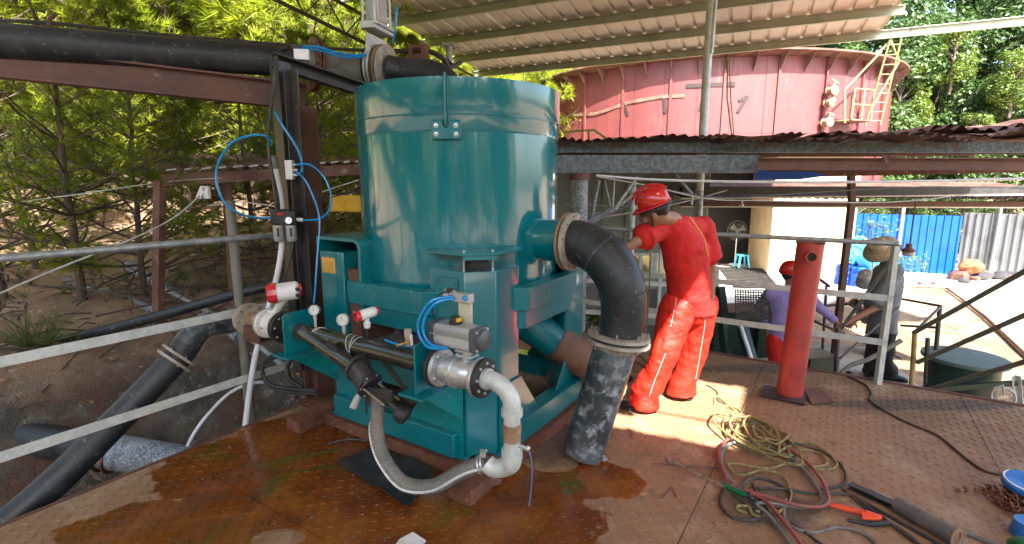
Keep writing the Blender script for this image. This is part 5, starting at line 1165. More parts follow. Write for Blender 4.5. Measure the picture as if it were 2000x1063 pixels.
mb = MB(); c = G(952, 940, .03); mb.box(c, (.15, .09, .035), .5); mb.box(c + Z * .028 + V((.01, 0, 0)), (.1, .08, .02), .2); one('rusty_block', mb, RUSTD, 'small rusty steel block on the deck below the lower elbow', 'block', bevel=.006)
mb = MB(); c = G(700, 800, .05); mb.ibeam(G(600, 800, .045), G(650, 778, .045), .1, .09); one('shim_block', mb, RUST, 'rusty I-section offcut at the foot of the brown column', 'block')
mb = MB(); mb.box(G(712, 822, .04), (.12, .08, .08), .3); one('shim_block', mb, RUSTD, 'small rusty shim block under the left corner of the teal frame', 'block')
mb = MB(); q = P(697, 780, 2.98); mb.lathe(q, V((-.3, -.5, -.8)), [(0, -.03), (.015, -.03), (.02, -.01), (.024, .05), (.02, .06), (0, .06)], 14); one('drain_plug', mb, CLOTHW, 'pale plastic drain plug hanging low on the teal left base plate', 'plug')

# ============================================================= LEFT COLUMN, OVERHEAD PIPE
lc_ = thing('steel_column', 'black channel and rusty brown I-section column with arm reaching to the drum', 'column', (-1.58, 3.82, 0))
cb0 = V((-1.565, 3.86, 0))
mb = MB(); mb.ibeam(cb0 + V((.03, 0, .02)), cb0 + V((.03, 0, 2.28)), .15, .17, .014, up=UX); mb.build('brown_section', RUSTD, lc_, smooth=False)
cf = V((-1.56, 3.70, 0)); mb = MB(); mb.chan(cf + V((-.045, .03, .35)), cf + V((-.045, .03, 2.56)), .09, .1, .01, up=UX); mb.build('black_channel', DKSTEEL, lc_, smooth=False)
mb = MB(); mb.angle(cf + V((.035, 0, .35)), cf + V((.035, 0, 2.5)), .055, .09, .01, up=-UX); mb.build('black_angle', DKSTEEL, lc_, smooth=False)
mb = MB(); mb.chan(cf + V((-.08, -.0, 2.57)), P(722, 180, 4.1), .09, .095, .01); mb.build('arm', DKSTEEL, lc_, smooth=False)
mb = MB(); mb.box(cb0 + V((.03, 0, .01)), (.26, .26, .016), RR); mb.build('base_plate', RUST, lc_, smooth=False)
oh = thing('overhead_pipe', 'thick black overhead pipe with strap running above the handrail from the left', 'pipe', P(300, 100, 3.7))
OA, OB = P(-300, 58, 3.15), P(575, 122, 4.12)
mb = MB(); mb.cyl(OA, OB, .108, n=40); mb.build('pipe_length', BLACKP, oh)
q = P(100, 86, 3.55); d = (OB - OA).normalized(); mb = MB(); mb.ring(q, (d + Z * .2), .114, .10, .018, 40); mb.build('strap', RUSTD, oh)
mb = MB(); mb.tube([q + Z * .11, q + Z * .16 + V((.02, 0, 0)), q + Z * .18 + V((.06, 0, 0))], .012, 6); mb.build('strap_hook', RUSTD, oh)
ob = thing('overhead_beam', 'rust brown I-beam under the overhead black pipe at left', 'beam', P(300, 160, 3.7))
mb = MB(); mb.ibeam(P(-300, 88, 3.15) , P(598, 190, 4.13), .12, .19, .014); mb.build('beam_body', RUSTD, ob, smooth=False)
gy = thing('grey_feed_pipe', 'grey feed pipe with big rusty flange ending at the knife gate valve', 'pipe', P(660, 135, 4.2))
F1, F2 = P(578, 122, 4.13), P(728, 143, 4.28); d = (F2 - F1).normalized()
mb = MB(); mb.cyl(F1, F2, .105, n=36); mb.build('pipe_body', GREYP, gy)
mb = MB(); q = F1.lerp(F2, .57); mb.tube([q - d * .012, q - d * .01, q + d * .01, q + d * .012], [.105, .113, .113, .105], 36); mb.build('joint_band', GREYP, gy)
ff = F1.lerp(F2, .2); fd = (d + V((0, .5, 0))).normalized()
for k in (0, .03): mb = MB(); mb.ring(ff + fd * k, fd, .2, .09, .02, 44); fo = mb.build('big_flange', RUST, gy, bevel=.001)
bolts(gy, ff - fd * .012, -fd, .17, 12, .013, BOLTR)
# knife gate valve with pneumatic cylinder
kv = thing('knife_gate_valve', 'silver knife gate valve with tall pneumatic cylinder above the drum', 'valve', P(742, 140, 4.28))
kc = P(740, 134, 4.28); kd = (d + V((0, -.55, 0))).normalized()
for k, m_ in ((-.05, BLK), (-.028, STEEL), (.0, STEEL), (.045, FLR)): mb = MB(); mb.ring(kc + kd * k, kd, .178, .08, .018, 44); mb.build('flange_ring', m_, kv)
mb = MB(); mb.ring(kc + kd * .072, kd, .178, .08, .016, 44); mb.build('flange_ring', FLG, kv)
bolts(kv, kc + kd * .08, kd, .152, 10, .013, BOLTM); bolts(kv, kc - kd * .06, -kd, .152, 10, .012, BOLTM)
kx = kd.cross(Z).normalized(); yk = kc + Z * .17
mb = MB(); mb.poly([yk - kx * .15 - Z * .1 + kd * .01, yk + kx * .15 - Z * .1 + kd * .01, yk + kx * .13 + Z * .06 + kd * .01, yk - kx * .13 + Z * .06 + kd * .01], -kd * .035); mb.build('yoke_plate', STEEL, kv, bevel=.002)
mb = MB(); a_ = atan2(kx.y, kx.x); mb.box(yk + Z * .11, (.3, .12, .03), a_); mb.box(yk + Z * .14, (.26, .15, .025), a_); mb.build('lower_crosshead', STEEL, kv, bevel=.003)
mb = MB(); mb.box(yk + Z * .62, (.26, .15, .045), a_); mb.build('upper_crosshead', STEEL, kv, bevel=.003)
for a in (-.115, .115):
    for b in (-.05, .05): mb = MB(); mb.cyl(yk + kx * a + kd * b + Z * .14, yk + kx * a + kd * b + Z * .62, .011, n=10); mb.build('tie_rod', GALVB, kv)
mb = MB(); mb.box(yk + Z * .38, (.17, .11, .44), a_); mb.build('cylinder_barrel', ALU, kv, bevel=.02)
mb = MB(); mb.box(yk + Z * .78, (.16, .12, .28), a_); mb.build('top_unit', GALV, kv, bevel=.01)
# black elbow into the drum
te = thing('inlet_elbow', 'black plastic elbow bending down into the top of the teal drum', 'pipe', P(880, 180, 4.2))
T_ = [kc + kd * .08, P(790, 140, 4.26), P(835, 143, 4.2), P(868, 158, 4.12), P(885, 190, 4.06), V((-.42, 4.02, 2.2))]
mb = MB(); mb.tube(bez(T_, 6), .102, 32); mb.build('elbow_body', BLACKP, te)
lt = thing('lifting_eye_plate', 'rusty plate with square hole standing behind the inlet elbow', 'plate', P(817, 125, 4.5))
mb = MB(); q = [P(797, 90, 4.5), P(802, 84, 4.5), P(828, 84, 4.5), P(834, 90, 4.5), P(840, 120, 4.5), P(797, 120, 4.5)]
hx_ = [P(805, 93, 4.5), P(822, 93, 4.5), P(822, 106, 4.5), P(805, 106, 4.5)]
mb.poly([P(797, 87, 4.5), P(834, 87, 4.5), P(834, 93, 4.5), P(797, 93, 4.5)], (0, .02, 0)); mb.poly([P(797, 93, 4.5), P(805, 93, 4.5), P(805, 106, 4.5), P(797, 106, 4.5)], (0, .02, 0)); mb.poly([P(822, 93, 4.5), P(835, 93, 4.5), P(837, 106, 4.5), P(822, 106, 4.5)], (0, .02, 0)); mb.poly([P(797, 106, 4.5), P(837, 106, 4.5), P(842, 125, 4.5), P(797, 125, 4.5)], (0, .02, 0)); mb.build('plate_body', RUST, lt)
tube_thing('slack_cable', [P(770, 100, 4.6), P(840, 101, 4.6), P(868, 118, 4.6), P(880, 132, 4.7), P(900, 122, 5.2)], .02, CABLE, 'black cable drooping from behind the knife gate valve to the canopy post', 'cable')

# air unit on the column
FY = 3.56
fr_ = thing('air_filter_unit', 'air filter and regulator with two clear bowls strapped to the black column', 'filter unit', P(555, 470, FY))
mb = MB(); mb.box(P(556, 424, FY), (.17, .07, .09)); mb.box(P(548, 413, FY) , (.08, .06, .03)); mb.build('regulator_body', BLK, fr_, bevel=.006)
mb = MB(); mb.box(P(547, 418, FY - .04), (.04, .004, .016)); mb.build('red_label', REDP, fr_)
for px in (543, 568):
    q = P(px, 440, FY); mb = MB(); mb.lathe(q, -Z, [(0, 0), (.035, 0), (.036, .1), (.028, .112), (0, .114)], 20); bo = mb.build('bowl_guard', ALU, fr_)
    mb = MB(); mb.box(P(px, 454, FY - .035), (.012, .006, .06)); mb.build('sight_slot', BLK, bo)
q = P(564, 431, FY - .05); f = V((.1, -1, .2)).normalized(); mb = MB(); mb.lathe(q, -f, [(0, -.002), (.026, -.002), (.029, .004), (.027, .022), (0, .022)], 22); mb.build('gauge_case', BLK, fr_)
mb = MB(); mb.cyl(q + f * .003, q + f * .004, .023, n=20); mb.build('gauge_dial', DIAL, fr_)
mb = MB(); x, y, _ = frame(f); mb.beam(q + f * .0048, q + f * .0048 + (y - x * .5) * .016, .0025, .0008, up=f); mb.build('gauge_needle', BLK, fr_)
mb = MB(); mb.cyl(P(572, 428, FY), P(592, 430, FY), .014, n=10); mb.cyl(P(538, 426, FY), P(512, 425, FY), .009, n=10); mb.build('fitting', GALVB, fr_)
jb = thing('junction_box', 'small white electrical box on the black column above the air filter', 'box', P(566, 350, FY + .05))
mb = MB(); mb.box(P(566, 332, FY + .05), (.05, .04, .13)); mb.build('box_body', WHITE, jb, bevel=.003)
for k in range(3): mb = MB(); q = P(573, 322 + k * 10, FY + .03); mb.cyl(q, q + V((.03, -.005, 0)), .008, n=8); mb.build('plug', PVCW, jb)
wj = thing('junction_box', 'white junction box pair on the grey post behind the handrail', 'box', P(400, 390, 4.6))
for a, b, px in ((380, 366, 394), (0, 0, 404)): mb = MB(); mb.box(P(px, 376, 4.6), (.045, .04, .11), R=Matrix.Rotation(.5 if px == 394 else 0, 3, 'Y')); mb.build('box_body', WHITE, wj, bevel=.003)
sn = thing('limit_switch_box', 'white cable box with clipped blue air tubes on top of the steel column', 'box', P(590, 112, 3.8))
mb = MB(); mb.box(P(590, 108, 3.8), (.1, .06, .07), .2); mb.build('box_body', WHITE, sn, bevel=.003)
mb = MB(); mb.box(P(580, 93, 3.8), (.07, .04, .03), .1); mb.cyl(P(565, 92, 3.8), P(548, 97, 3.8), .016, n=8); mb.build('connector', BLK, sn)
# blue loops, white hose and cables on the column
tube_thing('air_tube', [P(531, 284, 3.5), P(522, 268, 3.45), P(495, 264, 3.4), P(455, 278, 3.38), P(428, 315, 3.37), P(423, 355, 3.37), P(438, 395, 3.38), P(470, 418, 3.42), P(505, 426, 3.5), P(530, 426, 3.55)], .0075, BLUE, 'big blue air tube loop hanging left of the black column', 'air tube', 8, 10)
tube_thing('air_tube', [P(536, 218, 3.55), P(552, 245, 3.52), P(575, 280, 3.5), P(588, 310, 3.5), P(589, 335, 3.5), P(578, 340, 3.5)], .0075, BLUE, 'blue air tube descending from the column top to the small white box', 'air tube')
tube_thing('air_tube', [P(578, 322, 3.5), P(605, 322, 3.48), P(632, 345, 3.46), P(647, 382, 3.45), P(642, 412, 3.46), P(622, 428, 3.48), P(592, 430, 3.54)], .0065, BLUE, 'blue air tube loop bulging right of the column to the air filter', 'air tube', 8, 10)
tube_thing('air_tube', [P(578, 335, 3.48), P(596, 352, 3.46), P(610, 380, 3.45), P(622, 415, 3.44), P(624, 450, 3.42), P(620, 500, 3.38), P(616, 560, 3.3), P(613, 592, 3.2)], .0065, BLUE, 'long blue air tube running down beside the teal cabinet to the first gauge', 'air tube', 8, 10)
tube_thing('air_tube', [P(590, 92, 3.8), P(620, 92, 3.85), P(660, 104, 3.95), P(700, 108, 4.1), P(728, 98, 4.2)], .009, BLUE, 'upper blue air tube running from the cable box to the knife gate valve', 'air tube')
tube_thing('air_tube', [P(588, 96, 3.78), P(625, 99, 3.85), P(665, 111, 3.95), P(705, 111, 4.1), P(735, 96, 4.2)], .007, BLUE, 'lower blue air tube running from the cable box to the knife gate valve', 'air tube')
tube_thing('air_tube', [P(772, 30, 4.15), P(776, 15, 4.12), P(772, 55, 4.12), P(768, 85, 4.18)], .008, BLUE, 'blue air tube along the side of the pneumatic cylinder', 'air tube')
tube_thing('control_cable', [P(540, 110, 3.55), P(535, 165, 3.55), P(528, 220, 3.52), P(524, 270, 3.5), P(528, 320, 3.5), P(541, 380, 3.52), P(545, 415, 3.55)], .012, CABLE, 'thick black cable hanging down the left side of the black column', 'cable')
tube_thing('control_cable', [P(532, 345, 3.48), P(538, 395, 3.5), P(541, 415, 3.52)], .008, CABLE, 'thinner black cable beside the white conduit on the column', 'cable')
tube_thing('white_conduit', [P(535, 315, 3.6), P(542, 350, 3.6), P(550, 400, 3.6), P(551, 470, 3.6), P(543, 530, 3.58), P(530, 580, 3.55), P(515, 640, 3.5), P(500, 690, 3.48), P(488, 760, 3.48), P(478, 840, 3.5)], .02, PVCW, 'white flexible conduit running down the column past the flow meter to below the deck', 'conduit', 12)
mb = MB(); mb.cyl(P(533, 305, 3.6), P(538, 330, 3.6), .026, n=14); one('conduit_end', mb, GREYP, 'grey threaded end piece on top of the white conduit', 'fitting')
tube_thing('control_cable', [P(573, 475, 3.5), P(568, 500, 3.5), P(560, 530, 3.5), P(555, 550, 3.4)], .009, CABLE, 'short black cable from the air filter down to the flow meter head', 'cable')
for k, lab in enumerate(('upper of two black hoses curling left of the teal frame base', 'lower of two black hoses curling left of the teal frame base')):
    dz = k * 6
    tube_thing('black_hose', [P(600, 686 + dz, 3.3), P(560, 688 + dz, 3.35), P(523, 700 + dz, 3.4), P(512, 725 + dz, 3.4), P(530, 752 + dz, 3.38), P(570, 760 + dz, 3.35), P(620, 764 + dz, 3.3)], .014 - k * .003, BLK, lab, 'hose', 10, 9)
tube_thing('black_hose', [P(575, 692, 3.42), P(562, 715, 3.42), P(565, 740, 3.4), P(590, 757, 3.36)], .016, BLK, 'short black hose stub inside the curl left of the teal frame', 'hose', 10)
tube_thing('white_hose', [P(520, 746, 3.7), P(480, 752, 3.7), P(440, 775, 3.68), P(402, 815, 3.62), P(380, 845, 3.55), P(366, 872, 3.5)], .013, PVCW, 'thin white hose arching over the gully to the deck edge', 'hose', 10)
# black pipes on the bank behind the rails
tube_thing('bank_pipe', [P(-60, 700, 4.9), P(60, 676, 4.95), P(180, 652, 5.0), P(330, 612, 5.05), P(460, 575, 5.15), P(560, 553, 5.3), P(640, 545, 5.6)], .052, BLACKP, 'black pipe lying along the top of the earth bank behind the rails', 'pipe', 16)
tube_thing('bank_pipe', [P(-60, 512, 7.6), P(60, 530, 7.3), P(180, 565, 6.6), P(260, 590, 6.0), P(330, 620, 5.6)], .045, POLE, 'grey poly pipe descending the bank from the far left', 'pipe', 12)
tube_thing('bank_pipe', [P(250, 520, 7.2), P(320, 560, 6.7), P(400, 610, 6.1), P(470, 660, 5.5)], .07, POLE, 'splashed pipe crossing the bank behind the nearest pine trunk', 'pipe', 14)
tube_thing('bank_pipe', [P(310, 560, 6.3), P(400, 605, 5.9), P(480, 655, 5.4), P(560, 720, 4.9)], .03, GALV, 'thin grey pipe beside the splashed pipe on the bank', 'pipe', 10)

# ============================================================= HANDRAILS
hr = thing('handrail', 'grey three bar handrail along the left edge of the deck', 'handrail', W(U0 - .03, -.8, 0))
ue = U0 - .03
def Lr(v, z): return W(ue, v, z)
v_far = -.74; v_near = -4.6
mb = MB(); mb.cyl(Lr(v_far - .0, 1.36), Lr(v_near, 1.39), .022, n=14); mb.build('top_bar', GALV, hr)
for z_, z2 in ((.84, .86), (.345, .365)):
    mb = MB(); mb.beam(Lr(v_far + .1, z_), Lr(v_near, z2), .008, .056); mb.build('flat_bar', GALVB, hr, smooth=False)
for v_ in (-1.06, -2.9, -4.5):
    mb = MB(); q = Lr(v_, 0) - UX * .06; mb.cyl(q - Z * .9, q + Z * (1.62 if v_ > -2 else 1.37), .032, n=14); mb.build('post', GREYP if v_ > -2 else GALV, hr)
rr = thing('far_handrail', 'galvanised three bar handrail along the far edge of the deck behind the worker in red', 'handrail', W(1.5, V1 - .08, 0))
vr = V1 - .07; ueR = (V((3.2, 4.24, 0)) - CEN).dot(UX)
mb = MB(); mb.cyl(W(-.3, vr, 1.24), W(ueR + .02, vr, 1.24), .021, n=14); mb.build('top_bar', GALV, rr)
for z_ in (.775, .386): mb = MB(); mb.beam(W(-.3, vr - .02, z_), W(ueR + .03, vr - .02, z_), .01, .055); mb.build('flat_bar', GALVB, rr, smooth=False)
for u_ in (ueR, -.25): mb = MB(); mb.beam(W(u_, vr, -.05), W(u_, vr, 1.22), .045, .045); mb.build('post', GALVB, rr, smooth=False)
for u_ in (.95,): mb = MB(); mb.cyl(W(u_, vr + .05, -.2), W(u_, vr + .05, .9), .04, n=14); mb.build('post', GALVB, rr)
mb = MB(); mb.angle(P(1757, 478, 4.35), P(1640, 640, 5.0), .04, .04, .006); mb.build('brace', GALV, rr, smooth=False)
mb = MB(); mb.cyl(P(1636, 640, 4.8), P(1632, 735, 4.75), .02, n=8); mb.cyl(P(1641, 700, 4.8), P(1755, 600, 5.2), .012, n=8); mb.build('brace', DKSTEEL, rr)
mb = MB(); mb.tube(bez([P(1760, 665, 4.5), P(1700, 700, 4.5), P(1660, 715, 4.5), P(1632, 742, 4.5)], 5), .022, 10); one('bent_tube', mb, GREYP, 'bent grey tube leaning against the far handrail beside the hat man', 'tube')
# stair rails on the right
srl = thing('stair_rail', 'dark grey two bar stair railing descending at the right edge of the deck', 'railing', P(1785, 750, 4.6))
for a, b in (((1785, 650, 4.9), (2060, 498, 3.6)), ((1792, 708, 4.85), (2060, 590, 3.6)), ((1800, 765, 4.7), (2060, 690, 3.6))):
    mb = MB(); mb.cyl(P(*a), P(*b), .021, n=12); mb.build('rail_bar', GREYP, srl)
for a, b, m_ in (((1787, 648, 4.9), (1780, 760, 4.8), YLAD), ((1836, 598, 5.4), (1822, 752, 5.2), DKSTEEL), ((1812, 660, 5.2), (1808, 748, 5.1), DKSTEEL)):
    mb = MB(); mb.cyl(P(*a), P(*b), .022, n=10); mb.build('post', m_, srl)
for a, b in (((1785, 650, 4.9), (1838, 598, 5.4)), ((1838, 598, 5.4), (1760, 584, 6.0)), ((1830, 640, 5.4), (1760, 636, 6.0))):
    mb = MB(); mb.cyl(P(*a), P(*b), .014, n=8); mb.build('link_bar', DKSTEEL, srl)
for a, b in (((1612, 563, 6.5), (1624, 585, 6.3)), ((1624, 585, 6.3), (1600, 700, 6.2)), ((1560, 560, 6.8), (1612, 548, 6.8))):
    pass
sr2 = thing('stair_rail', 'dark thin railing beyond the lower platform behind the men', 'railing', P(1610, 720, 6.8))
for a, b in (((1600, 545, 7.0), (1620, 560, 6.8)), ((1614, 558, 6.8), (1604, 720, 6.7)), ((1600, 545, 7.0), (1540, 528, 7.4)), ((1606, 598, 6.8), (1760, 585, 7.0)), ((1604, 650, 6.8), (1700, 660, 7.0)), ((1584, 625, 6.9), (1760, 700, 6.6))):
    mb = MB(); mb.cyl(P(*a), P(*b), .018, n=8); mb.build('rail_bar', DKSTEEL, sr2)
# red post
rp = thing('red_post', 'chipped red tubular post with open side pipe under the far handrail', 'post', (2.31, 4.02, 0))
pb_, pt_ = V((2.31, 4.02, .012)), V((2.37, 4.04, 1.27)); mb = MB(); mb.cyl(pb_, pt_, .098, n=36); mb.build('post_tube', REDPOST, rp)
q = P(1583, 502, 3.93); d = V((-.15, -1, .05)).normalized(); mb = MB(); mb.ring(q + d * .0, d, .045, .034, .05, 24); mb.build('side_socket', REDPOST, rp)
mb = MB(); mb.cyl(q, q + d * .012, .034, n=20); mb.build('socket_hole', DARKIN, rp)
mb = MB(); mb.box(pb_ + V((-.06, -.02, 0)), (.32, .26, .012), RR); mb.build('base_plate', DKSTEEL, rp)
mb = MB(); mb.box(pt_ + Z * .008, (.2, .16, .014), RR); mb.build('top_plate', RUST, rp)
mb = MB(); mb.poly([G(1570, 762, .012), G(1600, 758, .012), G(1628, 785, .012), G(1585, 790, .012)], (0, 0, .01)); one('loose_plate', mb, RUSTD, 'thin dark plate lying flat beside the foot of the red post', 'plate')
# round opening by the worker
rg = thing('deck_opening', 'low rusty collar around a round drain opening behind the black pipe', 'drain', G(1214, 742))
mb = MB(); q = G(1214, 738, .07); mb.lathe(q - Z * .07, Z, [(.19, 0), (.19, .07), (.10, .07), (.10, .02), (.17, 0)], 40, True); mb.build('collar', FLR, rg); mb = MB(); mb.cyl(q - Z * .06, q - Z * .04, .11, n=30); mb.build('dark_well', DARKIN, rg)

# ============================================================= LOW RIGHT BACKGROUND EQUIPMENT
gt = thing('green_tank', 'dark green round tank with grey green lid beyond the right deck edge', 'tank', P(1890, 760, 5.1))
lcn = P(1885, 694, 5.1); mb = MB(); mb.cyl(lcn - Z * 1.3, lcn - Z * .03, .3, n=40); mb.build('tank_body', GREENM, gt)
mb = MB(); mb.lathe(lcn, Z, [(0, .0), (.36, -.01), (.365, -.03), (.36, -.05), (.3, -.05)], 48); mb.build('lid', GLID, gt)
mb = MB(); mb.angle(lcn + V((.12, -.42, -.05)), lcn + V((.3, -.36, -.55)), .05, .05, .006); mb.build('angle_leg', GALVB, gt, smooth=False)
mb = MB(); mb.beam(lcn + V((-.5, -.3, -.25)), lcn + V((.35, -.45, -.1)), .03, .05); mb.build('side_bar', GREENM, gt, smooth=False)
wl = MB(); q = P(1960, 775, 4.0); x = V((.8, -.2, .5)).normalized(); y = V((0, .3, .9)).normalized()
wl.tube([q + (V((.8, -.5, 0)).normalized() * cos(k * pi / 10) + Z * sin(k * pi / 10)) * .075 for k in range(20)], .009, 6, closed=True); wl.tube([q + V((-.06, .03, .06)), q + V((-.02, 0, .1)), q + V((.0, .0, .02))], .009, 6)
one('wire_ring', wl, GALVB, 'bright wire ring standing on the deck edge in front of the green tank', 'ring')
gf_ = thing('green_machine', 'dark green machine frame on the walkway left of the man in lilac', 'frame', P(1440, 700, 6.4))
for a, b in (((1405, 560, 6.4), (1420, 700, 6.2)), ((1450, 640, 6.2), (1470, 710, 6.0)), ((1540, 600, 6.8), (1552, 705, 6.6))):
    mb = MB(); mb.beam(P(*a), P(*b), .1, .1); mb.build('upright', GREENM, gf_, smooth=False)
mb = MB(); mb.box(P(1430, 655, 6.9), (.9, .5, .8), .2); mb.build('housing', GREENM, gf_, bevel=.01)
mb = MB(); mb.box(P(1485, 690, 6.9), (.5, .5, .9), .2); mb.build('hopper', GREENM, gf_, bevel=.01)
mb = MB(); mb.beam(P(1446, 635, 6.1), P(1470, 708, 5.9), .04, .03); mb.build('pale_brace', GALVB, gf_, smooth=False)
gb_ = thing('green_box', 'low dark green box between the red post and the brown post', 'box', P(1595, 715, 5.4)); mb = MB(); mb.box(P(1592, 708, 5.4), (.34, .3, .18), .1); mb.build('box_body', GREENM, gb_, bevel=.006)
mb = MB(); mb.box(P(1592, 691, 5.4), (.36, .32, .01), .1); mb.build('box_lid', GREENM, gb_)
wbk = thing('wire_basket', 'dark plastic mesh crate resting on the green machine frame', 'crate', P(1480, 610, 6.0))
for ai, (o_, du, dv, wd, ht) in enumerate(((P(1428, 556, 6.3), V((1, .1, -.05)), V((0, 1, .35)), .62, .45), (P(1436, 566, 6.1), V((1, .1, -.05)), V((.1, .0, -1)), .6, .36))):
    mb = MB(); du.normalize(); dv.normalize()
    for k in range(19): mb.beam(o_ + du * wd * k / 18, o_ + du * wd * k / 18 + dv * ht, .012, .012)
    for k in range(13): mb.beam(o_ + dv * ht * k / 12, o_ + du * wd + dv * ht * k / 12, .012, .012)
    mb.build(('mesh_floor', 'mesh_side')[ai], CABLE, wbk, smooth=False)
mb = MB(); o_ = P(1432, 560, 6.12); mb.beam(o_, o_ + V((.62, .06, -.03)), .03, .03); mb.build('crate_rim', GREYP, wbk)
pf = thing('steel_rack', 'pale grey steel frame with rust stains behind the flanged elbow', 'frame', P(1190, 620, 6.6))
for (x0, y0, x1, y1, w_) in ((1135, 548, 1395, 560, .05), (1135, 608, 1290, 618, .06), (1292, 480, 1284, 640, .05), (1400, 520, 1398, 620, .07), (1140, 560, 1140, 660, .04)):
    mb = MB(); mb.beam(P(x0, y0, 6.6), P(x1, y1, 6.6), .04, w_); mb.build('frame_bar', GALVB, pf, smooth=False)
mb = MB(); mb.poly([P(1140, 560, 6.7), P(1290, 566, 6.7), P(1285, 606, 6.7), P(1140, 602, 6.7)], (0, .02, 0)); mb.build('stained_panel', GREYF, pf)
pl2 = MB(); rn5 = random.Random(8)
for k in range(260):
    c = P(rn5.uniform(1120, 1230), rn5.uniform(570, 690), rn5.uniform(6.9, 8.2)); gv, gf = leaf_blades(c, Z * .4, 8, .14, .014, rn5, 1.0); pl2.add(gv, gf)
bs = thing('low_bush', 'bright sunlit undergrowth seen through the teal frame and behind the black pipe', 'bush', P(1180, 640, 7.5)); pl2.build('leaves', LEAFY, bs, smooth=False)

# ============================================================= PEOPLE
clouds = bpy.data.textures.new('folds', 'CLOUDS'); clouds.noise_scale = .11; clouds.noise_depth = 2
def organic(mb, name, m, parent, vox, smooth_n=6, fold=0, fscale=None):
    o = mb.build(name, m, parent, ang=180)
    md = o.modifiers.new('r', 'REMESH'); md.mode = 'VOXEL'; md.voxel_size = vox; md.use_smooth_shade = True
    md = o.modifiers.new('s', 'SMOOTH'); md.iterations = smooth_n; md.factor = .5
    if fold:
        md = o.modifiers.new('d', 'DISPLACE'); md.texture = clouds; md.strength = fold; md.mid_level = .5; md.texture_coords = 'GLOBAL'
    return o
def cap(mb, a, b, ra, rb, n=16):
    a, b = V(a), V(b); d = b - a
    if d.length < 1e-5: return mb.sph(a, ra, n)
    u_ = d.normalized(); pts, rs = [], []
    for k in range(5): t = k / 4 * pi / 2; pts.append(a - u_ * ra * cos(t)); rs.append(max(ra * sin(t), ra * .04))
    for k in range(5): t = k / 4 * pi / 2; pts.append(b + u_ * rb * sin(t)); rs.append(max(rb * cos(t), rb * .04))
    return mb.tube(pts, rs, n)
def loft(mb, secs, n=24):
    vs = []
    for c, lat, dep, a, b in secs: vs += [c + lat * a * cos(2 * pi * k / n) + dep * b * sin(2 * pi * k / n) for k in range(n)]
    m = len(secs); fs = [(i * n + k, i * n + (k + 1) % n, (i + 1) * n + (k + 1) % n, (i + 1) * n + k) for i in range(m - 1) for k in range(n)]
    fs += [tuple(range(n - 1, -1, -1)), tuple((m - 1) * n + k for k in range(n))]; return mb.add(vs, fs)
def hand(mb, wrist, d, palm_n, s=1.0, curl=.5, side=1):
    d = d.normalized(); pn = (palm_n - d * palm_n.dot(d)).normalized(); lat = d.cross(pn) * side
    for k in (-1, 0, 1): cap(mb, wrist + lat * .018 * k * s, wrist + d * .08 * s + lat * .026 * k * s, .017 * s, .0145 * s, 10)
    for k, L in enumerate((.068, .078, .073, .056)):
        p = wrist + d * .085 * s + lat * (.034 - .0225 * k) * s; dd = (d + lat * (.12 - .08 * k)).normalized(); seg = L * s / 3
        for j in range(3):
            dd = (dd + pn * curl * (.35 + .25 * j)).normalized(); q_ = p + dd * seg * (1.25 if j == 0 else .9); cap(mb, p, q_, (.0092 - .0007 * j) * s, (.0085 - .0008 * j) * s, 8); p = q_
    p = wrist + lat * .03 * s + d * .02 * s; dd = (d * .7 + lat * .8 + pn * .3).normalized(); q_ = p + dd * .045 * s; cap(mb, p, q_, .012 * s, .0105 * s, 8); cap(mb, q_, q_ + (dd * .6 + d * .7 + pn * .4).normalized() * .032 * s, .0105 * s, .0085 * s, 8)
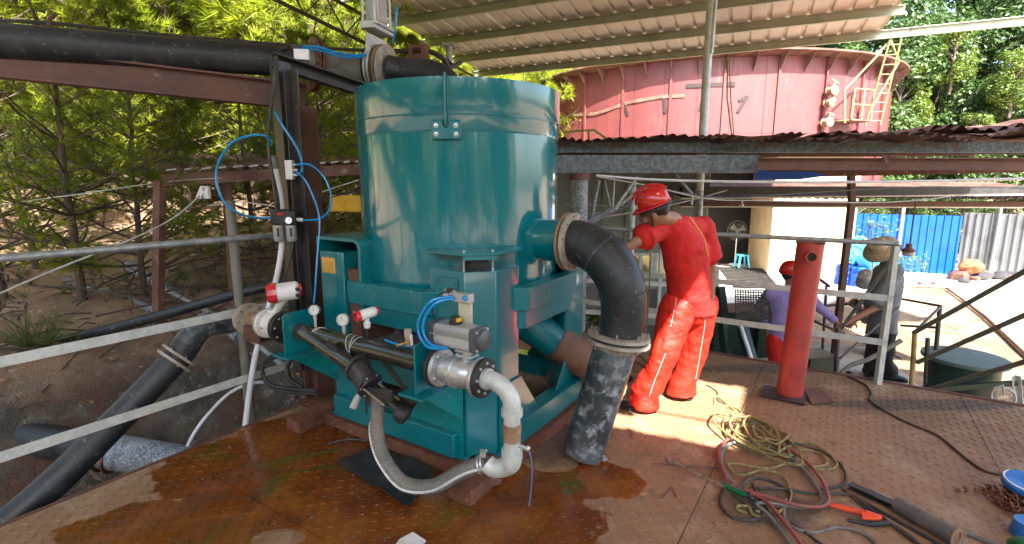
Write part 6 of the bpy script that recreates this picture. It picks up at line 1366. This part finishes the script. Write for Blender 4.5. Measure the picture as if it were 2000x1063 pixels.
def person(lab, J, face, shirt, trou, vox=.009, sleeve=.55, bag=1.0, hsc=1.0, skin=SKIN, lean=None, fold=.02, loose=1.0, curl=.5, hat=None, look=None):
    """J: joints; face: unit direction the chest faces (horizontal)"""
    foot = V(((J['aL'].x + J['aR'].x) / 2, (J['aL'].y + J['aR'].y) / 2, min(J['aL'].z, J['aR'].z) - .08))
    t = thing('person', lab, 'person', foot); face = V(face).normalized(); lat = (J['sR'] - J['sL']).normalized(); plat = (J['hR'] - J['hL']).normalized()
    neck, head, chest, pel = J['neck'], J['head'], J['chest'], J['pel']; look = V(look or face).normalized(); up = J.get('up', head - neck).normalized(); hl = look.cross(up).normalized(); look = up.cross(hl).normalized()
    b = MB(); spine = (neck - pel); dep = lat.cross(spine).normalized()
    loft(b, [(pel - spine * .12, plat, dep, .13, .09), (pel, plat, dep, .145, .1), (pel.lerp(chest, .5), lat, dep, .12, .085), (chest, lat, dep, .15, .1), (chest.lerp(neck, .6), lat, dep, .14, .085), (neck - spine * .03, lat, dep, .06, .055)])
    cap(b, neck - spine * .05, head - up * .03, .056, .052)
    b.sph(head + up * .02, .1, 22, (.78, .92, 1.12), Matrix((hl, look, up)).transposed()); cap(b, head - up * .055 + look * .03, head - up * .075 + look * .055, .05, .032)
    for s_ in (-1, 1):
        b.sph(head + hl * .079 * s_ - up * .005, .026, 12, (.35, .7, 1.2), Matrix((hl, look, up)).transposed()); b.sph(head + hl * .038 * s_ + look * .07 - up * .02, .026, 10); cap(b, head + hl * .045 * s_ + look * .078 + up * .028, head + hl * .015 * s_ + look * .088 + up * .024, .011, .011, 8)
    cap(b, head + look * .088 + up * .015, head + look * .108 - up * .02, .011, .017, 10); cap(b, head + look * .09 - up * .05 - hl * .02, head + look * .09 - up * .05 + hl * .02, .009, .009, 8)
    for L in 'LR':
        s, e, w = J['s' + L], J['e' + L], J['w' + L]; h, k, a = J['h' + L], J['k' + L], J['a' + L]
        cap(b, chest.lerp(neck, .6), s, .06, .056); cap(b, s, e, .052, .038); cap(b, e, w, .039, .026); hd = (w - e).normalized(); hd = (hd + J.get('hd' + L, V((0, 0, 0)))).normalized()
        hand(b, w + hd * .01, hd, J.get('pn' + L, face - Z * .3), 1, curl, 1 if L == 'L' else -1)
        cap(b, h, k, .08, .052); cap(b, k, a, .052, .036); td = J['t' + L]; cap(b, a - Z * .03 - td * .02, a - Z * .045 + td * .11, .026, .018)
    organic(b, 'body', skin, t, vox * .62, 3)
    # shirt
    c = MB(); q = loose
    loft(c, [(pel - spine * .1, plat, dep, .172 * q, .128 * q), (pel - spine * .03, plat, dep, .168 * q, .122 * q), (pel + spine * .08, plat, dep, .16 * q, .12 * q), (pel.lerp(chest, .5), lat, dep, .155 * q, .12 * q), (chest, lat, dep, .178 * q, .125 * q), (chest.lerp(neck, .55), lat, dep, .165, .105), (chest.lerp(neck, .85), lat, dep, .1, .08), (neck - spine * .02, lat, dep, .066, .06)])
    for L in 'LR':
        s, e, w = J['s' + L], J['e' + L], J['w' + L]; cap(c, chest.lerp(neck, .6), s, .085, .076)
        if sleeve <= 1: cap(c, s, s.lerp(e, sleeve), .078 * loose, .07 * loose); c.cyl(s, s.lerp(e, sleeve + .08), .07 * loose, .083 * loose, 18)
        else: cap(c, s, e, .072, .058); cap(c, e, e.lerp(w, sleeve - 1), .058, .046)
    organic(c, 'shirt', shirt, t, vox, 5, fold)
    # trousers
    c = MB(); loft(c, [(pel + spine * .03, plat, dep, .152, .112), (pel - spine * .1, plat, dep, .172, .128), (pel - spine * .2, plat, dep, .16, .12)])
    for L in 'LR':
        h, k, a = J['h' + L], J['k' + L], J['a' + L]; mid = k.lerp(a, .5)
        cap(c, h + Z * .02, k, .108 * bag, .085 * bag, 20); cap(c, k, mid, .085 * bag, .08 * bag, 20); cap(c, mid, a + Z * .05, .08 * bag, .083 * bag, 20); c.cyl(a + Z * .08, a - Z * .05, .083 * bag, .096 * bag, 22)
    organic(c, 'trousers', trou, t, vox, 5, fold * 1.3)
    for L in 'LR':
        a, td = J['a' + L], J['t' + L]; m_ = MB(); fz = a.z - .075; o_ = V((a.x, a.y, fz)); sd_ = Z.cross(td).normalized()
        loft(m_, [(o_ - td * .09 + Z * .035, sd_, Z, .02, .02), (o_ - td * .07 + Z * .04, sd_, Z, .036, .038), (o_ + Z * .045, sd_, Z, .042, .045), (o_ + td * .08 + Z * .035, sd_, Z, .047, .034), (o_ + td * .15 + Z * .028, sd_, Z, .044, .027), (o_ + td * .185 + Z * .022, sd_, Z, .02, .018)], 20)
        sh_ = m_.build('shoe', SHOE, t); m_ = MB()
        m_.poly([o_ + td * x_ + sd_ * y_ for x_, y_ in ((-.095, .02), (-.08, .038), (0, .04), (.09, .05), (.15, .045), (.19, .02), (.19, -.02), (.15, -.045), (.09, -.05), (0, -.04), (-.08, -.038), (-.095, -.02))], Z * .014); m_.build('sole', BLK, sh_)
    Rm = Matrix((hl, look, up)).transposed()
    m_ = MB(); m_.sph(head + up * .035 - look * .02, .097, 18, (.85, .95, 1.0), Rm); hr_ = m_.build('hair', HAIR, t)
    if hat == 'helmet':
        m_ = MB(); c0 = head + up * .055 - look * .008; n = 32; vs = []
        prof = [(1.0, 0), (1.0, .02), (.97, .05), (.86, .09), (.66, .118), (.36, .134), (.02, .138)]
        for r_, h_ in prof: vs += [c0 + hl * cos(2 * pi * k / n) * .112 * hsc * r_ + look * sin(2 * pi * k / n) * .135 * hsc * r_ + up * h_ * hsc for k in range(n)]
        m_.add(vs, [(i * n + k, i * n + (k + 1) % n, (i + 1) * n + (k + 1) % n, (i + 1) * n + k) for i in range(6) for k in range(n)])
        br_ = []
        for k in range(n): a_ = 2 * pi * k / n; f_ = max(0, sin(a_)) ** 2; br_.append((a_, 1.06 + .28 * f_))
        m_.add([c0 + hl * cos(a_) * .112 * hsc + look * sin(a_) * .135 * hsc + up * .004 for a_, r_ in br_] + [c0 + hl * cos(a_) * .112 * hsc * r_ + look * sin(a_) * .135 * hsc * r_ - up * (.006 + .012 * (r_ > 1.15)) for a_, r_ in br_], [(k, (k + 1) % n, n + (k + 1) % n, n + k) for k in range(n)])
        hm = m_.build('helmet', WHELM, t, ang=60); md = hm.modifiers.new('sol', 'SOLIDIFY'); md.thickness = .004; md.offset = 0
        m_ = MB(); m_.tube([c0 + up * .02 + look * y_ + up * (.115 * sqrt(max(0, 1 - (y_ / .136) ** 2))) for y_ in (-.12, -.09, -.05, 0, .05, .09, .12)], .009, 8); m_.build('helmet_ridge', WHELM, hm)
        for s_ in (-1, 1):
            m_ = MB(); m_.tube([c0 + hl * .1 * s_ + look * .03, c0 + hl * .085 * s_ - up * .07 + look * .02, c0 + hl * .04 * s_ - up * .14 + look * .05, c0 - up * .155 + look * .06], .005, 6); m_.build('chin_strap', BLK, hm)
        m_ = MB(); m_.tube([c0 + hl * cos(a_) * .098 + look * sin(a_) * .118 - up * .02 for a_ in [2 * pi * k / 20 for k in range(20)]], .011, 6, closed=True); m_.build('head_band', BLK, hm)
        e_ = c0 + hl * (-.098) + look * .085 + up * .04; m_ = MB(); nn_ = (-hl * .75 + look * .6 + up * .35).normalized(); tt = nn_.cross(up).normalized(); uu = tt.cross(nn_)
        for x_ in (-.011, .005): m_.poly([e_ + nn_ * .004 + tt * (x_ + a) + uu * b for a, b in ((0, -.012), (.007, -.012), (.007, .012), (0, .012))], nn_ * .001)
        m_.poly([e_ + nn_ * .004 + tt * a + uu * b for a, b in ((-.011, -.003), (.01, -.003), (.01, .003), (-.011, .003))], nn_ * .0012)
        m_.build('white_emblem', WHITE, hm)
    elif hat:
        c0 = head + up * .06; m_ = MB(); m_.lathe(c0, up, [(.185 if hat == 'straw' else .155, -.035 if hat == 'straw' else -.05), (.13, -.002), (.1, .008), (.096, .05), (.08, .09), (.04, .1), (0, .102)], 32); hh = m_.build('hat', STRAW if hat == 'straw' else CLOTHW, t); md = hh.modifiers.new('sol', 'SOLIDIFY'); md.thickness = .005
    return t, (hl, look, up)
# worker in red
WRED2 = mat('orange_red_trouser_cloth', (.66, .016, .004), (.56, .012, .004), 7, rough=.6, bmp=.6, bs=8, bd=.02)
J = dict(pel=P(1350, 592, 3.86), chest=P(1337, 478, 3.76), neck=P(1314, 420, 3.62), head=P(1279, 414, 3.5), up=V((-.42, -.08, .9)), sL=P(1284, 446, 3.62), sR=P(1372, 446, 3.86),
         eL=P(1243, 473, 3.5), wL=P(1196, 500, 3.5), eR=P(1390, 530, 3.9), wR=P(1388, 588, 3.84),
         hL=P(1322, 605, 3.80), hR=P(1366, 600, 3.92), kL=P(1300, 688, 3.72), kR=P(1354, 684, 3.96), aL=V((1.03, 3.75, .085)), aR=V((1.39, 3.97, .085)),
         tL=V((-.97, .2, 0)).normalized(), tR=V((-.8, .6, 0)).normalized(), hdL=V((-.2, .3, -.2)), pnL=V((0, 0, -1)), pnR=V((-.6, .6, 0)))
wk, (hl, look, up) = person('worker in red shirt, red trousers and red helmet leaning on the far handrail', J, (-.7, .7, 0), WRED, WRED2, .009, .62, fold=.024, hat='helmet', look=(-.8, .45, -.5), loose=1.2, bag=1.28, hsc=.86)
def on_surface(o_list, pts):  # small trims laid along the cloth: pushed out to the evaluated surface
    bpy.context.view_layer.update(); dg = bpy.context.evaluated_depsgraph_get(); out = []
    for px, py in pts:
        y = (py - 531.5) / 1000; d = V(((px - 1000) / 1000, cos(PITCH) - y * sin(PITCH), -(sin(PITCH) + y * cos(PITCH)))).normalized(); best = None
        for o in o_list:
            ev = o.evaluated_get(dg); mi = o.matrix_world.inverted(); ok, loc, nrm, _ = ev.ray_cast(mi @ V((0, 0, EYE)), mi.to_3x3() @ d)
            if ok: w_ = o.matrix_world @ loc; best = w_ if best is None or (w_ - V((0, 0, EYE))).length < (best - V((0, 0, EYE))).length else best
        if best is not None: out.append(best - d * .003)
    return out
shirt_o = [c for c in wk.children if c.name.startswith('shirt')][0]; trou_o = [c for c in wk.children if c.name.startswith('trousers')][0]
def dense(pts, k=6): return [(a[0] + (b[0] - a[0]) * i / k, a[1] + (b[1] - a[1]) * i / k) for a, b in zip(pts[:-1], pts[1:]) for i in range(k)] + [pts[-1]]
for src, line, r_, m, nm in ((shirt_o, [(1322, 408), (1350, 428), (1375, 465), (1383, 500)], .008, mat('orange_piping', (.8, .3, .1), rough=.7), 'shoulder_strap'), (trou_o, [(1322, 578), (1316, 610), (1310, 638)], .0022, CLOTHW, 'side_piping'), (trou_o, [(1300, 690), (1290, 715), (1278, 745), (1268, 775)], .0022, CLOTHW, 'side_piping'), (trou_o, [(1380, 590), (1376, 640), (1366, 700), (1359, 740)], .0022, CLOTHW, 'side_piping'), (trou_o, [(1345, 588), (1362, 586), (1378, 584)], .004, WRED, 'pocket_welt')):
    q = on_surface([src], dense(line))
    if len(q) > 3: mb = MB(); mb.tube(q, r_, 6); mb.build(nm, m, wk)
q = on_surface([shirt_o], [(1322, 418), (1328, 411), (1336, 408), (1345, 411), (1350, 418)])
if len(q) > 3: mb = MB(); mb.tube(q, .012, 8); mb.build('collar', WRED2, wk)
q = on_surface([trou_o], dense([(1345, 590), (1381, 587), (1379, 600), (1362, 606), (1347, 602), (1345, 590)], 3))
if len(q) > 6: mb = MB(); mb.tube(q, .003, 5); mb.build('pocket_flap_seam', WRED, wk)
q = on_surface([shirt_o], [(1293, 520), (1298, 522), (1305, 543), (1294, 541)])
if len(q) == 4: mb = MB(); mb.poly([p - V((0, .004, 0)) for p in q], V((0, -.004, 0))); mb.build('folded_paper', CLOTHW, wk)
# lilac worker
J = dict(pel=P(1528, 655, 6.2), chest=P(1530, 590, 6.15), neck=P(1541, 560, 6.1), head=P(1545, 540, 6.08), sL=P(1504, 573, 6.15), sR=P(1572, 572, 6.05), eL=P(1482, 600, 6.35), wL=P(1502, 640, 6.25),
         eR=P(1598, 598, 5.9), wR=P(1632, 628, 5.75), hL=P(1514, 668, 6.2), hR=P(1540, 668, 6.15), kL=P(1514, 735, 6.15), kR=P(1545, 735, 6.1), aL=P(1514, 795, 6.2), aR=P(1548, 792, 6.2), tL=V((.5, -.85, 0)).normalized(), tR=V((.8, -.5, 0)).normalized(), pnL=V((0, -1, 0)), pnR=V((0, 0, -1)))
zz = J['pel'].z - .86
for k in ('aL', 'aR'): J[k].z = zz + .08
for k in ('kL', 'kR'): J[k].z = zz + .46
person('man in lilac long sleeved shirt and red helmet, hand on hip behind the red post', J, (.5, -.6, 0), PURP, WRED, .012, 1.9, fold=.02, hat='helmet', look=(.9, -.1, -.2))
# man in straw hat
J = dict(pel=P(1722, 640, 5.9), chest=P(1738, 548, 5.9), neck=P(1735, 505, 5.85), head=P(1722, 489, 5.8), sL=P(1722, 530, 6.1), sR=P(1750, 530, 5.7), eL=P(1700, 600, 6.1), wL=P(1668, 628, 5.95),
         eR=P(1712, 600, 5.6), wR=P(1652, 632, 5.6), hL=P(1714, 652, 6.0), hR=P(1730, 652, 5.84), kL=P(1704, 700, 5.98), kR=P(1728, 702, 5.82), aL=P(1700, 735, 6.0), aR=P(1735, 738, 5.86), tL=V((-.6, -.75, 0)).normalized(), tR=V((.8, -.5, 0)).normalized(), pnL=V((0, 0, -1)), pnR=V((0, 0, -1)))
for k in ('aL', 'aR'): J[k].z = -.52
person('man in grey shirt, black trousers and wide straw hat reaching out from the lower platform', J, (-1, -.1, 0), GREYS, BLACKT, .012, .9, fold=.025, hat='straw', look=(-1, -.2, -.4), loose=1.12)
J = dict(pel=P(1722, 665, 6.75), chest=P(1716, 592, 6.75), neck=P(1706, 562, 6.7), head=P(1697, 548, 6.65), sL=P(1706, 578, 6.9), sR=P(1722, 578, 6.55), eL=P(1690, 625, 6.8), wL=P(1672, 600, 6.6), eR=P(1700, 625, 6.45), wR=P(1680, 600, 6.45),
         hL=P(1716, 680, 6.8), hR=P(1726, 680, 6.65), kL=P(1716, 740, 6.8), kR=P(1726, 740, 6.65), aL=P(1716, 790, 6.8), aR=P(1728, 790, 6.7), tL=V((-1, -.2, 0)).normalized(), tR=V((-1, -.3, 0)).normalized(), pnL=V((0, .5, 1)), pnR=V((0, .5, 1)))
zz = J['pel'].z - .84
for k in ('aL', 'aR'): J[k].z = zz + .08
for k in ('kL', 'kR'): J[k].z = zz + .44
person('man in pale bucket hat holding a mug, mostly hidden behind the man in straw hat', J, (-1, -.1, 0), GREYS, BLACKT, .012, 1.8, fold=.02, hat='bucket', look=(-1, 0, -.3))
mg = thing('mug', 'small dark mug in the hands of the man in pale bucket hat', 'mug', P(1676, 604, 6.42)); mb = MB(); mb.lathe(P(1676, 600, 6.42), Z, [(0, 0), (.035, 0), (.038, .09), (.034, .09), (.03, .01), (0, .01)], 16); mb.build('mug_body', BLACKT, mg)
mb = MB(); q = P(1670, 596, 6.4); mb.tube([q + V((0, 0, .02)), q + V((-.03, 0, .01)), q + V((-.03, 0, -.03)), q + V((0, 0, -.04))], .005, 6); mb.build('mug_handle', BLACKT, mg)

# ============================================================= LOOSE THINGS ON THE DECK
def floor_curve(pxs, r, m, name, lab, cat, lift=0, k=8, n=8, closed=False, grp=None):
    pts = [G(x, y, r) + Z * (q[0] if q else 0) for x, y, *q in pxs]
    c = bez(pts, k, closed)
    for p in c: p.z = max(p.z, r * .95) + lift
    mb = MB(); mb.tube(c, r, n, closed=closed); return one(name, mb, m, lab, cat, grp)
# rope heap: one long coiled rope
rr_ = random.Random(12); pts = []
c0 = G(1478, 862); 
for k in range(110):
    a = k * .62 + .3 * sin(k * .21); ring_ = .5 + .5 * sin(k * .173 + 1); rx = .07 + .12 * ring_ + .03 * sin(k * 1.7); ry = .11 + .19 * ring_ + .04 * cos(k * 2.3)
    c = c0 + V((.06 * sin(k * .07), .05 * cos(k * .09), 0)); pts.append(c + V((cos(a) * rx, sin(a) * ry, .012 + .0006 * k + .016 * rr_.random())))
pts += [G(1540, 868, .012), G(1590, 868, .01), G(1632, 900, .01), G(1625, 916, .01), G(1580, 915, .012), G(1555, 905, .02), G(1560, 880, .015), G(1600, 885, .012), G(1615, 905, .02), G(1590, 912, .025), G(1540, 905, .03), G(1500, 915, .03), G(1430, 905, .02), G(1425, 915, .02), G(1450, 928, .02), G(1490, 918, .03), G(1530, 930, .02), G(1545, 960, .012), G(1540, 985, .012), G(1520, 1000, .012)]
mb = MB(); mb.tube(bez(pts, 5), .0075, 8); one('yellow_rope', mb, ROPE, 'heap of coiled dirty yellow rope in the sun patch by the worker', 'rope')
floor_curve([(1508, 855), (1560, 868), (1600, 880), (1640, 905), (1653, 935), (1640, 950), (1600, 955)], .008, CABLE, 'cable', 'dusty dark cable circling right of the yellow rope heap', 'cable')
floor_curve([(1458, 1003), (1440, 995), (1443, 988), (1462, 990), (1470, 1005), (1486, 1010), (1492, 1004), (1476, 998)], .0085, ROPE, 'rope_end', 'knotted yellow rope end left of the smaller knot below the heap', 'rope')
floor_curve([(1505, 1000), (1500, 985), (1508, 976), (1522, 980), (1527, 995), (1515, 1002), (1503, 996)], .0085, ROPE, 'rope_end', 'small yellow rope loop lying across the red cable below the heap', 'rope')
floor_curve([(1396, 790), (1400, 775), (1430, 798), (1448, 815), (1455, 830)], .0075, ROPE, 'rope_end', 'single yellow rope strand reaching from heap toward worker through the sun patch', 'rope')
floor_curve([(1398, 805), (1415, 793), (1440, 798), (1448, 812), (1430, 818), (1404, 812)], .0075, ROPE, 'rope_end', 'open yellow rope loop in the brightest part of the sun patch', 'rope')
mb = MB(); pts = []
for (x, y, z) in ((1452, 905, .02), (1430, 900, .02), (1410, 880, .025), (1412, 868, .04), (1440, 862, .06), (1480, 868, .06), (1530, 880, .04), (1570, 905, .03), (1605, 950, .025), (1617, 985, .02), (1605, 997, .02), (1560, 995, .02), (1490, 970, .02), (1440, 945, .022), (1415, 905, .02), (1408, 885, .03)): pts.append(G(x, y, z))
floor_curve([(x_, y_) for x_, y_ in ((1420, 948), (1408, 915), (1405, 885), (1425, 865), (1470, 862), (1520, 876), (1568, 905), (1602, 945), (1617, 982), (1608, 998), (1580, 1000), (1540, 993), (1490, 978), (1455, 968), (1490, 985), (1515, 1010), (1555, 1062), (1585, 1110))], .0105, CABLER, 'welding_cable', 'dusty red welding cable looped over the yellow rope and running off the bottom', 'cable', .03, 9, 10)
floor_curve([(x_, y_) for x_, y_ in ((1430, 948), (1412, 918), (1409, 890), (1428, 870), (1468, 866), (1515, 882), (1560, 912), (1592, 950), (1606, 980), (1596, 992), (1560, 996), (1525, 990), (1478, 988), (1500, 1010), (1540, 1062), (1570, 1110))], .010, CABLEG, 'welding_cable', 'dusty grey welding cable running beside the red one', 'cable', .014, 9, 10)
floor_curve([(1412, 955), (1408, 985), (1430, 1010), (1470, 1016), (1490, 1005), (1460, 985), (1430, 965)], .009, CABLE, 'cable', 'black cable loop left below the rope heap near the green torch handle', 'cable')
floor_curve([(1440, 958), (1465, 935), (1500, 938), (1535, 955), (1545, 975), (1530, 990), (1500, 985), (1480, 965), (1470, 945)], .009, CABLE, 'cable', 'black cable coil in the middle of the tangle below the rope heap', 'cable')
floor_curve([(1480, 955), (1520, 955), (1580, 965), (1620, 965), (1665, 970), (1720, 1010), (1790, 1062)], .008, CABLE, 'cable', 'black cable passing behind the orange handle toward the bottom right', 'cable', .004)
floor_curve([(1535, 975), (1532, 1010), (1550, 1030), (1590, 1040), (1640, 1030), (1690, 1045), (1720, 1075)], .008, CABLEG, 'cable', 'grey cable snaking along the bottom edge of the deck', 'cable')
floor_curve([(1545, 1020), (1580, 1045), (1620, 1075)], .007, CABLE, 'cable', 'short black cable leaving the bottom beside the welding cables', 'cable')
floor_curve([(1645, 955), (1700, 1000), (1760, 1035), (1810, 1075)], .006, CABLE, 'cable', 'thin black wire pair running under the steel offcut', 'cable', .002)
floor_curve([(1655, 735), (1690, 752), (1702, 770), (1702, 785), (1760, 820), (1830, 850), (1880, 890), (1920, 918), (1960, 928)], .008, CABLE, 'long_cable', 'long dark cable snaking across the right half of the deck', 'cable')
floor_curve([(1380, 752), (1400, 765), (1402, 782), (1420, 790)], .005, CABLE, 'thin_cable', 'thin dark cable from the worker heel into the sun patch', 'cable')
floor_curve([(1215, 700), (1240, 690), (1262, 705), (1270, 725), (1240, 735), (1215, 725), (1225, 705), (1255, 712), (1262, 735)], .007, ROPE, 'rope_coil', 'small coil of dirty yellow cord on the deck behind the black pipe', 'rope')
tube_thing('drooping_cord', [P(1270, 490, 5.2), P(1268, 560, 5.2), P(1262, 640, 5.2), P(1250, 680, 5.1), P(1215, 700, 5.0)], .008, ROPE, 'dirty cord hanging behind the elbow pipe down to the coil', 'cord')
floor_curve([(1360, 716), (1385, 718), (1392, 728), (1375, 735)], .006, ROPE, 'rope_end', 'short curl of pale cord right of the worker legs', 'rope')
# torch with green handle
tc = thing('gas_torch', 'long thin cutting torch with green grip lying left of the cables', 'torch', G(1420, 955))
mb = MB(); a, b = G(1310, 902, .02), G(1415, 952, .03); mb.cyl(a, b, .005, n=8); mb.cyl(a + V((.0, .01, .004)), b + V((0, .01, .004)), .004, n=8); mb.build('lance', BOLTR, tc)
mb = MB(); mb.cyl(a, a + V((-.01, .04, -.0)), .012, n=10); mb.build('nozzle', BOLTR, tc)
mb = MB(); mb.cyl(G(1412, 948, .03), G(1458, 968, .03), .014, .017, n=14); mb.build('green_grip', GREENT, tc)
mb = MB(); mb.cyl(G(1458, 968, .03), G(1480, 980, .03), .013, n=12); mb.sph(G(1465, 965, .045), .012, 10); mb.build('valve_block', DKSTEEL, tc)
# orange electrode holder
eh = thing('electrode_holder', 'bright orange and black welding electrode holder on the deck', 'welding tool', G(1670, 1000))
mb = MB(); mb.cyl(G(1618, 985, .025), G(1690, 1004, .03), .014, .018, n=16); mb.cyl(G(1690, 1004, .03), G(1722, 1013, .03), .022, .016, n=14); mb.build('grip', ORANGE, eh)
mb = MB(); mb.poly([G(1682, 1003, .045), G(1684, 1016, .03), G(1718, 1018, .03), G(1722, 1010, .045)], (0, 0, .012)); mb.build('lever', ORANGE, eh, bevel=.003)
mb = MB(); mb.cyl(G(1655, 1016, .018), G(1705, 1025, .02), .009, .012, n=10); mb.cyl(G(1700, 1024, .02), G(1735, 1022, .02), .014, n=12); mb.build('black_jaw', BLK, eh)
# steel offcut tube
so_ = thing('pipe_offcut', 'grey steel tube offcut with rusty open end and flat bar beside it', 'pipe', G(1800, 1000))
a, b = G(1752, 985, .045), G(1868, 1050, .045); d = (b - a).normalized()
mb = MB(); mb.lathe(a, d, [(.03, 0), (.043, 0), (.043, (b - a).length), (.034, (b - a).length), (.034, .02)], 32, True); mb.build('tube_wall', mat('grey_oxide_pipe', (.09, .085, .085), (.15, .12, .1), 12, c3=(.2, .1, .06), s3=20, t3=(.6, .7), rough=.6, bmp=.15), so_)
mb = MB(); mb.ring(b, d, .0445, .03, .006, 28); mb.build('rusty_rim', FLR, so_)
mb = MB(); mb.cyl(b - d * .01, b - d * .004, .035, n=24); mb.build('rusty_plug', FLR, so_)
mb = MB(); mb.chan(G(1660, 948, .02), G(1752, 990, .02), .05, .03, .006); mb.build('flat_channel', DKSTEEL, so_, smooth=False)
mb = MB(); mb.cyl(G(1665, 968, .01), G(1840, 1066, .01), .009, n=8); one('steel_rod', mb, DKSTEEL, 'thin dark steel rod lying along the pipe offcut', 'rod')
mb = MB(); mb.cyl(G(1890, 1042, .012), G(1950, 1066, .012), .012, n=10); one('steel_rod', mb, CABLEG, 'short threaded grey rod at the bottom right edge', 'rod')
for (px, py), lab in (((1880, 958), 'small rusty bolt and clip lying left of the other near the chain'), ((1925, 953), 'small rusty nut lying between the bolt and the blue bowl')):
    b_ = thing('loose_bolt', lab, 'bolt', G(px, py)); mb = MB(); q = G(px, py, .014); mb.cyl(q - V((.03, 0, 0)), q + V((.02, .01, 0)), .008, n=8); mb.cyl(q + V((.02, .01, 0)), q + V((.035, .012, 0)), .015, n=6); mb.build('shank', RUST, b_)
    mb = MB(); mb.ring(q - V((.015, 0, .0)), V((1, .2, 0)), .014, .008, .01, 6); mb.build('nut', BOLTR, b_)
# blue bowl lamp and chain
bb = thing('blue_dish', 'blue enamel dish shaped cap lying on the chain at the right edge', 'dish', G(1995, 950))
mb = MB(); q = G(1995, 948, .075); ax = V((-.15, -.25, 1)).normalized(); mb.lathe(q, ax, [(0, -.02), (.06, -.02), (.085, .0), (.088, .03), (.08, .034), (.05, .03), (0, .02)], 32); mb.build('dish_body', BLUEB, bb)
mb = MB(); mb.tube([q + ax * .032 + (V((1, 0, 0)) * cos(k * pi / 12) + V((0, 1, .2)) * sin(k * pi / 12)) * .08 for k in range(24)], .005, 6, closed=True); mb.build('dish_rim', PVCW, bb)
chn = thing('chain_heap', 'heap of rusty steel chain under the blue dish at the right edge', 'chain', G(1985, 1000))
rc = random.Random(2); lk = None; pth_ = []
for k in range(70):
    c = G(1985, 985) + V((.13 * sin(k * .55) * (.4 + .6 * rc.random()), .12 * cos(k * .41) * (.4 + .6 * rc.random()), .012 + .045 * rc.random() * (1 - abs(sin(k * .55)) * .5)))
    if lk is None:
        mb = MB(); mb.tube([V((cos(a) * .02 + (.008 if cos(a) > 0 else -.008), sin(a) * .012, 0)) for a in [j * pi / 6 for j in range(12)]], .0045, 6, closed=True); me = bpy.data.meshes.new('link'); me.from_pydata([tuple(v) for v in mb.v], [], mb.f); me.materials.append(RUST); me.shade_smooth(); lk = me
    o = bpy.data.objects.new('link', lk); COL.objects.link(o); o.parent = chn; o.location = c - chn.location; o.rotation_euler = (rc.uniform(-.8, .8) + (pi / 2 if k % 2 else 0), rc.uniform(-.5, .5), rc.uniform(0, 6))
mb = MB(); q = G(2010, 1030, .05); mb.cyl(q - Z * .05, q + Z * .03, .07, .06, n=20); one('hoist_block', mb, BLUEB, 'blue hoist block half out of the picture beside the chain', 'hoist')
mb = MB(); mb.sph(G(2010, 1075, .05), .08, 14, (1, 1, .6)); one('green_bag', mb, GREENT, 'dark green rounded bag at the bottom right corner', 'bag')
# scraps: welding rod stubs, nails
for i, (x0, y0, x1, y1, lab) in enumerate(((1292, 974, 1312, 950, 'thin dark rod stub pointing up left of the other below the torch lance'), (1312, 950, 1321, 972, 'thin dark rod stub crossing right of the other below the torch lance'), (1228, 838, 1234, 856, 'tiny black splinter on the deck in front of the worker'), (1275, 905, 1405, 915, 'long thin wire lying beside the torch lance'), (1712, 800, 1724, 798, 'tiny pale chip on the deck near the long cable'))):
    mb = MB(); mb.cyl(G(x0, y0, .006), G(x1, y1, .007), .0028, n=6); one('rod_stub', mb, DKSTEEL, lab, 'rod')
mb = MB(); rs_ = random.Random(6)
for k in range(700):
    q = W(rs_.uniform(U0 + .1, 4.6), rs_.uniform(-3.2, V1 - .1), .003)
    if q.y < 1.8: continue
    s_ = rs_.uniform(.0015, .005); mb.box(q, (s_ * 2, s_ * rs_.uniform(1, 3), s_), rs_.uniform(0, 3))
o = mb.build('grit', CABLEG, None, smooth=False); tag(o, 'grit and tiny chips scattered over the deck plates', None, None, 'stuff')
mb = MB(); q = G(800, 1062, .02); mb.poly([q + V(p) for p in ((-.07, -.03, 0), (.05, -.05, 0), (.08, .0, .01), (.01, .035, .03), (-.05, .01, .01))], (0, 0, .008)); one('paper_scrap', mb, CLOTHW, 'crumpled pale scrap at the bottom edge of the wet deck', 'paper')
for (px, py) in ((1180, 900),): mb = MB(); q = G(px, py, .012); mb.cyl(q, q + Z * .03, .014, n=8); mb.ring(q + Z * .01, Z, .022, .012, .006, 8); one('small_nut', mb, BOLTM, 'small grey nut lying in the puddle beside the black pipe foot', 'nut')
for o in list(COL.objects):       # tidy duplicate suffixes are Blender's own
    if o.type == 'MESH' and o.parent is None and 'kind' not in o and 'category' not in o: print('untagged', o.name)
